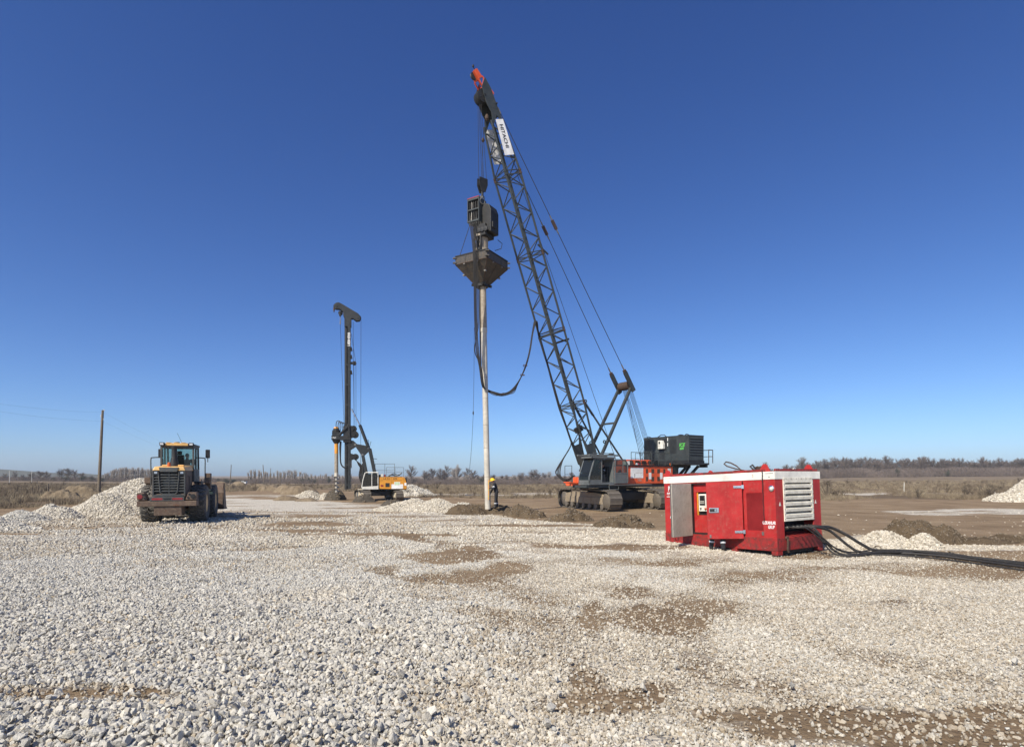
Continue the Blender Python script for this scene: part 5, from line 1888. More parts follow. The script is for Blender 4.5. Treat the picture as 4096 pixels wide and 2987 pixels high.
joints = [2.5, 5.2, 10.0, 14.8, 19.6, 22.4]
for a, b in zip(joints[:-1], joints[1:]):
    n = max(2, round((b - a) / .80))
    if n % 2: n += 1
    for k in range(n):
        s0, s1 = a + .12 + (b - a - .24) * k / n, a + .12 + (b - a - .24) * (k + 1) / n
        f = 1 if k % 2 == 0 else -1
        for i in (-1, 1):
            brace(bp(i, -f, s0), bp(i, f, s1))
        for j in (-1, 1):
            brace(bp(-f, j, s0), bp(f, j, s1))
for s in joints[1:-1]:
    for ds in (-.11, .11):
        for i in (-1, 1): brace(bp(i, -1, s + ds), bp(i, 1, s + ds), .03)
        for j in (-1, 1): brace(bp(-1, j, s + ds), bp(1, j, s + ds), .03)
    brace(bp(-1, -1, s), bp(1, 1, s), .022)
    brace(bp(1, -1, s), bp(-1, 1, s), .022)
    for i in (-1, 1):
        for j in (-1, 1):
            MB().lathe([(.085, -.14), (.085, -.03), (.07, -.02), (.07, .02), (.085, .03), (.085, .14)], bp(i, j, s), BA, 8).build('chord_connector', M_RUST if (i + j) else M_GREY, boom_o)
# heavy platform frame at the hose clamp
for i in (-1, 1):
    brace(bp(i, -1.05, 9.88), bp(i, 1.05, 9.95), .05)
brace(bp(-1, -1.05, 9.9), bp(1, -1.05, 9.9), .06)
# head
hd_ = MB()
for i in (-1, 1):
    q = [bp(i, -1.0, 22.2), bp(i, -.55, 23.0), bp(i, -1.1, 23.6), bp(i, -1.15, 24.5), bp(i, .3, 25.0), bp(i, 1.05, 24.4), bp(i, 1.08, 22.0), bp(i, .35, 22.9)]
    off = Vector((0, .02, 0))
    hd_.hexa([p - off for p in q], [p + off for p in q])
hd_.hexa([bp(-1, 1, 22.9), bp(1, 1, 22.9), bp(1, 1, 24.4), bp(-1, 1, 24.4)], [p + BN * .03 for p in (bp(-1, 1, 22.9), bp(1, 1, 22.9), bp(1, 1, 24.4), bp(-1, 1, 24.4))])
head_o = hd_.build('boom_head', M_GREY, crane, .008)
for k in range(5):
    c = bp(-.6 + .3 * k, -.95, 24.05)
    MB().lathe([(.40, -.05), (.40, -.035), (.33, -.01), (.33, .01), (.40, .035), (.40, .05)], c, (0, 1, 0), 22).build('head_sheave', M_DARK, head_o, smooth=True)
MB().tube(bp(-1.15, -.95, 24.05), bp(1.15, -.95, 24.05), .06, 10).tube(bp(-1.3, 1.0, 23.5), bp(1.3, 1.0, 23.5), .05, 8).build('head_pin', M_DARK, head_o)
MB().path([bp(1.0, -1.6, 23.9), bp(1.0, -2.1, 23.95)], .03, 6).build('sheave_guard', M_DARK, head_o)
# orange tip section
JA = Vector((9.85, 0, 24.6))
JB = Vector((10.9, 0, 25.75))
ja = (JB - JA).normalized()
jn = Vector((-ja.z, 0, ja.x))


def jp(i, j, s):
    return JA + ja * s + Vector((0, i * .22, 0)) + jn * (j * (.25 - .07 * s))


jib = MB()
jl = (JB - JA).length
jib.hexa([jp(-1, -1, jl * .68), jp(1, -1, jl * .68), jp(1, -1, jl), jp(-1, -1, jl)], [jp(-1, 1, jl * .68), jp(1, 1, jl * .68), jp(1, 1, jl), jp(-1, 1, jl)])
for i in (-1, 1):
    for j in (-1, 1):
        jib.bar(jp(i, j, 0), jp(i, j, jl * .70), .065)
    for k in range(3):
        s0, s1 = jl * (.02 + .2 * k), jl * (.2 + .2 * k)
        jib.bar(jp(i, -1, s0), jp(i, 1, s0), .045)
        jib.bar(jp(i, -1, s0), jp(i, 1, s1), .04)
for j in (-1, 1):
    for k in range(3):
        jib.bar(jp(-1, j, jl * .2 * k), jp(1, j, jl * .2 * k), .045)
jib_o = jib.build('tip_section', M_ORANGE, crane, .005)
MB().lathe([(.22, -.05), (.16, 0), (.22, .05)], jp(0, -1.1, jl * .86), (0, 1, 0), 18).build('tip_sheave', M_DARK, jib_o, smooth=True)
MB().tube(jp(0, 1, jl), jp(0, 1.2, jl + .22), .025, 6).lathe([(.06, 0), (.06, .1)], jp(0, 1.2, jl + .2), (0, 0, 1), 8).build('tip_lamp', M_BLACK, jib_o)
MB().tube(jp(-.5, 1, jl * .75), jp(-.5, 1.5, jl * .75), .05, 8).build('stop_bracket', M_ORANGE, jib_o)
# signs on both sides of the boom
for i in (1, -1):
    a0, a1 = 20.55, 22.55
    q = [bp(i, .85, a0), bp(i, .85, a1), bp(i, -.50, a1), bp(i, -.50, a0)]
    for p in q: p.y = i * bw(a0) / 2
    o1, o2 = Vector((0, i * .065, 0)), Vector((0, i * .085, 0))
    so = MB().hexa([p + o1 for p in q], [p + o2 for p in q]).build('name_board', M_SIGN, boom_o)
    c = bp(i, .15, 21.6)
    c.y = i * (bw(a0) / 2 + .089)
    if i > 0:
        text('HITACHI', .34, M_INK, boom_o, c, -BA, BN, stretch=1.0, off=.006)
    else:
        text('HITACHI', .42, M_INK, boom_o, c, -BA, -BN, stretch=1.0, off=.006)
# pendants and mast
MT = Vector((-1.2, 0, 8.35))
mast = MB()
for i in (-1, 1):
    mast.bar((2.25, i * .72, 2.5), (MT.x, i * .60, MT.z), .17, .17)
mast_o = mast.build('gantry_mast', M_GREY, crane, .01)
mid = Vector((2.25, 0, 2.5)).lerp(MT, .56)
MB().bar(mid + Vector((0, -.63, 0)), mid + Vector((0, .63, 0)), .15, .12).bar((2.0, -.7, 2.95), (2.0, .7, 2.95), .12, .12).build('mast_crossbar', M_GREY, mast_o)
for i in (-1, 1):
    q = Vector((2.25, i * .72, 2.5)).lerp(Vector((MT.x, i * .60, MT.z)), .32) + Vector((.2, 0, .1))
    MB().lathe([(.12, -.02), (.12, .02), (.06, .021), (.06, -.021)], q, (0, 1, 0), 12, False).build('lifting_eye', M_GREY, mast_o)
pend_dir = (bp(0, 1, 23.4) - MT).normalized()
for k in range(9):
    MB().lathe([(.30, -.045), (.26, 0), (.30, .045)], MT + Vector((.0, -.42 + k * .105, .12)), (0, 1, 0), 20).build('mast_sheave', M_RUST, mast_o, smooth=True)
for i in (-1, 1):
    a = MT + Vector((0, i * .66, 0)) - pend_dir * .35
    b = MT + Vector((0, i * .66, 0)) + pend_dir * 1.15
    MB().bar(a, b, .12, .32).build('equaliser_link', M_GREY, mast_o, .01)
    MB().bar(b, b + pend_dir * .16, .13, .24).build('link_end', M_RUST, mast_o, .01)
    e0 = b + pend_dir * .3
    e1 = bp(i * .95, 1.15, 23.3)
    m0 = e0.lerp(e1, .565)
    pl = MB().tube(e0, m0, .022, 6).tube(m0 + (e1 - e0).normalized() * .7, e1, .022, 6).build('pendant_rope', M_WIRE, crane)
    d = (e1 - e0).normalized()
    MB().tube(b, e0 + d * .25, .045, 8).tube(m0 - d * .25, m0 + d * .05, .042, 8).tube(m0 + d * .65, m0 + d * .95, .042, 8).tube(e1 - d * .35, e1, .042, 8).build('rope_socket', M_STEEL, pl)
    MB().box(m0 + d * .35, (.62, .09, .2), (0, -math.atan2(d.z, d.x), 0)).build('pendant_link', M_RUST, pl)
# boom hoist ropes fan from the mast to the rear
for k in range(5):
    for i in (-1, 1):
        yk = i * (.08 + k * .085)
        MB().tube(MT + Vector((-.22, yk, -.1)), (-3.75 + .02 * k, yk * 1.6, 2.9), .014, 5).build('boom_hoist_rope', M_WIRE, crane)
MB().tube(MT + Vector((.1, .2, -.25)), (-2.55, .3, 2.9), .014, 5).build('boom_hoist_rope', M_WIRE, crane)
MB().lathe([(.35, -.55), (.35, -.5), (.26, -.48), (.26, .48), (.35, .5), (.35, .55)], (-3.75, 0, 2.95), (0, 1, 0), 20).build('boom_hoist_drum', M_DARK, crane, smooth=True)
# hoist rope along the back of the boom
MB().tube(bp(.2, 1.2, 19.8), (-.6, .15, 2.45), .016, 5).build('hoist_rope', M_WIRE, crane)
# backstops
for i in (-1, 1):
    a, b = bp(i * .9, 1.0, 5.35), Vector((-.1, i * .95, 3.2))
    d = (b - a).normalized()
    bs = MB().tube(a + d * .25, b, .062, 10).build('backstop', M_GREY, crane, smooth=True)
    sp = []
    L_ = 1.0
    u_, v_ = MB()._frame(d)
    for k in range(90):
        th = k * .8
        sp.append(a + d * (.30 + L_ * k / 90) + (u_ * math.cos(th) + v_ * math.sin(th)) * .085)
    MB().path(sp, .018, 4).build('backstop_spring', M_DARK, bs)
    MB().bar(a, a + d * .35, .11).build('backstop_end', M_RUST, bs)
    MB().span((b.x - .14, b.y - .14, 2.2), (b.x + .14, b.y + .14, 3.3)).build('backstop_bracket', M_GREY, crane, .01)
MB().lathe([(.11, -.02), (.11, .02), (.05, .021), (.05, -.021)], bp(1, 1.25, 5.2), (0, 1, 0), 12, False).build('lug', M_GREY, boom_o)
# small fittings on the boom
MB().box(bp(.9, .85, 14.95) + BN * .22, (.08, .08, .9), (0, R(60), 0)).build('boom_lamp_arm', M_GREY, boom_o)
MB().box(bp(0, 1.0, 9.3) + BN * .1, (.1, 1.3, .12), (0, .4, 0)).build('rope_guide', M_DARK, boom_o)
MB().box(bp(.5, -.6, 3.6), (.5, .3, .35), (0, .5, 0)).build('junction_box', M_DARK, boom_o)

# ---------------------------------------------------------------- hook block and its ropes
HKX = CW(10.38, 0, 0)
HC = Vector((-1.74, 33.05, 0))
inv = crane.matrix_basis.inverted()
blk_w = Vector((HC.x, HC.y, 19.25))
bl = inv @ blk_w
for k, (dx, yy) in enumerate(((-.19, -.10), (.03, -.1), (.03, .1), (.22, .12))):
    a = bp(-.6 + .3 * k, -1.45, 24.05)
    MB().tube(a, bl + Vector((-dx, yy, .30)), .013, 5).build('hoist_rope', M_WIRE, crane)
bw_ = MB()
bw_.prism([(-.27, .38), (.27, .40), (.28, -.02), (.13, -.42), (-.13, -.42), (-.28, .02)], -.16, -.11).prism([(-.27, .38), (.27, .40), (.28, -.02), (.13, -.42), (-.13, -.42), (-.28, .02)], .11, .16)
for k in range(4):
    bw_.lathe([(.26, -.02), (.20, 0), (.26, .02)], (0, -.09 + k * .06, .12), (0, 1, 0), 16)
blk = bw_.build('hook_block', M_HAMMER, crane, .008)
blk.location = bl
MB().tube((0, 0, -.62), (0, 0, -.38), .07, 10).build('swivel', M_DARK, blk)
MB().path(bez([(0, 0, -.6), (.02, 0, -.72), (.14, 0, -.82), (.16, 0, -.97), (.02, 0, -1.08), (-.14, 0, -1.0), (-.17, 0, -.86)], 5), [.055 - .0012 * k for k in range(31)], 8).build('hook', M_STEEL, blk, smooth=True)
# auxiliary line with its weight
aw = inv @ Vector((-1.71, 33.2, 22.0))
MB().tube(bp(0, -1.3, 22.9), aw, .012, 5).build('auxiliary_rope', M_WIRE, crane)
MB().lathe([(.03, -.12), (.10, -.04), (.10, .02), (.03, .14)], aw, (0, 0, 1), 12).build('rope_weight', M_RUST, crane)
MB().tube(aw, bl + Vector((0, 0, .4)), .010, 5).build('auxiliary_rope', M_WIRE, crane)
MB().lathe([(.05, -.2), (.12, -.1), (.12, .05), (.05, .18)], bp(.3, -1.1, 22.9), (0, 0, 1), 10).build('limit_switch_weight', M_RUST, crane)

# platform for the power pack, behind the counterweight
pf = MB()
pf.span((-7.0, -2.0, 2.98), (-4.3, 2.55, 3.12)).span((-6.9, -1.0, 2.80), (-4.2, -.8, 2.98)).span((-6.9, .8, 2.80), (-4.2, 1.0, 2.98)).span((-6.9, 1.9, 2.80), (-6.7, 2.5, 2.98))
for yy in (-.9, .9, 1.9):
    pf.bar((-5.0, yy, 1.7), (-6.6, yy, 2.9), .16).bar((-5.0, yy, 2.2), (-5.7, yy, 2.9), .12)
pf.build('pack_platform', M_DARK, crane, .01)
rail(crane, [(-7.0, 2.5, 3.12), (-7.45, 2.5, 3.12), (-7.45, 1.2, 3.12)], .95, 1, M_RUST, .03)

# ---------------------------------------------------------------- grey power pack standing on the platform
PX, PY = -5.85, .22
pp = empty('power_pack', CW(PX, PY, 3.121), (0, 0, math.pi + CA), 'dark grey louvred power pack with a green logo mounted on the crane rear', 'power pack')
hx_, hy_ = .82, 2.12
MB().span((-hx_ - .03, -hy_ - .03, 0), (hx_ + .03, hy_ + .03, .17)).build('base_frame', M_DARK, pp, .01)
box = MB().span((-hx_, -hy_, .17), (hx_, hy_, 1.93)).build('housing', M_GREY, pp, .025)
MB().span((-hx_ - .012, -hy_ - .012, 1.931), (hx_ + .012, hy_ + .012, 1.97)).build('roof', M_GREY, pp, .01)
for k in range(7):
    MB().span((-hx_ + .12, hy_ - .01, .52 + k * .19), (hx_ - .12, hy_ + .004, .565 + k * .19)).build('louvre_slot', M_BLACK, box)
    MB().hexa([(-hx_ + .12, hy_ + .0, .57 + k * .19), (hx_ - .12, hy_ + .0, .57 + k * .19), (hx_ - .12, hy_ + .045, .575 + k * .19), (-hx_ + .12, hy_ + .045, .575 + k * .19)],
              [(-hx_ + .12, hy_ + .0, .64 + k * .19), (hx_ - .12, hy_ + .0, .64 + k * .19), (hx_ - .12, hy_ + .03, .585 + k * .19), (-hx_ + .12, hy_ + .03, .585 + k * .19)]).build('louvre_blade', M_GREY, box)
for k in range(15):
    zz = .70 + k * .068
    MB().span((hx_ + .001, .40, zz), (hx_ + .005, 1.05, zz + .034)).build('vent_slot', M_BLACK, box)
for k in range(9):
    zz = .30 + k * .058
    MB().span((hx_ + .001, -.55, zz), (hx_ + .005, -.05, zz + .028)).build('vent_slot', M_BLACK, box)
MB().span((hx_ + .001, -.62, .95), (hx_ + .006, .12, 1.80)).build('panel_niche', M_BLACK, box)
cx = MB().prism([(-.50, 1.06), (-.02, 1.06), (-.02, 1.40), (-.16, 1.68), (-.50, 1.68)], hx_ + .006, hx_ + .24, 'x').build('control_box', M_CREAM, pp, .01)
MB().span((hx_ + .241, -.42, 1.42), (hx_ + .246, -.28, 1.60)).build('gauge', M_INK, cx)
for k in range(3):
    MB().span((hx_ + .241, -.44 + k * .08, 1.28), (hx_ + .246, -.41 + k * .08, 1.32)).build('button', M_INK, cx)
for zz in (1.62, 1.25):
    MB().span((hx_ + .001, .20, zz), (hx_ + .006, .26, zz + .24)).build('sticker', M_SIGN, box)
text('ICE', .34, M_GREENINK, box, (hx_ + .004, 1.52, 1.27), (0, 1, 0), (0, 0, 1), shear=.25, off=.012)
text('600', .24, M_GREENINK, box, (hx_ + .004, 1.52, 1.02), (0, 1, 0), (0, 0, 1), off=.008)
MB().lathe([(.14, 0), (.14, .05), (.20, .06), (.20, .09), (.05, .12)], (.2, .9, 1.97), (0, 0, 1), 14).build('exhaust_cap', M_BLACK, pp)
MB().path([(.6, -.9, 1.98), (.6, -.6, 2.12), (.6, -.3, 2.12), (.6, -.1, 1.98)], .03, 6).path([(.7, -1.9, 1.97), (.72, -1.75, 2.06), (.72, -1.5, 1.98)], .03, 6).path([(.7, 1.7, 1.97), (.72, 1.85, 2.05), (.72, 2.05, 1.98)], .03, 6).build('roof_pipes', M_DARK, pp)

# ---------------------------------------------------------------- vibratory hammer, hopper and tube, hung from the hook
HP = Vector((-1.80, 33.5, 0))
HR = R(-31)
vib = empty('vibro_probe', (HP.x + .0, HP.y, 0), (0, 0, HR), 'long pale steel probe tube with a square hopper and black vibrator hung from the crane', 'pile driver')
hv = Vector((TUBE_X, TUBE_Y, GZ - .1)) - HP
ir = Euler((0, 0, HR)).to_matrix().transposed()
foot = ir @ hv
top_ = Vector((.06, .02, 13.55))
jt = foot.lerp(top_, (EYE - (1325 - HOR) / FPX * 33.2 - foot.z) / (top_.z - foot.z))
MB().tube(foot, jt, .170, 28).build('probe_tube', M_PIPE, vib, smooth=True)
ut = MB().tube(jt, top_ + Vector((0, 0, .2)), .190, 28).build('upper_tube', M_PIPEDARK, vib, smooth=True)
MB().tube(jt - (top_ - foot).normalized() * .02, jt + (top_ - foot).normalized() * .22, .198, 28).build('tube_collar', M_PIPE, vib, smooth=True)
for tt in (.18, .34, .47, .62, .74):
    q = foot.lerp(jt, tt)
    MB().tube(q, q + (top_ - foot).normalized() * .02, .1735, 28).build('weld_seam', M_PIPEDARK, vib, smooth=True)
side_ = (top_ - foot).normalized()
cp0 = foot.lerp(jt, .60)
MB().bar(jt + Vector((-.10, -.20, -2.0)), top_ + Vector((-.08, -.20, -.2)), .09, .05).build('guide_strip', M_DARK, vib)
hb, ht, hm = .27, 1.12, 14.62
hp = MB()
qs = ((-1, -1), (1, -1), (1, 1), (-1, 1))
th = .03
for (a, b) in zip(qs, qs[1:] + qs[:1]):
    lo0, lo1 = Vector((a[0] * hb, a[1] * hb, 13.5)), Vector((b[0] * hb, b[1] * hb, 13.5))
    m0, m1 = Vector((a[0] * ht, a[1] * ht, hm)), Vector((b[0] * ht, b[1] * ht, hm))
    t0, t1 = m0 + Vector((0, 0, .48)), m1 + Vector((0, 0, .48))
    inn = lambda p: Vector((p.x * .955, p.y * .955, p.z + .02))
    hp.hexa([lo0, lo1, m1, m0], [inn(lo0), inn(lo1), inn(m1), inn(m0)])
    hp.hexa([m0, m1, t1, t0], [inn(m0), inn(m1), inn(t1), inn(t0)])
hop = hp.build('hopper', M_HOPPER, vib)
for (a, b) in zip(qs, qs[1:] + qs[:1]):
    A0, B0 = Vector((a[0] * ht, a[1] * ht, hm)), Vector((b[0] * ht, b[1] * ht, hm))
    A1, B1 = Vector((a[0] * hb, a[1] * hb, 13.5)), Vector((b[0] * hb, b[1] * hb, 13.5))
    up_ = Vector((0, 0, .48))
    MB().bar(A0 + up_, B0 + up_, .06).build('hopper_rim', M_HAMMER, hop)
    MB().bar(A0, B0, .035).build('weld_seam', M_RUST, hop)
    MB().bar(A0, A1, .035).build('weld_seam', M_RUST, hop)
    MB().bar((A0 + B0) / 2, (A1 + B1) / 2, .05, .03).build('stiffener', M_HOPPER, hop)
    for t_ in (.33, .67):
        q_ = A0.lerp(B0, t_)
        MB().bar(q_, q_ + up_, .04, .03).build('stiffener', M_HOPPER, hop)
for (a, b) in zip(qs, qs[1:] + qs[:1]):
    for zz in (.10, .38):
        MB().box((a[0] * (ht + .03), a[1] * (ht + .03), hm + zz), (.2, .2, .05), (0, 0, R(45))).build('corner_gusset', M_STEEL, hop, .01)
    for t_ in (.28, .72):
        p = Vector((a[0], a[1], 0)).lerp(Vector((b[0], b[1], 0)), t_)
        MB().box((p.x * (ht - .04), p.y * (ht - .04), hm - .06), (.12, .12, .05)).build('hopper_lug', M_STEEL, hop)
    MB().box((a[0] * .75, a[1] * .75, 14.05), (.12, .12, .08)).build('hopper_lug', M_STEEL, hop)
    MB().box((a[0] * .35, a[1] * .35, 13.52), (.2, .2, .16), (.3, .2, .4)).build('flange_bracket', M_HAMMER, hop)
MB().tube((0, 0, 13.42), (0, 0, 13.56), .38, 20).build('tube_flange', M_HAMMER, vib)
# vibrator: neck, exciter body, suspension frame with hydraulic lines
MB().lathe([(.40, 14.1), (.40, 15.5), (.46, 15.52), (.46, 15.64), (.36, 15.66), (.36, 16.3), (.48, 16.32), (.48, 16.45)], (0.02, 0, 0), (0, 0, 1), 20).build('hammer_neck', M_PIPEDARK, vib, smooth=True)
for yy in (-.22, 0, .22):
    MB().tube((yy, -.42, 15.0), (yy, -.44, 16.3), .06, 8).build('damper_cylinder', M_HAMMER, vib)
ex = MB()
ex.span((-.30, -.45, 16.3), (.55, .50, 17.0)).prism([(.18, 16.5), (.84, 16.5), (.84, 17.75), (.70, 18.1), (.35, 18.25), (.18, 18.2)], -.30, .55).span((-.2, -.3, 16.95), (.3, .4, 17.6)).span((.82, -.2, 16.75), (.92, .2, 17.1))
exo = ex.build('exciter', M_HAMMER, vib, .03)
for k in range(3):
    MB().lathe([(.16, 0), (.14, .05), (.05, .06)], (.1 + .24 * k, -.46, 16.62), (0, -1, 0), 14).build('exciter_cover', M_DARK, exo)
fx0, fx1, fy0, fy1, fz0, fz1 = -.62, .22, -.62, .15, 17.15, 18.55
sf = MB()
sf.span((fx0, fy1 - .06, fz0), (fx1, fy1, fz1)).span((fx0, fy0, fz1 - .05), (fx1, fy1 - .06, fz1)).span((fx1 - .05, fy0, fz0), (fx1, fy1 - .06, fz1 - .05)).span((fx0, fy0, fz0), (fx0 + .05, fy1 - .06, fz1 - .05))
sf.span((fx0 + .05, fy0, fz0), (fx1 - .05, fy0 + .05, fz0 + .10)).span((fx0 + .05, fy0, fz0 + .68), (fx1 - .05, fy0 + .05, fz0 + .76)).span((fx0 + .05, fy0, fz1 - .13), (fx1 - .05, fy0 + .05, fz1 - .05))
sfo = sf.build('suspension_frame', M_GREY, vib, .01)
MB().span((fx0 - .004, fy0 - .004, fz1 - .002), (fx1 + .004, fy0 + .06, fz1 + .03)).build('red_edge', M_RED, sfo)
for k in range(5):
    xx = fx0 + .12 + k * .13
    MB().path([(xx, fy0 + .12, fz1 - .1), (xx + .03, fy0 + .1, fz1 - .4), (xx, fy0 + .12, fz0 + .75), (xx - .02, fy0 + .1, fz0 + .3), (xx, fy0 + .05, fz0 - .15)], .032, 7).build('hydraulic_line', M_STEEL if k == 1 else M_HOSE, sfo, smooth=True)
MB().path([(-.05, -.1, 18.5), (-.05, -.1, 18.75), (.05, .0, 18.9), (.15, .0, 18.75), (.15, 0, 18.4)], .05, 8).build('suspension_shackle', M_STEEL, vib, smooth=True)
MB().path([(.75, .6, 16.3), (1.0, .7, 16.05), (.95, .65, 15.75), (.6, .5, 15.65)], .02, 6).build('loose_hose', M_HOSE, vib, smooth=True)
MB().tube((-.95, -.95, 15.1), (-.45, -.6, 17.0), .018, 5).build('stay_wire', M_WIRE, vib)

# hoses from the vibrator down beside the tube, round it and up to the boom
cl_w = crane.matrix_basis @ bp(-.2, -1.25, 9.9)
cl_w = CW(*(bp(-1.0, -1.15, 9.9)))
hs0 = vib.matrix_basis @ Vector((-.25, -.62, 17.0))
for k in range(5):
    o1, o2 = .035 * (k - 2), .03 * ((k * 2) % 5 - 2)
    pts = [hs0 + Vector((o1 * 2, o2, .1)), P(1893 + k * 4, 1010, 32.2), P(1896 + k * 4, 1130, 32.4), P(1899 + k * 4, 1290, 32.6), P(1905 + k * 4.5 * (1 if k < 3 else -.4), 1400, 32.7), P(1917 + k * 2, 1465, 32.75), P(1928 + k * 2, 1540, 32.8),
           P(1945 + k, 1556 + k * 2, 33.25), P(1985, 1570 + k * 3, 33.3), P(2012, 1574 + k * 3 - (14 if k == 4 else 0), 33.4), P(2045 + k * 2, 1560 + k * 3, 33.6), P(2080 - k * 2, 1515 + k * 5, 33.9), P(2104, 1455 + k * 3, 34.3), P(2118 + k, 1400, 34.6), P(2129 + k, 1330, 34.9), P(2140 + k * 2, 1284, 35.1), cl_w + Vector((0, 0, .05 * k))]
    q = bez(pts, 6)
    o = MB().path(q, .028 if k < 3 else .018, 6).build('hydraulic_hose', M_HOSE, None, smooth=True)
    tag(o, 'black hose slung in a deep loop from the vibrator to the crane boom', 'hose', 'hoses slung between vibrator and boom')
for k, (px, py, y) in enumerate(((2101, 1462, 34.25), (2090, 1500, 34.0), (2010, 1577, 33.4))):
    c = P(px, py, y)
    MBt = MB().path([c + Vector((.12 * math.cos(a), .1 * math.sin(a), .04 * math.sin(a * 2))) for a in np.linspace(0, 6.28, 14)], .022, 5)
    o = MBt.build('hose_tie', M_RUST)
    tag(o, ('binding on the slung hoses nearest the boom', 'binding halfway down the slung hoses', 'binding at the lowest point of the slung hoses')[k], 'hose tie')
# the same hoses run down the boom to its foot
for k in range(4):
    pts = [bp(-1.05 + .06 * k, -1.15, 9.95)] + [bp(-1.0 + .07 * k, -1.10 - .06 * (k % 2) - .05 * math.sin(s * 1.3 + k), s) for s in (9.0, 8, 7, 6, 5.2, 4.2, 3.4)] + [bp(-.9, -1.1, 2.6) + Vector((.15, 0, 0)), Vector((3.9 + .14 * k, -.55, 3.2 - .15 * k)), Vector((4.3 + .1 * k, -.3, 2.3)), Vector((4.1, .1, 1.98 - .05 * k)), Vector((3.5, .2, 2.25))]
    MB().path(bez(pts, 5), .034, 6).build('boom_hose', M_HOSE, crane, smooth=True)
# tag line beside the tube
pts = [P(1897, 1310, 32.6), P(1896, 1480, 32.6), P(1893, 1650, 32.6), P(1886, 1790, 32.6), P(1877, 1890, 32.6)]
o = MB().path(bez(pts, 5), .010, 5).build('tag_line', M_WIRE)
MB().lathe([(.02, -.1), (.045, 0), (.02, .12)], P(1893, 1652, 32.6), (0, 0, 1), 8).build('tag_weight', M_DARK, o)
tag(o, 'thin rope hanging loose left of the steel tube', 'rope')
# operator in the crane cab
person('operator in dark clothes with pale bands sitting in the crane cab', CW(2.25, 1.5, 1.72), math.pi + CA,
       dict(pelvis=(0, 0, .50), chest=(-.03, 0, .85), neck=(-.02, 0, 1.04), head=(.0, 0, 1.17), face=(1, .3, 0), hipl=(.04, .1, .47), hipr=(.04, -.1, .47), knl=(.46, .14, .50), knr=(.46, -.14, .50), anl=(.60, .14, .12), anr=(.60, -.14, .12),
            toel=(.17, .02, -.03), toer=(.17, -.02, -.03), shl=(-.02, .19, .96), shr=(-.02, -.19, .96), ell=(.18, .26, .72), elr=(.18, -.26, .72), wrl=(.42, .22, .74), wrr=(.42, -.22, .74)), None, True, M_COVER, True)


# ================================================================== rotary drilling rig
RA = R(12)
RC = Vector((-12.2, 51.3, 0))
rig = empty('drilling_rig', RC, (0, 0, math.pi + RA), 'yellow and dark grey rotary drilling rig with a tall mast and short auger', 'drilling rig')
RT = R(-65) - (math.pi + RA)
rper = Vector((-math.sin(RT), math.cos(RT), 0))
for s in (-1, 1):
    make_track(rig, rper * (1.42 * s), RT, 4.9, .92, .66, 40, M_PALECREAM, M_TRACK, .1)
MB().box((0, 0, .62), (2.0, 1.7, .4), (0, 0, RT)).box((0, 0, .55), (.5, 2.6, .35), (0, 0, RT)).build('carbody', M_BLACK, rig, .02)
MB().tube((0, 0, .75), (0, 0, .96), .7, 28).build('slew_ring', M_DARK, rig)
MB().span((-2.5, -1.3, .95), (1.35, 1.28, 1.05)).build('deck', M_DARK, rig, .01)
# body
for s in (1, -1):
    a, b = (.35, 1.35) if s > 0 else (-1.35, -.35)
    bd_ = MB().prism([(-.15, 1.03), (-.15, 2.08), (-2.25, 2.08), (-2.36, 2.02), (-2.52, 1.5), (-2.52, 1.0)], a, b).build('engine_housing', M_RIGYEL, rig, .03)
    if s > 0:
        yo = b + .002
        for xs in (-1.15, -2.28):
            MB().span((xs - .008, yo - .004, 1.05), (xs + .008, yo + .002, 2.06)).build('panel_gap', M_DARK, bd_)
        for xa, xb in ((-.22, -1.05), (-1.25, -2.12)):
            MB().span((xb, yo - .002, 1.77), (xa, yo + .008, 1.79)).build('panel_crease', M_BROWNINK, bd_)
        MB().span((-1.02, yo, 1.20), (-.66, yo + .008, 1.56)).build('vent_mesh', M_DARK, bd_)
        MB().span((-.48, yo, 1.22), (-.24, yo + .006, 1.40)).build('red_label', M_REDLENS, bd_)
        MB().span((-2.2, yo, 1.04), (-1.18, yo + .006, 1.45)).build('white_patch', M_SIGN, bd_)
        MB().span((-1.94, yo + .006, 1.36), (-1.42, yo + .01, 1.66)).build('notice_sheet', M_CREAM, bd_)
        for k in range(4):
            MB().span((-1.88, yo + .0105, 1.40 + k * .065), (-1.48, yo + .0115, 1.42 + k * .065)).build('notice_line', M_GREENINK, bd_)
        MB().span((-2.50, yo, 1.32), (-2.32, yo + .006, 1.56)).build('white_sticker', M_SIGN, bd_)
        text('LB 24', .19, M_BROWNINK, bd_, (-.75, yo + .003, 1.94), (-1, 0, 0), (0, 0, 1), stretch=1.25, off=.006)
        text('270', .19, M_BROWNINK, bd_, (-1.50, yo + .003, 1.94), (-1, 0, 0), (0, 0, 1), stretch=1.25, off=.006)
    MB().span((-2.1, a + .05, 2.081), (-.2, b - .05, 2.11)).build('walkway', M_DARK, bd_)
MB().span((-2.55, -.34, 1.0), (-.6, .34, 2.0)).build('counterweight', M_DARK, rig, .03)
MB().span((-.45, -.3, 1.0), (.1, .9, 2.3)).build('hydraulic_tank', M_BLACK, rig, .02)
rail(rig, [(-2.25, 1.2, 2.1), (-.75, 1.2, 2.1)], .85, 2, M_CABGREY, .018)
rail(rig, [(-1.45, -1.0, 2.1), (.3, -1.0, 2.1)], 1.2, 2, M_CABGREY, .018)
rail(rig, [(-1.45, -1.0, 2.1), (-1.45, .3, 2.1)], 1.2, 1, M_CABGREY, .018)
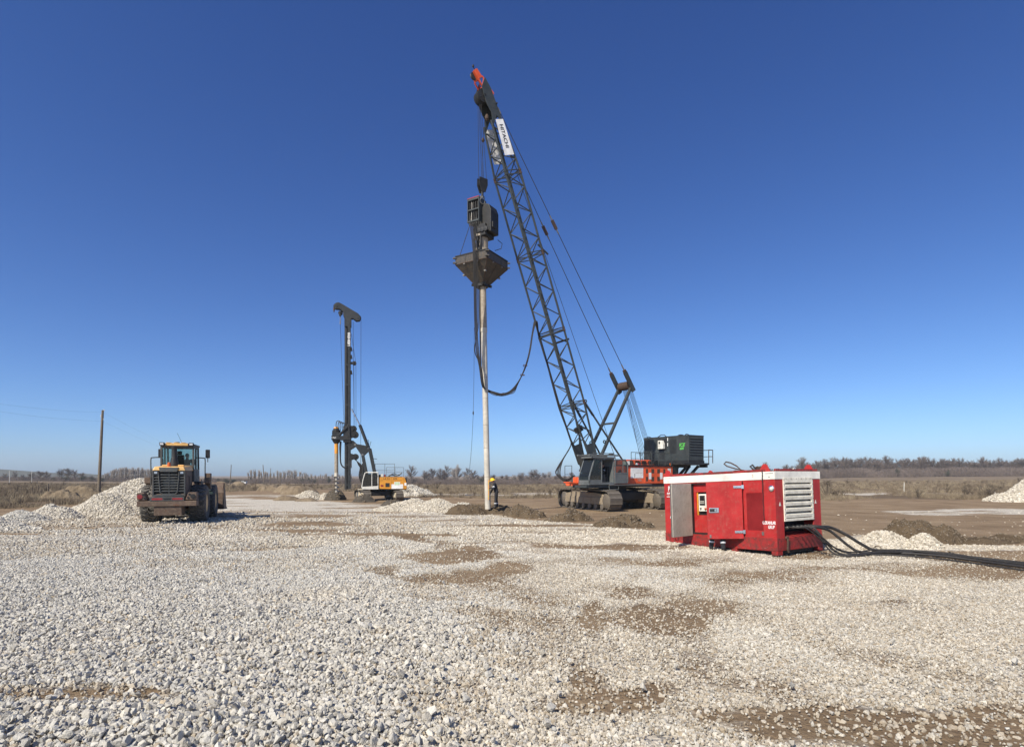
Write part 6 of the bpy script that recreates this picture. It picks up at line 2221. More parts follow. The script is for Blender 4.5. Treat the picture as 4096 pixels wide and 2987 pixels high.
MB().path(bez([(-.9, .9, 2.15), (-1.2, 1.0, 2.28), (-1.6, .9, 2.2), (-1.9, 1.0, 2.32), (-2.1, .95, 2.45)], 4), .06, 6).path(bez([(-.9, .7, 2.2), (-1.4, .8, 2.4), (-1.8, .75, 2.22), (-2.0, .8, 2.42)], 4), .04, 6).build('stowed_hoses', M_CABGREY, rig, smooth=True)
MB().span((-.45, 1.05, 2.1), (-.25, 1.25, 2.35)).build('stowed_box', M_CREAM, rig)
MB().lathe([(.08, 0), (.08, .22)], (-.6, 1.1, 2.1), (0, 0, 1), 10).build('red_canister', M_REDLENS, rig)
# cab
cz0, cz1 = 1.0, 2.52
ck = MB()
ca, cb_ = .45, 1.32
ck.prism([(-.05, cz0), (1.32, cz0), (1.42, cz0 + .18), (1.42, cz0 + .22), (-.05, cz0 + .30)], ca, cb_)
for yy in (ca + .03, cb_ - .03):
    ck.path([(1.38, yy, cz0 + .2), (1.30, yy, cz0 + .75), (1.12, yy, cz1 - .08), (1.0, yy, cz1 - .03), (.0, yy, cz1 - .03), (-.02, yy, cz1 - .15), (-.02, yy, cz0 + .2)], .038, 8)
ck.bar((.52, cb_ - .03, cz0 + .2), (.52, cb_ - .03, cz1 - .05), .05)
ck.hexa([(-.05, ca, cz1 - .05), (1.08, ca, cz1 - .05), (1.08, cb_, cz1 - .05), (-.05, cb_, cz1 - .05)], [(.0, ca + .05, cz1 + .02), (1.0, ca + .05, cz1 + .02), (1.0, cb_ - .05, cz1 + .02), (.0, cb_ - .05, cz1 + .02)])
cko = ck.build('cab', M_CREAM, rig, .012)
MB().span((-.03, cb_ - .06, cz0 + .28), (.05, cb_ - .035, cz1 - .1)).build('rear_pillar', M_DARK, cko)
MB().add([(.06, cb_ - .025, cz0 + .32), (1.32, cb_ - .025, cz0 + .26), (1.26, cb_ - .025, cz0 + .78), (1.08, cb_ - .025, cz1 - .12), (.06, cb_ - .025, cz1 - .12)], [(0, 1, 2, 3, 4)]).build('side_window', M_GLASSDARK, cko)
MB().add([(1.375, ca + .07, cz0 + .25), (1.375, cb_ - .07, cz0 + .25), (1.295, cb_ - .07, cz0 + .76), (1.295, ca + .07, cz0 + .76)], [(0, 1, 2, 3)]).add([(1.295, ca + .07, cz0 + .78), (1.295, cb_ - .07, cz0 + .78), (1.12, cb_ - .07, cz1 - .10), (1.12, ca + .07, cz1 - .10)], [(0, 1, 2, 3)]).build('windscreen', M_GLASSDARK, cko)
MB().bar((.48, cb_ + .015, cz0 + .45), (.30, cb_ + .015, cz1 - .35), .035).bar((.30, cb_ + .015, cz1 - .35), (-.0, cb_ + .015, cz1 - .35), .035).bar((.48, cb_ + .015, cz0 + .45), (.0, cb_ + .015, cz0 + .45), .035).build('door_frame', M_DARK, cko)
ss = MB().span((.25, .6, cz0 + .22), (.7, 1.1, cz0 + .5)).build('operator_seat', M_BLACK, cko, .03)
MB().box((.28, .85, cz0 + .85), (.12, .48, .7), (0, -.12, 0)).build('seat_back', M_BLACK, ss, .03)
MB().span((.95, .55, cz0 + .2), (1.15, .8, cz0 + .9)).build('control_console', M_DARK, cko, .02)
MB().span((1.25, .5, .95), (1.75, 1.3, 1.02)).build('front_step', M_PALECREAM, rig, .01)
MB().span((1.3, .3, .80), (1.7, .9, .95)).build('front_bracket', M_STEEL, rig, .01)
# mast: round leader tube on the front, box behind with bolt holes
ms = MB().span((2.42, -.27, 1.0), (2.66, .27, 16.2)).build('mast_box', M_RIGGREY, rig, .012)
MB().tube((2.80, 0, .98), (2.80, 0, 16.0), .155, 18).build('leader_tube', M_DARK, rig, smooth=True)
for zz in (1.3, 3.1, 4.9, 6.7, 8.5, 10.3, 12.1, 13.8, 15.6):
    MB().span((2.62, -.2, zz), (2.80, .2, zz + .14)).build('leader_clamp', M_RIGGREY, rig)
for k, zz in enumerate(list(np.arange(1.6, 13.6, .66))):
    MB().span((2.50, .2705, zz), (2.575, .276, zz + .15)).build('bolt_hole', M_BLACK, ms)
for zz in (2.9, 5.0, 8.3, 9.6, 10.9, 12.0, 13.4):
    MB().span((2.415, -.275, zz), (2.665, .2745, zz + .035)).build('mast_flange', M_DARK, ms)
text('LIEBHERR', .29, M_WHITEINK, ms, (2.545, .273, 14.45), (0, 0, 1), (1, 0, 0), off=.008)
MB().span((2.36, -.2, 1.1), (2.42, .2, 2.2)).span((2.33, -.15, 2.9), (2.42, .15, 3.6)).build('mast_foot', M_PALECREAM, rig)
# mast head
hdm = MB()
for yy in (-.24, .18):
    hdm.prism([(1.55, 16.42), (1.62, 16.20), (1.95, 16.15), (2.2, 16.35), (2.9, 16.25), (3.05, 16.55), (3.05, 16.9), (3.30, 17.12), (3.75, 17.15), (3.85, 17.40), (3.70, 17.65), (3.45, 17.72), (3.2, 17.62), (1.72, 16.80)], yy, yy + .06)
hdm.span((2.36, -.26, 15.6), (2.95, .26, 16.3)).prism([(1.7, 16.5), (3.3, 17.35), (3.3, 17.5), (1.7, 16.66)], -.18, .18)
hdo = hdm.build('mast_head', M_RIGGREY, rig, .012)
for xx, zz, r in ((1.80, 16.47, .30), (3.62, 17.38, .30), (3.30, 16.82, .20)):
    MB().lathe([(r, -.06), (r * .8, -.02), (r * .8, .02), (r, .06)], (xx, 0, zz), (0, 1, 0), 22).lathe([(r * .3, .1), (r * .3, .27)], (xx, 0, zz), (0, 1, 0), 10).build('head_sheave', M_DARK, hdo, smooth=True)
MB().lathe([(.09, 0), (.07, -.18), (.03, -.4)], (3.86, 0, 17.25), (0, 0, 1), 10).build('rope_swivel', M_RUST, hdo)
MB().span((3.25, -.12, 16.55), (3.42, .12, 16.95)).build('small_block', M_DARK, hdo, .02)
MB().tube((3.33, .02, 16.55), (3.34, .02, 16.0), .02, 6).tube((3.27, .02, 16.55), (3.30, .02, 16.0), .02, 6).lathe([(.05, 0), (.05, .2)], (3.32, .02, 15.82), (0, 0, 1), 8).build('rope_socket', M_STEEL, hdo)
for a, b in (((1.52, 0, 16.4), (1.55, 0, 2.3)), ((2.20, .05, 16.1), (2.12, .05, 5.9)), ((3.32, .02, 15.8), (2.98, .05, 6.4)), ((2.36, .1, 15.0), (1.98, .1, 12.45)), ((1.96, .1, 12.3), (1.95, .1, 6.3)), ((2.15, -.05, 12.3), (2.12, -.05, 6.4))):
    MB().tube(a, b, .016, 5).build('mast_rope', M_WIRE, rig)
MB().lathe([(.19, -.05), (.15, 0), (.19, .05)], (2.10, .05, 12.35), (0, 1, 0), 18).span((2.1, -.06, 12.25), (2.45, .16, 12.45)).build('mid_pulley', M_DARK, rig)
for zz in (13.6, 12.9, 11.5):
    MB().box((2.36, .1, zz), (.16, .2, .34), (0, .2, 0)).build('mast_bracket', M_DARK, rig, .01)
# sledge with rotary drive
sl = MB()
sl.span((2.40, -.42, 5.40), (4.05, .42, 5.78)).span((2.38, -.36, 5.2), (3.05, .36, 6.65)).bar((2.55, .40, 6.72), (3.45, .40, 5.80), .14).bar((2.55, -.40, 6.72), (3.45, -.40, 5.80), .14).bar((2.55, .40, 6.7), (2.50, .40, 5.7), .12).span((3.35, -.38, 5.78), (4.0, .38, 6.10))
slo = sl.build('drive_sledge', M_DARK, rig, .015)
MB().lathe([(.36, 5.78), (.36, 6.28), (.28, 6.30), (.26, 6.42), (.12, 6.44)], (3.66, 0, 0), (0, 0, 1), 22).build('rotary_drive', M_HAMMER, slo, smooth=True)
MB().lathe([(.22, 6.42), (.24, 6.46), (.20, 6.56), (.10, 6.60)], (3.66, 0, 0), (0, 0, 1), 8).build('drive_cap', M_RIGYEL, slo)
MB().lathe([(.34, 5.40), (.36, 5.34), (.28, 5.22), (.20, 5.10)], (3.66, 0, 0), (0, 0, 1), 20).build('drive_chuck', M_DARK, slo, smooth=True)
text('1760', .2, M_WHITEINK, slo, (3.85, .424, 5.58), (-1, 0, 0), (0, 0, 1))
for k in range(4):
    x_ = 2.8 + .17 * k
    MB().path(bez([(x_, .2, 6.5), (x_ + .05, .2, 6.85 + .07 * k), (x_ + .3, .2, 6.9 + .05 * k), (x_ + .36, .2, 6.55), (x_ + .3, .2, 6.2)], 5), .035, 6).build('drive_hose', M_HOSE, slo, smooth=True)
# drill rod and auger
rd_ = MB().tube((3.66, 0, 2.25), (3.66, 0, 5.15), .165, 20).build('drill_rod', M_PIPEDARK, rig, smooth=True)
MB().lathe([(.168, 4.2), (.168, 5.1)], (3.66, 0, 0), (0, 0, 1), 20, False).build('yellow_band', M_RIGYEL, rd_, smooth=True)
MB().tube((3.66, 0, 2.14), (3.66, 0, 2.46), .178, 20).build('rod_coupler', M_PIPE, rd_, smooth=True)
au = MB().tube((3.66, 0, .55), (3.66, 0, 2.16), .085, 12).build('auger_stem', M_PIPE, rig, smooth=True)
fl = MB()
turns, nseg = 4.2, 76
for k in range(nseg):
    z0_, z1_ = .62 + 1.5 * k / nseg, .62 + 1.5 * (k + 1) / nseg
    a0, a1 = turns * 6.283 * k / nseg, turns * 6.283 * (k + 1) / nseg
    r_ = .25
    q = [(3.66 + r * math.cos(a), r * math.sin(a), z) for r, a, z in ((.08, a0, z0_), (r_, a0, z0_), (r_, a1, z1_), (.08, a1, z1_))]
    fl.hexa(q, [(x, y, z + .025) for x, y, z in q])
fl.build('auger_flight', M_STEEL, au)
# hose bundle behind the rod
MB().path(bez([(3.25, .1, 5.3), (3.28, .1, 4.8), (3.3, .1, 4.2), (3.30, .1, 3.6), (3.22, .1, 3.2), (3.0, .1, 2.95), (2.75, .1, 2.9)], 6), .06, 8).path(bez([(3.32, .15, 5.3), (3.36, .15, 4.7), (3.33, .15, 4.0), (3.28, .15, 3.4), (3.1, .15, 3.0), (2.75, .15, 2.95)], 6), .04, 8).build('hose_bundle', M_HOSE, rig, smooth=True)
# winches at the back of the mast
for xx, zz, r in ((2.15, 6.45, .26), (2.05, 5.92, .32), (1.98, 3.92, .26)):
    MB().lathe([(r, -.3), (r, -.25), (r * .75, -.23), (r * .75, .23), (r, .25), (r, .3), (r * .3, .31), (r * .28, .36)], (xx, 0, zz), (0, 1, 0), 22).prism([(2.45, zz - .35), (2.45, zz + .3), (xx, zz + r * .6), (xx - .05, zz - r * .5)], -.36, -.31).prism([(2.45, zz - .35), (2.45, zz + .3), (xx, zz + r * .6), (xx - .05, zz - r * .5)], .31, .345).build('winch', M_HAMMER, rig, smooth=False)
# kinematics: struts, lever, links
for s in (-1, 1):
    yy = s * .34
    a, m_, b = Vector((2.32, yy, 8.2)), Vector((1.60, yy * 1.2, 6.75)), Vector((.90, yy * 1.4, 4.85))
    cy = MB().tube(m_, b, .135, 12).build('strut_barrel', M_RIGGREY, rig, smooth=True)
    MB().tube(a, m_, .06, 10).build('strut_rod', M_CHROME if s > 0 else M_STEEL, cy, smooth=True)
    MB().prism([(2.10, 5.10), (2.0, 4.85), (1.45, 4.0), (1.30, 3.95), (.70, 4.55), (.72, 4.80), (.95, 4.90)], yy - .05, yy + .05).build('lever_plate', M_RIGGREY, rig, .02)
    for p in ((2.02, 5.0), (.85, 4.70), (1.38, 4.08)):
        MB().tube((p[0], yy - .07, p[1]), (p[0], yy + .07, p[1]), .10, 14).build('pivot_pin', M_STEEL, rig, smooth=True)
    MB().bar((.75, yy, 4.65), (.28, yy, 2.3), .16, .30).build('parallel_link', M_RIGGREY, rig, .015)
    MB().bar((1.36, yy, 4.05), (1.0, yy, 2.2), .14, .26).build('front_link', M_RIGGREY, rig, .015)
    lc = MB().tube((1.30, yy * .4, 2.3), (1.36, yy * .4, 3.3), .09, 12).build('lift_cylinder', M_DARK, rig, smooth=True)
    MB().tube((1.36, yy * .4, 3.3), (1.38, yy * .4, 4.0), .05, 10).build('lift_rod', M_CHROME, lc, smooth=True)
MB().prism([(2.45, 4.5), (2.45, 5.4), (2.15, 5.35), (1.9, 5.1), (1.92, 4.85)], -.26, .26).build('mast_pivot', M_DARK, rig, .01)
MB().span((.1, -.5, 1.05), (1.5, .42, 2.35)).build('kinematics_base', M_DARK, rig, .02)
for k in range(6):
    MB().path(bez([(1.95 + .03 * k, .1, 3.7), (1.75 - .05 * k, .15, 3.2), (1.60 - .04 * k, .15, 2.9), (1.70 - .06 * k, .12, 2.2), (1.5, .1, 1.5)], 5), .03, 6).build('kinematics_hose', M_HOSE, rig, smooth=True)
MB().path(bez([(.9, .4, 4.9), (.95, .45, 5.3), (.85, .45, 5.4), (.8, .4, 5.0)], 4), .02, 5).tube((.75, .4, 4.8), (.62, .4, 5.3), .02, 5).tube((.45, .4, 3.75), (.1, .4, 3.72), .025, 5).build('small_fittings', M_DARK, rig)

# ================================================================== wheel loader
LPSI = R(21)
LO = Vector((-16.3, 27.3, 0))
load = empty('wheel_loader', (LO.x, LO.y, tz(LO.x, LO.y) + .02), (0, 0, math.pi / 2 + LPSI), 'muddy yellow and grey wheel loader seen from behind in front of the gravel pile', 'wheel loader')
WR, WW = .87, .74


def tyre_mesh():
    mb = MB()
    mb.lathe([(.42, -WW * .40), (.60, -WW * .5), (.80, -WW * .47), (.835, -WW * .40), (.84, 0), (.835, WW * .40), (.80, WW * .47), (.60, WW * .5), (.42, WW * .40)], (0, 0, 0), (0, 1, 0), 40)
    n = 22
    for k in range(n):
        a0 = 2 * math.pi * k / n
        for s in (-1, 1):
            seg = 5
            for j in range(seg):
                t0, t1 = j / seg, (j + 1) / seg
                def pt(t, r, da):
                    y = s * (WW * .47 * t)
                    a = a0 + (0 if s > 0 else math.pi / n * .9) + .11 * math.sin(t * 3.4) + .05 * t + da
                    return (r * math.cos(a), y, r * math.sin(a))
                w_ = .074
                rr = lambda t: .905 if t < .8 else .905 - (t - .8) * .28
                bot = [pt(t0, .83, -w_), pt(t1, .80, -w_), pt(t1, .80, w_), pt(t0, .83, w_)]
                top_ = [pt(t0, rr(t0), -w_ * .8), pt(t1, rr(t1), -w_ * .8), pt(t1, rr(t1), w_ * .8), pt(t0, rr(t0), w_ * .8)]
                mb.hexa(bot, top_)
    return mb.mesh('tyre')


TY = tyre_mesh()
M_TYREMUD = paint('dusty_tyre', (.075, .07, .062), .85, .55, dirt_col=(.25, .225, .185), scale=1.4)
TY.materials.append(M_TYREMUD)
RIM = MB().lathe([(.43, -WW * .42), (.44, -WW * .36), (.38, -WW * .22), (.24, -WW * .18), (.22, -WW * .30), (.16, -WW * .34), (.05, -WW * .35)], (0, 0, 0), (0, 1, 0), 28).lathe([(.05, WW * .35), (.16, WW * .34), (.22, WW * .30), (.24, WW * .18), (.38, WW * .22), (.44, WW * .36), (.43, WW * .42)], (0, 0, 0), (0, 1, 0), 28).mesh('rim', True)
RIM.materials.append(M_YELLOW)
for xx in (0, 3.3):
    for s in (-1, 1):
        hub = MB().tube((0, -.3, 0), (0, .3, 0), .2, 14).build('wheel', M_LOADRUST, load)
        hub.location = (xx, s * 1.0, WR)
        for me in (TY, RIM):
            o = bpy.data.objects.new(me.name.split('.')[0], me)
            COL.objects.link(o)
            o.parent = hub
            o.rotation_euler = (0, random.uniform(0, .3), 0)
    MB().tube((xx, -.75, WR), (xx, .75, WR), .16, 14).lathe([(.10, -.3), (.30, -.2), (.34, 0), (.30, .2), (.10, .3)], (xx, 0, WR), (0, 1, 0), 16).build('axle', M_LOADRUST, load, smooth=True)
# rear counterweight and bumper with lamps
cwt = MB().prism([(-1.95, .84), (-1.95, 1.08), (-1.60, 1.12), (-1.30, 1.12), (-1.30, .84)], -1.16, 1.2).prism([(-1.88, .42), (-1.90, .838), (-1.0, .838), (-1.0, .42)], -.55, .55).build('counterweight', M_LOADRUST, load, .02)
MB().span((-1.96, -.66, 1.082), (-1.55, .70, 1.26)).build('bumper_bar', M_LOADGREY, load, .01)
for s, (ya, yb) in ((1, (.80, 1.2)), (-1, (-1.16, -.70))):
    lb = MB().prism([(ya + (0 if s > 0 else 0), 1.121), (yb, 1.121), (yb, 1.46), (ya + (.12 if s > 0 else .0), 1.46)] if s > 0 else [(ya, 1.121), (yb, 1.121), (yb - .12, 1.46), (ya, 1.46)], -1.93, -1.45, 'x').build('lamp_housing', M_LOADRUST, load, .02)
    yc = (ya + yb) / 2 + s * .08
    MB().lathe([(.105, 0), (.105, .02), (.07, .025)], (-1.932, yc, 1.28), (-1, 0, 0), 18).build('tail_lamp', M_REDLENS if s > 0 else M_BLACK, lb, smooth=True)
    MB().lathe([(.05, 0), (.05, .015)], (-1.932, yc - s * .19, 1.22), (-1, 0, 0), 12).build('reverse_lamp', M_BLACK, lb)
    MB().lathe([(.05, 0), (.05, .015)], (-1.932, yc - s * .14, 1.37), (-1, 0, 0), 12).build('reverse_lamp', M_BLACK, lb)
for ya, yb in ((.20, .62), (-.60, -.18)):
    MB().span((-1.966, ya, 1.13), (-1.961, yb, 1.22)).build('red_reflector', M_REDLENS, load)
MB().span((-1.966, -.13, 1.14), (-1.961, .16, 1.21)).build('plate_slot', M_BLACK, load)
# engine hood with grille
hood = MB()
for s in (-1, 1):
    hood.prism([(-1.62, 1.28), (-1.56, 2.46), (.0, 2.46), (.0, 1.28)], s * .655 - .03, s * .655 + .03)
hood.span((-.1, -.62, 1.28), (.0, .62, 2.46)).span((-1.60, -.62, 1.28), (-1.56, .62, 1.40))
ho = hood.build('engine_hood', M_LOADRUST, load, .015)
MB().hexa([(-1.66, -.66, 2.462), (-1.66, .66, 2.462), (.15, .72, 2.462), (.15, -.72, 2.462)], [(-1.60, -.58, 2.64), (-1.60, .58, 2.64), (.15, .66, 2.70), (.15, -.66, 2.70)]).build('hood_cover', M_YELLOW, ho, .03)
MB().hexa([(-1.70, -.33, 2.40), (-1.70, .36, 2.40), (-1.58, .36, 2.40), (-1.58, -.33, 2.40)], [(-1.67, -.38, 2.61), (-1.67, .40, 2.61), (-1.58, .40, 2.61), (-1.58, -.38, 2.61)]).build('grille_brow', M_LOADGREY, ho, .01)
MB().span((-1.50, -.62, 1.30), (-1.46, .62, 2.45)).build('radiator', M_BLACK, ho)
fl_ = MB().path([(-1.64, -.27, 1.40), (-1.65, -.34, 1.46), (-1.66, -.42, 2.40)], .035, 4).path([(-1.64, .27, 1.40), (-1.65, .34, 1.46), (-1.66, .42, 2.40)], .035, 4)
fl_.span((-1.67, -.27, 1.365), (-1.62, .27, 1.41)).span((-1.665, -.66, 1.28), (-1.60, .66, 1.36)).span((-1.665, -.66, 1.36), (-1.60, -.60, 2.45)).span((-1.665, .60, 1.36), (-1.60, .66, 2.45)).span((-1.665, -.60, 2.30), (-1.60, -.40, 2.45)).span((-1.665, .42, 2.30), (-1.60, .60, 2.45))
fl_.build('grille_frame', M_LOADGREY, ho, .006)
for k in range(7):
    zz = 1.50 + k * .125
    for ya, yb in ((-.60, -.38), (-.34, .34), (.38, .60)):
        MB().hexa([(-1.655, ya, zz), (-1.655, yb, zz), (-1.60, yb, zz + .03), (-1.60, ya, zz + .03)], [(-1.655, ya, zz + .035), (-1.655, yb, zz + .035), (-1.60, yb, zz + .06), (-1.60, ya, zz + .06)]).build('grille_slat', M_LOADGREY, ho)
MB().span((-1.652, -.012, 1.41), (-1.60, .012, 2.40)).build('grille_bar', M_LOADGREY, ho)
MB().lathe([(.27, 0), (.27, .02), (.05, .06)], (-1.52, -.02, 1.88), (-1, 0, 0), 14).build('cooling_fan', M_CABGREY, ho)
for yy in (-.52, .52):
    MB().span((-1.675, yy - .09, 2.29), (-1.66, yy + .09, 2.44)).build('work_lamp_frame', M_BLACK, ho)
    MB().span((-1.682, yy - .06, 2.32), (-1.675, yy + .06, 2.41)).build('work_lamp', M_CHROME, ho)
MB().path([(-1.2, -.69, 2.2), (-.9, -.69, 2.2), (-.9, -.69, 1.6), (-1.25, -.69, 1.5)], .015, 5).build('side_hatch_line', M_BLACK, ho)
MB().tube((-1.40, .04, 2.63), (-1.40, .04, 2.68), .085, 14).lathe([(.075, 2.68), (.075, 2.78), (.05, 2.84), (.01, 2.85)], (-1.40, .04, 0), (0, 0, 1), 14).build('beacon', M_AMBER, load, smooth=True)
ex_ = MB().lathe([(.19, 2.66), (.17, 2.9), (.125, 3.10), (.12, 3.3), (.115, 3.45)], (-.55, -.02, 0), (0, 0, 1), 18).lathe([(.10, 3.40), (.12, 3.5), (.14, 3.62), (.11, 3.64)], (-.55, -.02, 0), (0, 0, 1), 18).build('exhaust_stack', M_DARK, load, smooth=True)
for yy in (-.35, .3):
    MB().span((-.9, yy - .12, 2.67), (-.6, yy + .12, 2.74)).build('hood_hatch', M_YELLOW, load, .02)
# frame, fenders, steps
MB().span((-1.2, -.48, .62), (1.3, .48, 1.28)).build('rear_frame', M_LOADRUST, load, .02)
MB().span((1.9, -.45, .62), (3.9, .45, 1.25)).prism([(2.2, 1.25), (3.4, 1.25), (3.2, 1.95), (2.6, 2.0)], -.5, .5).build('front_frame', M_LOADRUST, load, .02)
MB().tube((1.6, 0, .5), (1.6, 0, 1.5), .17, 14).bar((1.2, 0, .8), (2.0, 0, .8), .3).build('articulation', M_DARK, load)
for s in (-1, 1):
    MB().prism([(.75, 1.55), (1.05, 1.55), (1.05, 2.12), (.35, 2.14), (.35, 1.85), (.6, 1.82)], s * 1.28 - .14 if s > 0 else s * 1.28 - .12, s * 1.28 + .12).build('fender', M_LOADRUST, load, .02)
    MB().span((.35, s * .70 - .3 * (s < 0) - .0, 1.84), (1.5, s * .70 + .3 * (s > 0), 1.93)).build('platform', M_DARK, load, .01)
    for k in range(3):
        MB().span((1.05, s * 1.05 - .14, .62 + k * .4), (1.42, s * 1.05 + .14, .66 + k * .4)).build('step', M_LOADRUST, load)
    yy = 1.12 if s > 0 else -1.20
    MB().path(bez([(.35, yy, 1.9 if s < 0 else 1.65), (.33, yy, 2.5), (.33, yy, 3.02), (.36, yy - s * .06, 3.10), (.45, yy - s * .38, 3.11), (.48, yy - s * .46, 3.02), (.48, yy - s * .48, 2.75)], 5), .026, 7).build('grab_rail', M_LOADGREY, load, smooth=True)
    my = .74 if s > 0 else -1.30
    MB().span((.42, my - .10, 3.10), (.50, my + .10, 3.53)).build('mirror', M_BLACK, load, .03)
    MB().tube((.48, my, 3.1), (.48, my, 2.9), .018, 6).build('mirror_arm', M_BLACK, load)
MB().span((.5, -1.42, 1.95), (.9, -1.15, 2.35)).build('stowage_box', M_LOADRUST, load, .02)
# cab
ya, yb, xa, xb, za, zb_ = -.70, .66, .22, 1.72, 1.93, 3.68
cf = MB()
for yy in (ya, yb):
    cf.bar((xa, yy, za), (xa, yy, zb_), .085).bar((xb + .12, yy, za), (xb - .05, yy, zb_), .08).bar((.98, yy, za), (.98, yy, zb_), .07).bar((xa, yy, zb_ - .05), (xb, yy, zb_ - .05), .09).span((xa, yy - .03, za), (xb + .1, yy + .03, za + .62))
cf.bar((xa, ya, 2.72), (xa, yb, 2.72), .08).bar((xa, ya, zb_ - .05), (xa, yb, zb_ - .05), .10).bar((xb, ya, zb_ - .05), (xb, yb, zb_ - .05), .09).span((xa - .02, ya, za), (xa + .05, yb, 2.70)).span((xa, ya, za - .02), (xb + .1, yb, za + .06)).span((xb + .05, ya, za), (xb + .12, yb, za + .45))
cfo = cf.build('cab', M_LOADGREY, load, .01)
ro = MB().span((xa - .12, ya - .06, zb_), (xb + .15, yb + .06, zb_ + .10)).build('roof', M_LOADGREY, cfo, .03)
rt_ = MB().span((xa - .16, -.50, zb_ + .003), (xb + .1, .48, zb_ + .13))
for k in range(3):
    rt_.span((xa - .17, -.38 + k * .32, zb_ + .131), (xb + .05, -.20 + k * .32, zb_ + .165))
rt_.build('roof_skin', M_YELLOW, cfo, .03)
for yy in (-.64, .60):
    MB().span((xa - .26, yy - .10, zb_ + .0), (xa - .10, yy + .10, zb_ + .15)).build('roof_lamp', M_BLACK, cfo, .01)
    MB().span((xa - .267, yy - .07, zb_ + .03), (xa - .261, yy + .07, zb_ + .12)).build('lamp_lens', M_REFLECT, cfo)
MB().tube((.9, .1, zb_ + .16), (.9, .1, zb_ + .22), .1, 12).build('roof_horn', M_DARK, cfo)
MB().path([(.35, -.20, zb_ + .12), (.25, -.12, zb_ + .35), (.15, -.02, zb_ + .62)], .008, 4).build('aerial', M_BLACK, cfo)
MB().add([(xa + .0, ya + .06, 2.77), (xa, yb - .06, 2.77), (xa, yb - .06, zb_ - .1), (xa, ya + .06, zb_ - .1)], [(0, 1, 2, 3)]).build('rear_window', M_GLASS, cfo)
MB().add([(xb + .08, ya + .05, za + .46), (xb + .08, yb - .05, za + .46), (xb - .05, yb - .05, zb_ - .1), (xb - .05, ya + .05, zb_ - .1)], [(0, 1, 2, 3)]).build('windscreen', M_GLASS, cfo)
for yy in (ya, yb):
    for x_0, x_1 in ((xa + .05, .94), (1.02, xb - .02)):
        MB().add([(x_0, yy, za + .64), (x_1, yy, za + .64), (x_1, yy, zb_ - .1), (x_0, yy, zb_ - .1)], [(0, 1, 2, 3)]).build('side_window', M_GLASS, cfo)
se = MB().span((.62, -.30, za + .1), (1.10, .24, za + .55)).build('driver_seat', M_BLACK, cfo, .04)
MB().box((.60, -.03, za + .95), (.12, .46, .75), (0, -.1, 0)).build('seat_back', M_BLACK, se, .04)
MB().box((.56, -.03, za + 1.42), (.1, .26, .18)).build('headrest', M_BLACK, se, .04)
MB().tube((1.42, 0, za + .3), (1.30, 0, za + .85), .04, 8).lathe([(.19, -.012), (.205, 0), (.19, .012), (.175, 0), (.19, -.012)], (1.29, 0, za + .88), (-.5, 0, 1), 20, False).build('steering_wheel', M_BLACK, cfo)
mlo = load.matrix_basis
person('driver in dark clothes sitting in the wheel loader cab', mlo @ Vector((.82, -.34, za - .02)), math.pi / 2 + LPSI,
       dict(pelvis=(0, 0, .60), chest=(-.02, 0, .96), neck=(.0, 0, 1.16), head=(.03, 0, 1.30), face=(1, -.3, 0), hipl=(.05, .1, .58), hipr=(.05, -.1, .58), knl=(.42, .14, .58), knr=(.42, -.14, .58), anl=(.52, .14, .2), anr=(.52, -.14, .2),
            toel=(.16, .02, -.03), toer=(.16, -.02, -.03), shl=(-.02, .19, 1.08), shr=(-.02, -.19, 1.08), ell=(.14, .25, .84), elr=(.14, -.25, .84), wrl=(.38, .2, .92), wrr=(.38, -.2, .92)), None, True, M_COVER, False)
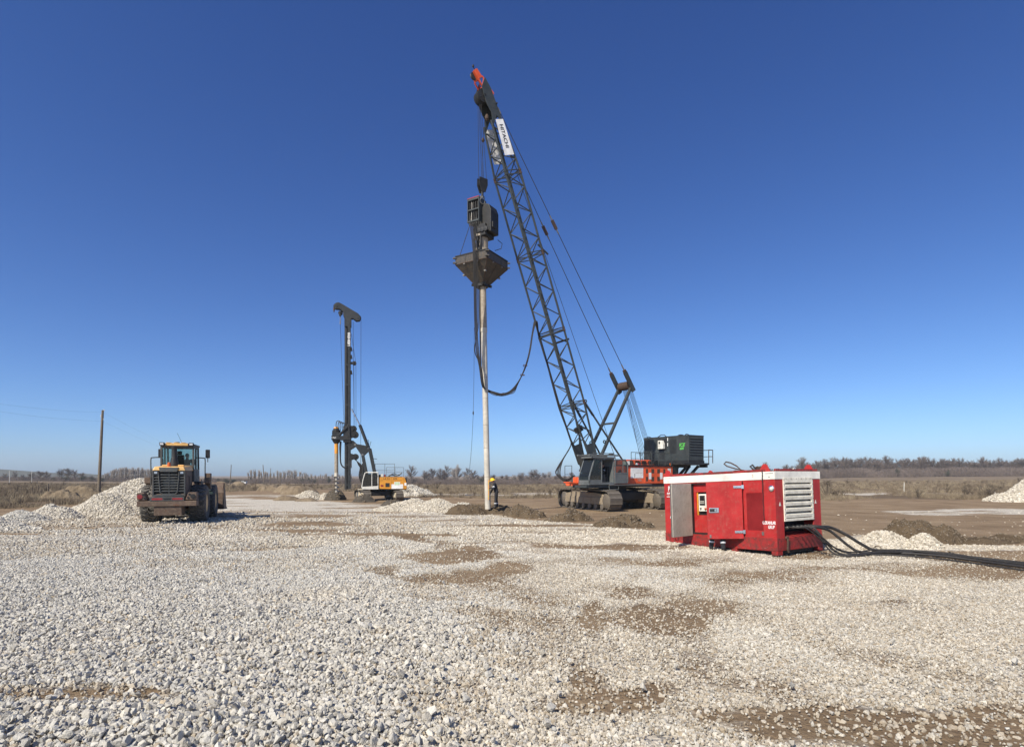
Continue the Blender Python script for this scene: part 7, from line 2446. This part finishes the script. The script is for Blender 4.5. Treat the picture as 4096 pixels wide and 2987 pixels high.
# lift arms and bucket
for s in (-1, 1):
    MB().prism([(2.65, 1.85), (2.95, 2.05), (4.0, 1.55), (4.75, .85), (4.6, .62), (3.9, 1.15), (2.7, 1.6)], s * .62 - .06, s * .62 + .06).build('lift_arm', M_LOADRUST, load, .015)
    rc = MB().tube((2.4, s * .5, .95), (3.2, s * .55, 1.15), .10, 12).build('lift_cylinder', M_DARK, load, smooth=True)
    MB().tube((3.2, s * .55, 1.15), (3.95, s * .6, 1.35), .055, 10).build('lift_rod', M_CHROME, rc, smooth=True)
MB().prism([(3.3, 2.35), (3.5, 2.45), (4.0, 1.2), (3.85, 1.05)], -.08, .08).bar((2.9, 0, 1.8), (3.4, 0, 2.3), .14).bar((3.95, 0, 1.15), (4.7, 0, 1.25), .10).build('tilt_linkage', M_LOADRUST, load, .01)
bk = MB()
prof = [(4.55, .55), (4.70, .35), (5.10, .28), (6.05, .30), (6.05, .36), (5.12, .36), (4.80, .46), (4.66, .72), (4.72, 1.20), (5.15, 1.78), (5.08, 1.84), (4.62, 1.26)]
bk.prism(prof, -1.52, 1.52)
bko = bk.build('bucket', M_LOADRUST, load)
for s in (-1, 1):
    MB().prism([(4.60, .55), (4.72, .36), (5.1, .30), (6.0, .33), (5.85, .70), (5.12, 1.80), (4.62, 1.24)], s * 1.545 - .022, s * 1.545 + .022).build('bucket_side', M_LOADRUST, bko, .008)
MB().prism([(5.95, .26), (6.28, .28), (6.28, .31), (5.95, .37)], -1.58, 1.58).build('cutting_edge', M_STEEL, bko)
for k in range(8):
    MB().prism([(6.05, .25), (6.50, .29), (6.50, .32), (6.05, .40)], -1.5 + k * .42, -1.38 + k * .42).build('bucket_tooth', M_STEEL, bko)


# ================================================================== the air
hz = MB().span((-2300, -120, -60), (2300, 1800, 62)).build('haze', None)
m = bpy.data.materials.new('haze_air')
m.use_nodes = True
nt = m.node_tree
nt.nodes.clear()
pv_ = nt.nodes.new('ShaderNodeVolumePrincipled')
pv_.inputs['Color'].default_value = (.9, .95, 1.0, 1)
pv_.inputs['Density'].default_value = .0002
pv_.inputs['Anisotropy'].default_value = 0.0
out_ = nt.nodes.new('ShaderNodeOutputMaterial')
nt.links.new(pv_.outputs[0], out_.inputs['Volume'])
hz.data.materials.append(m)
hz['kind'] = 'stuff'
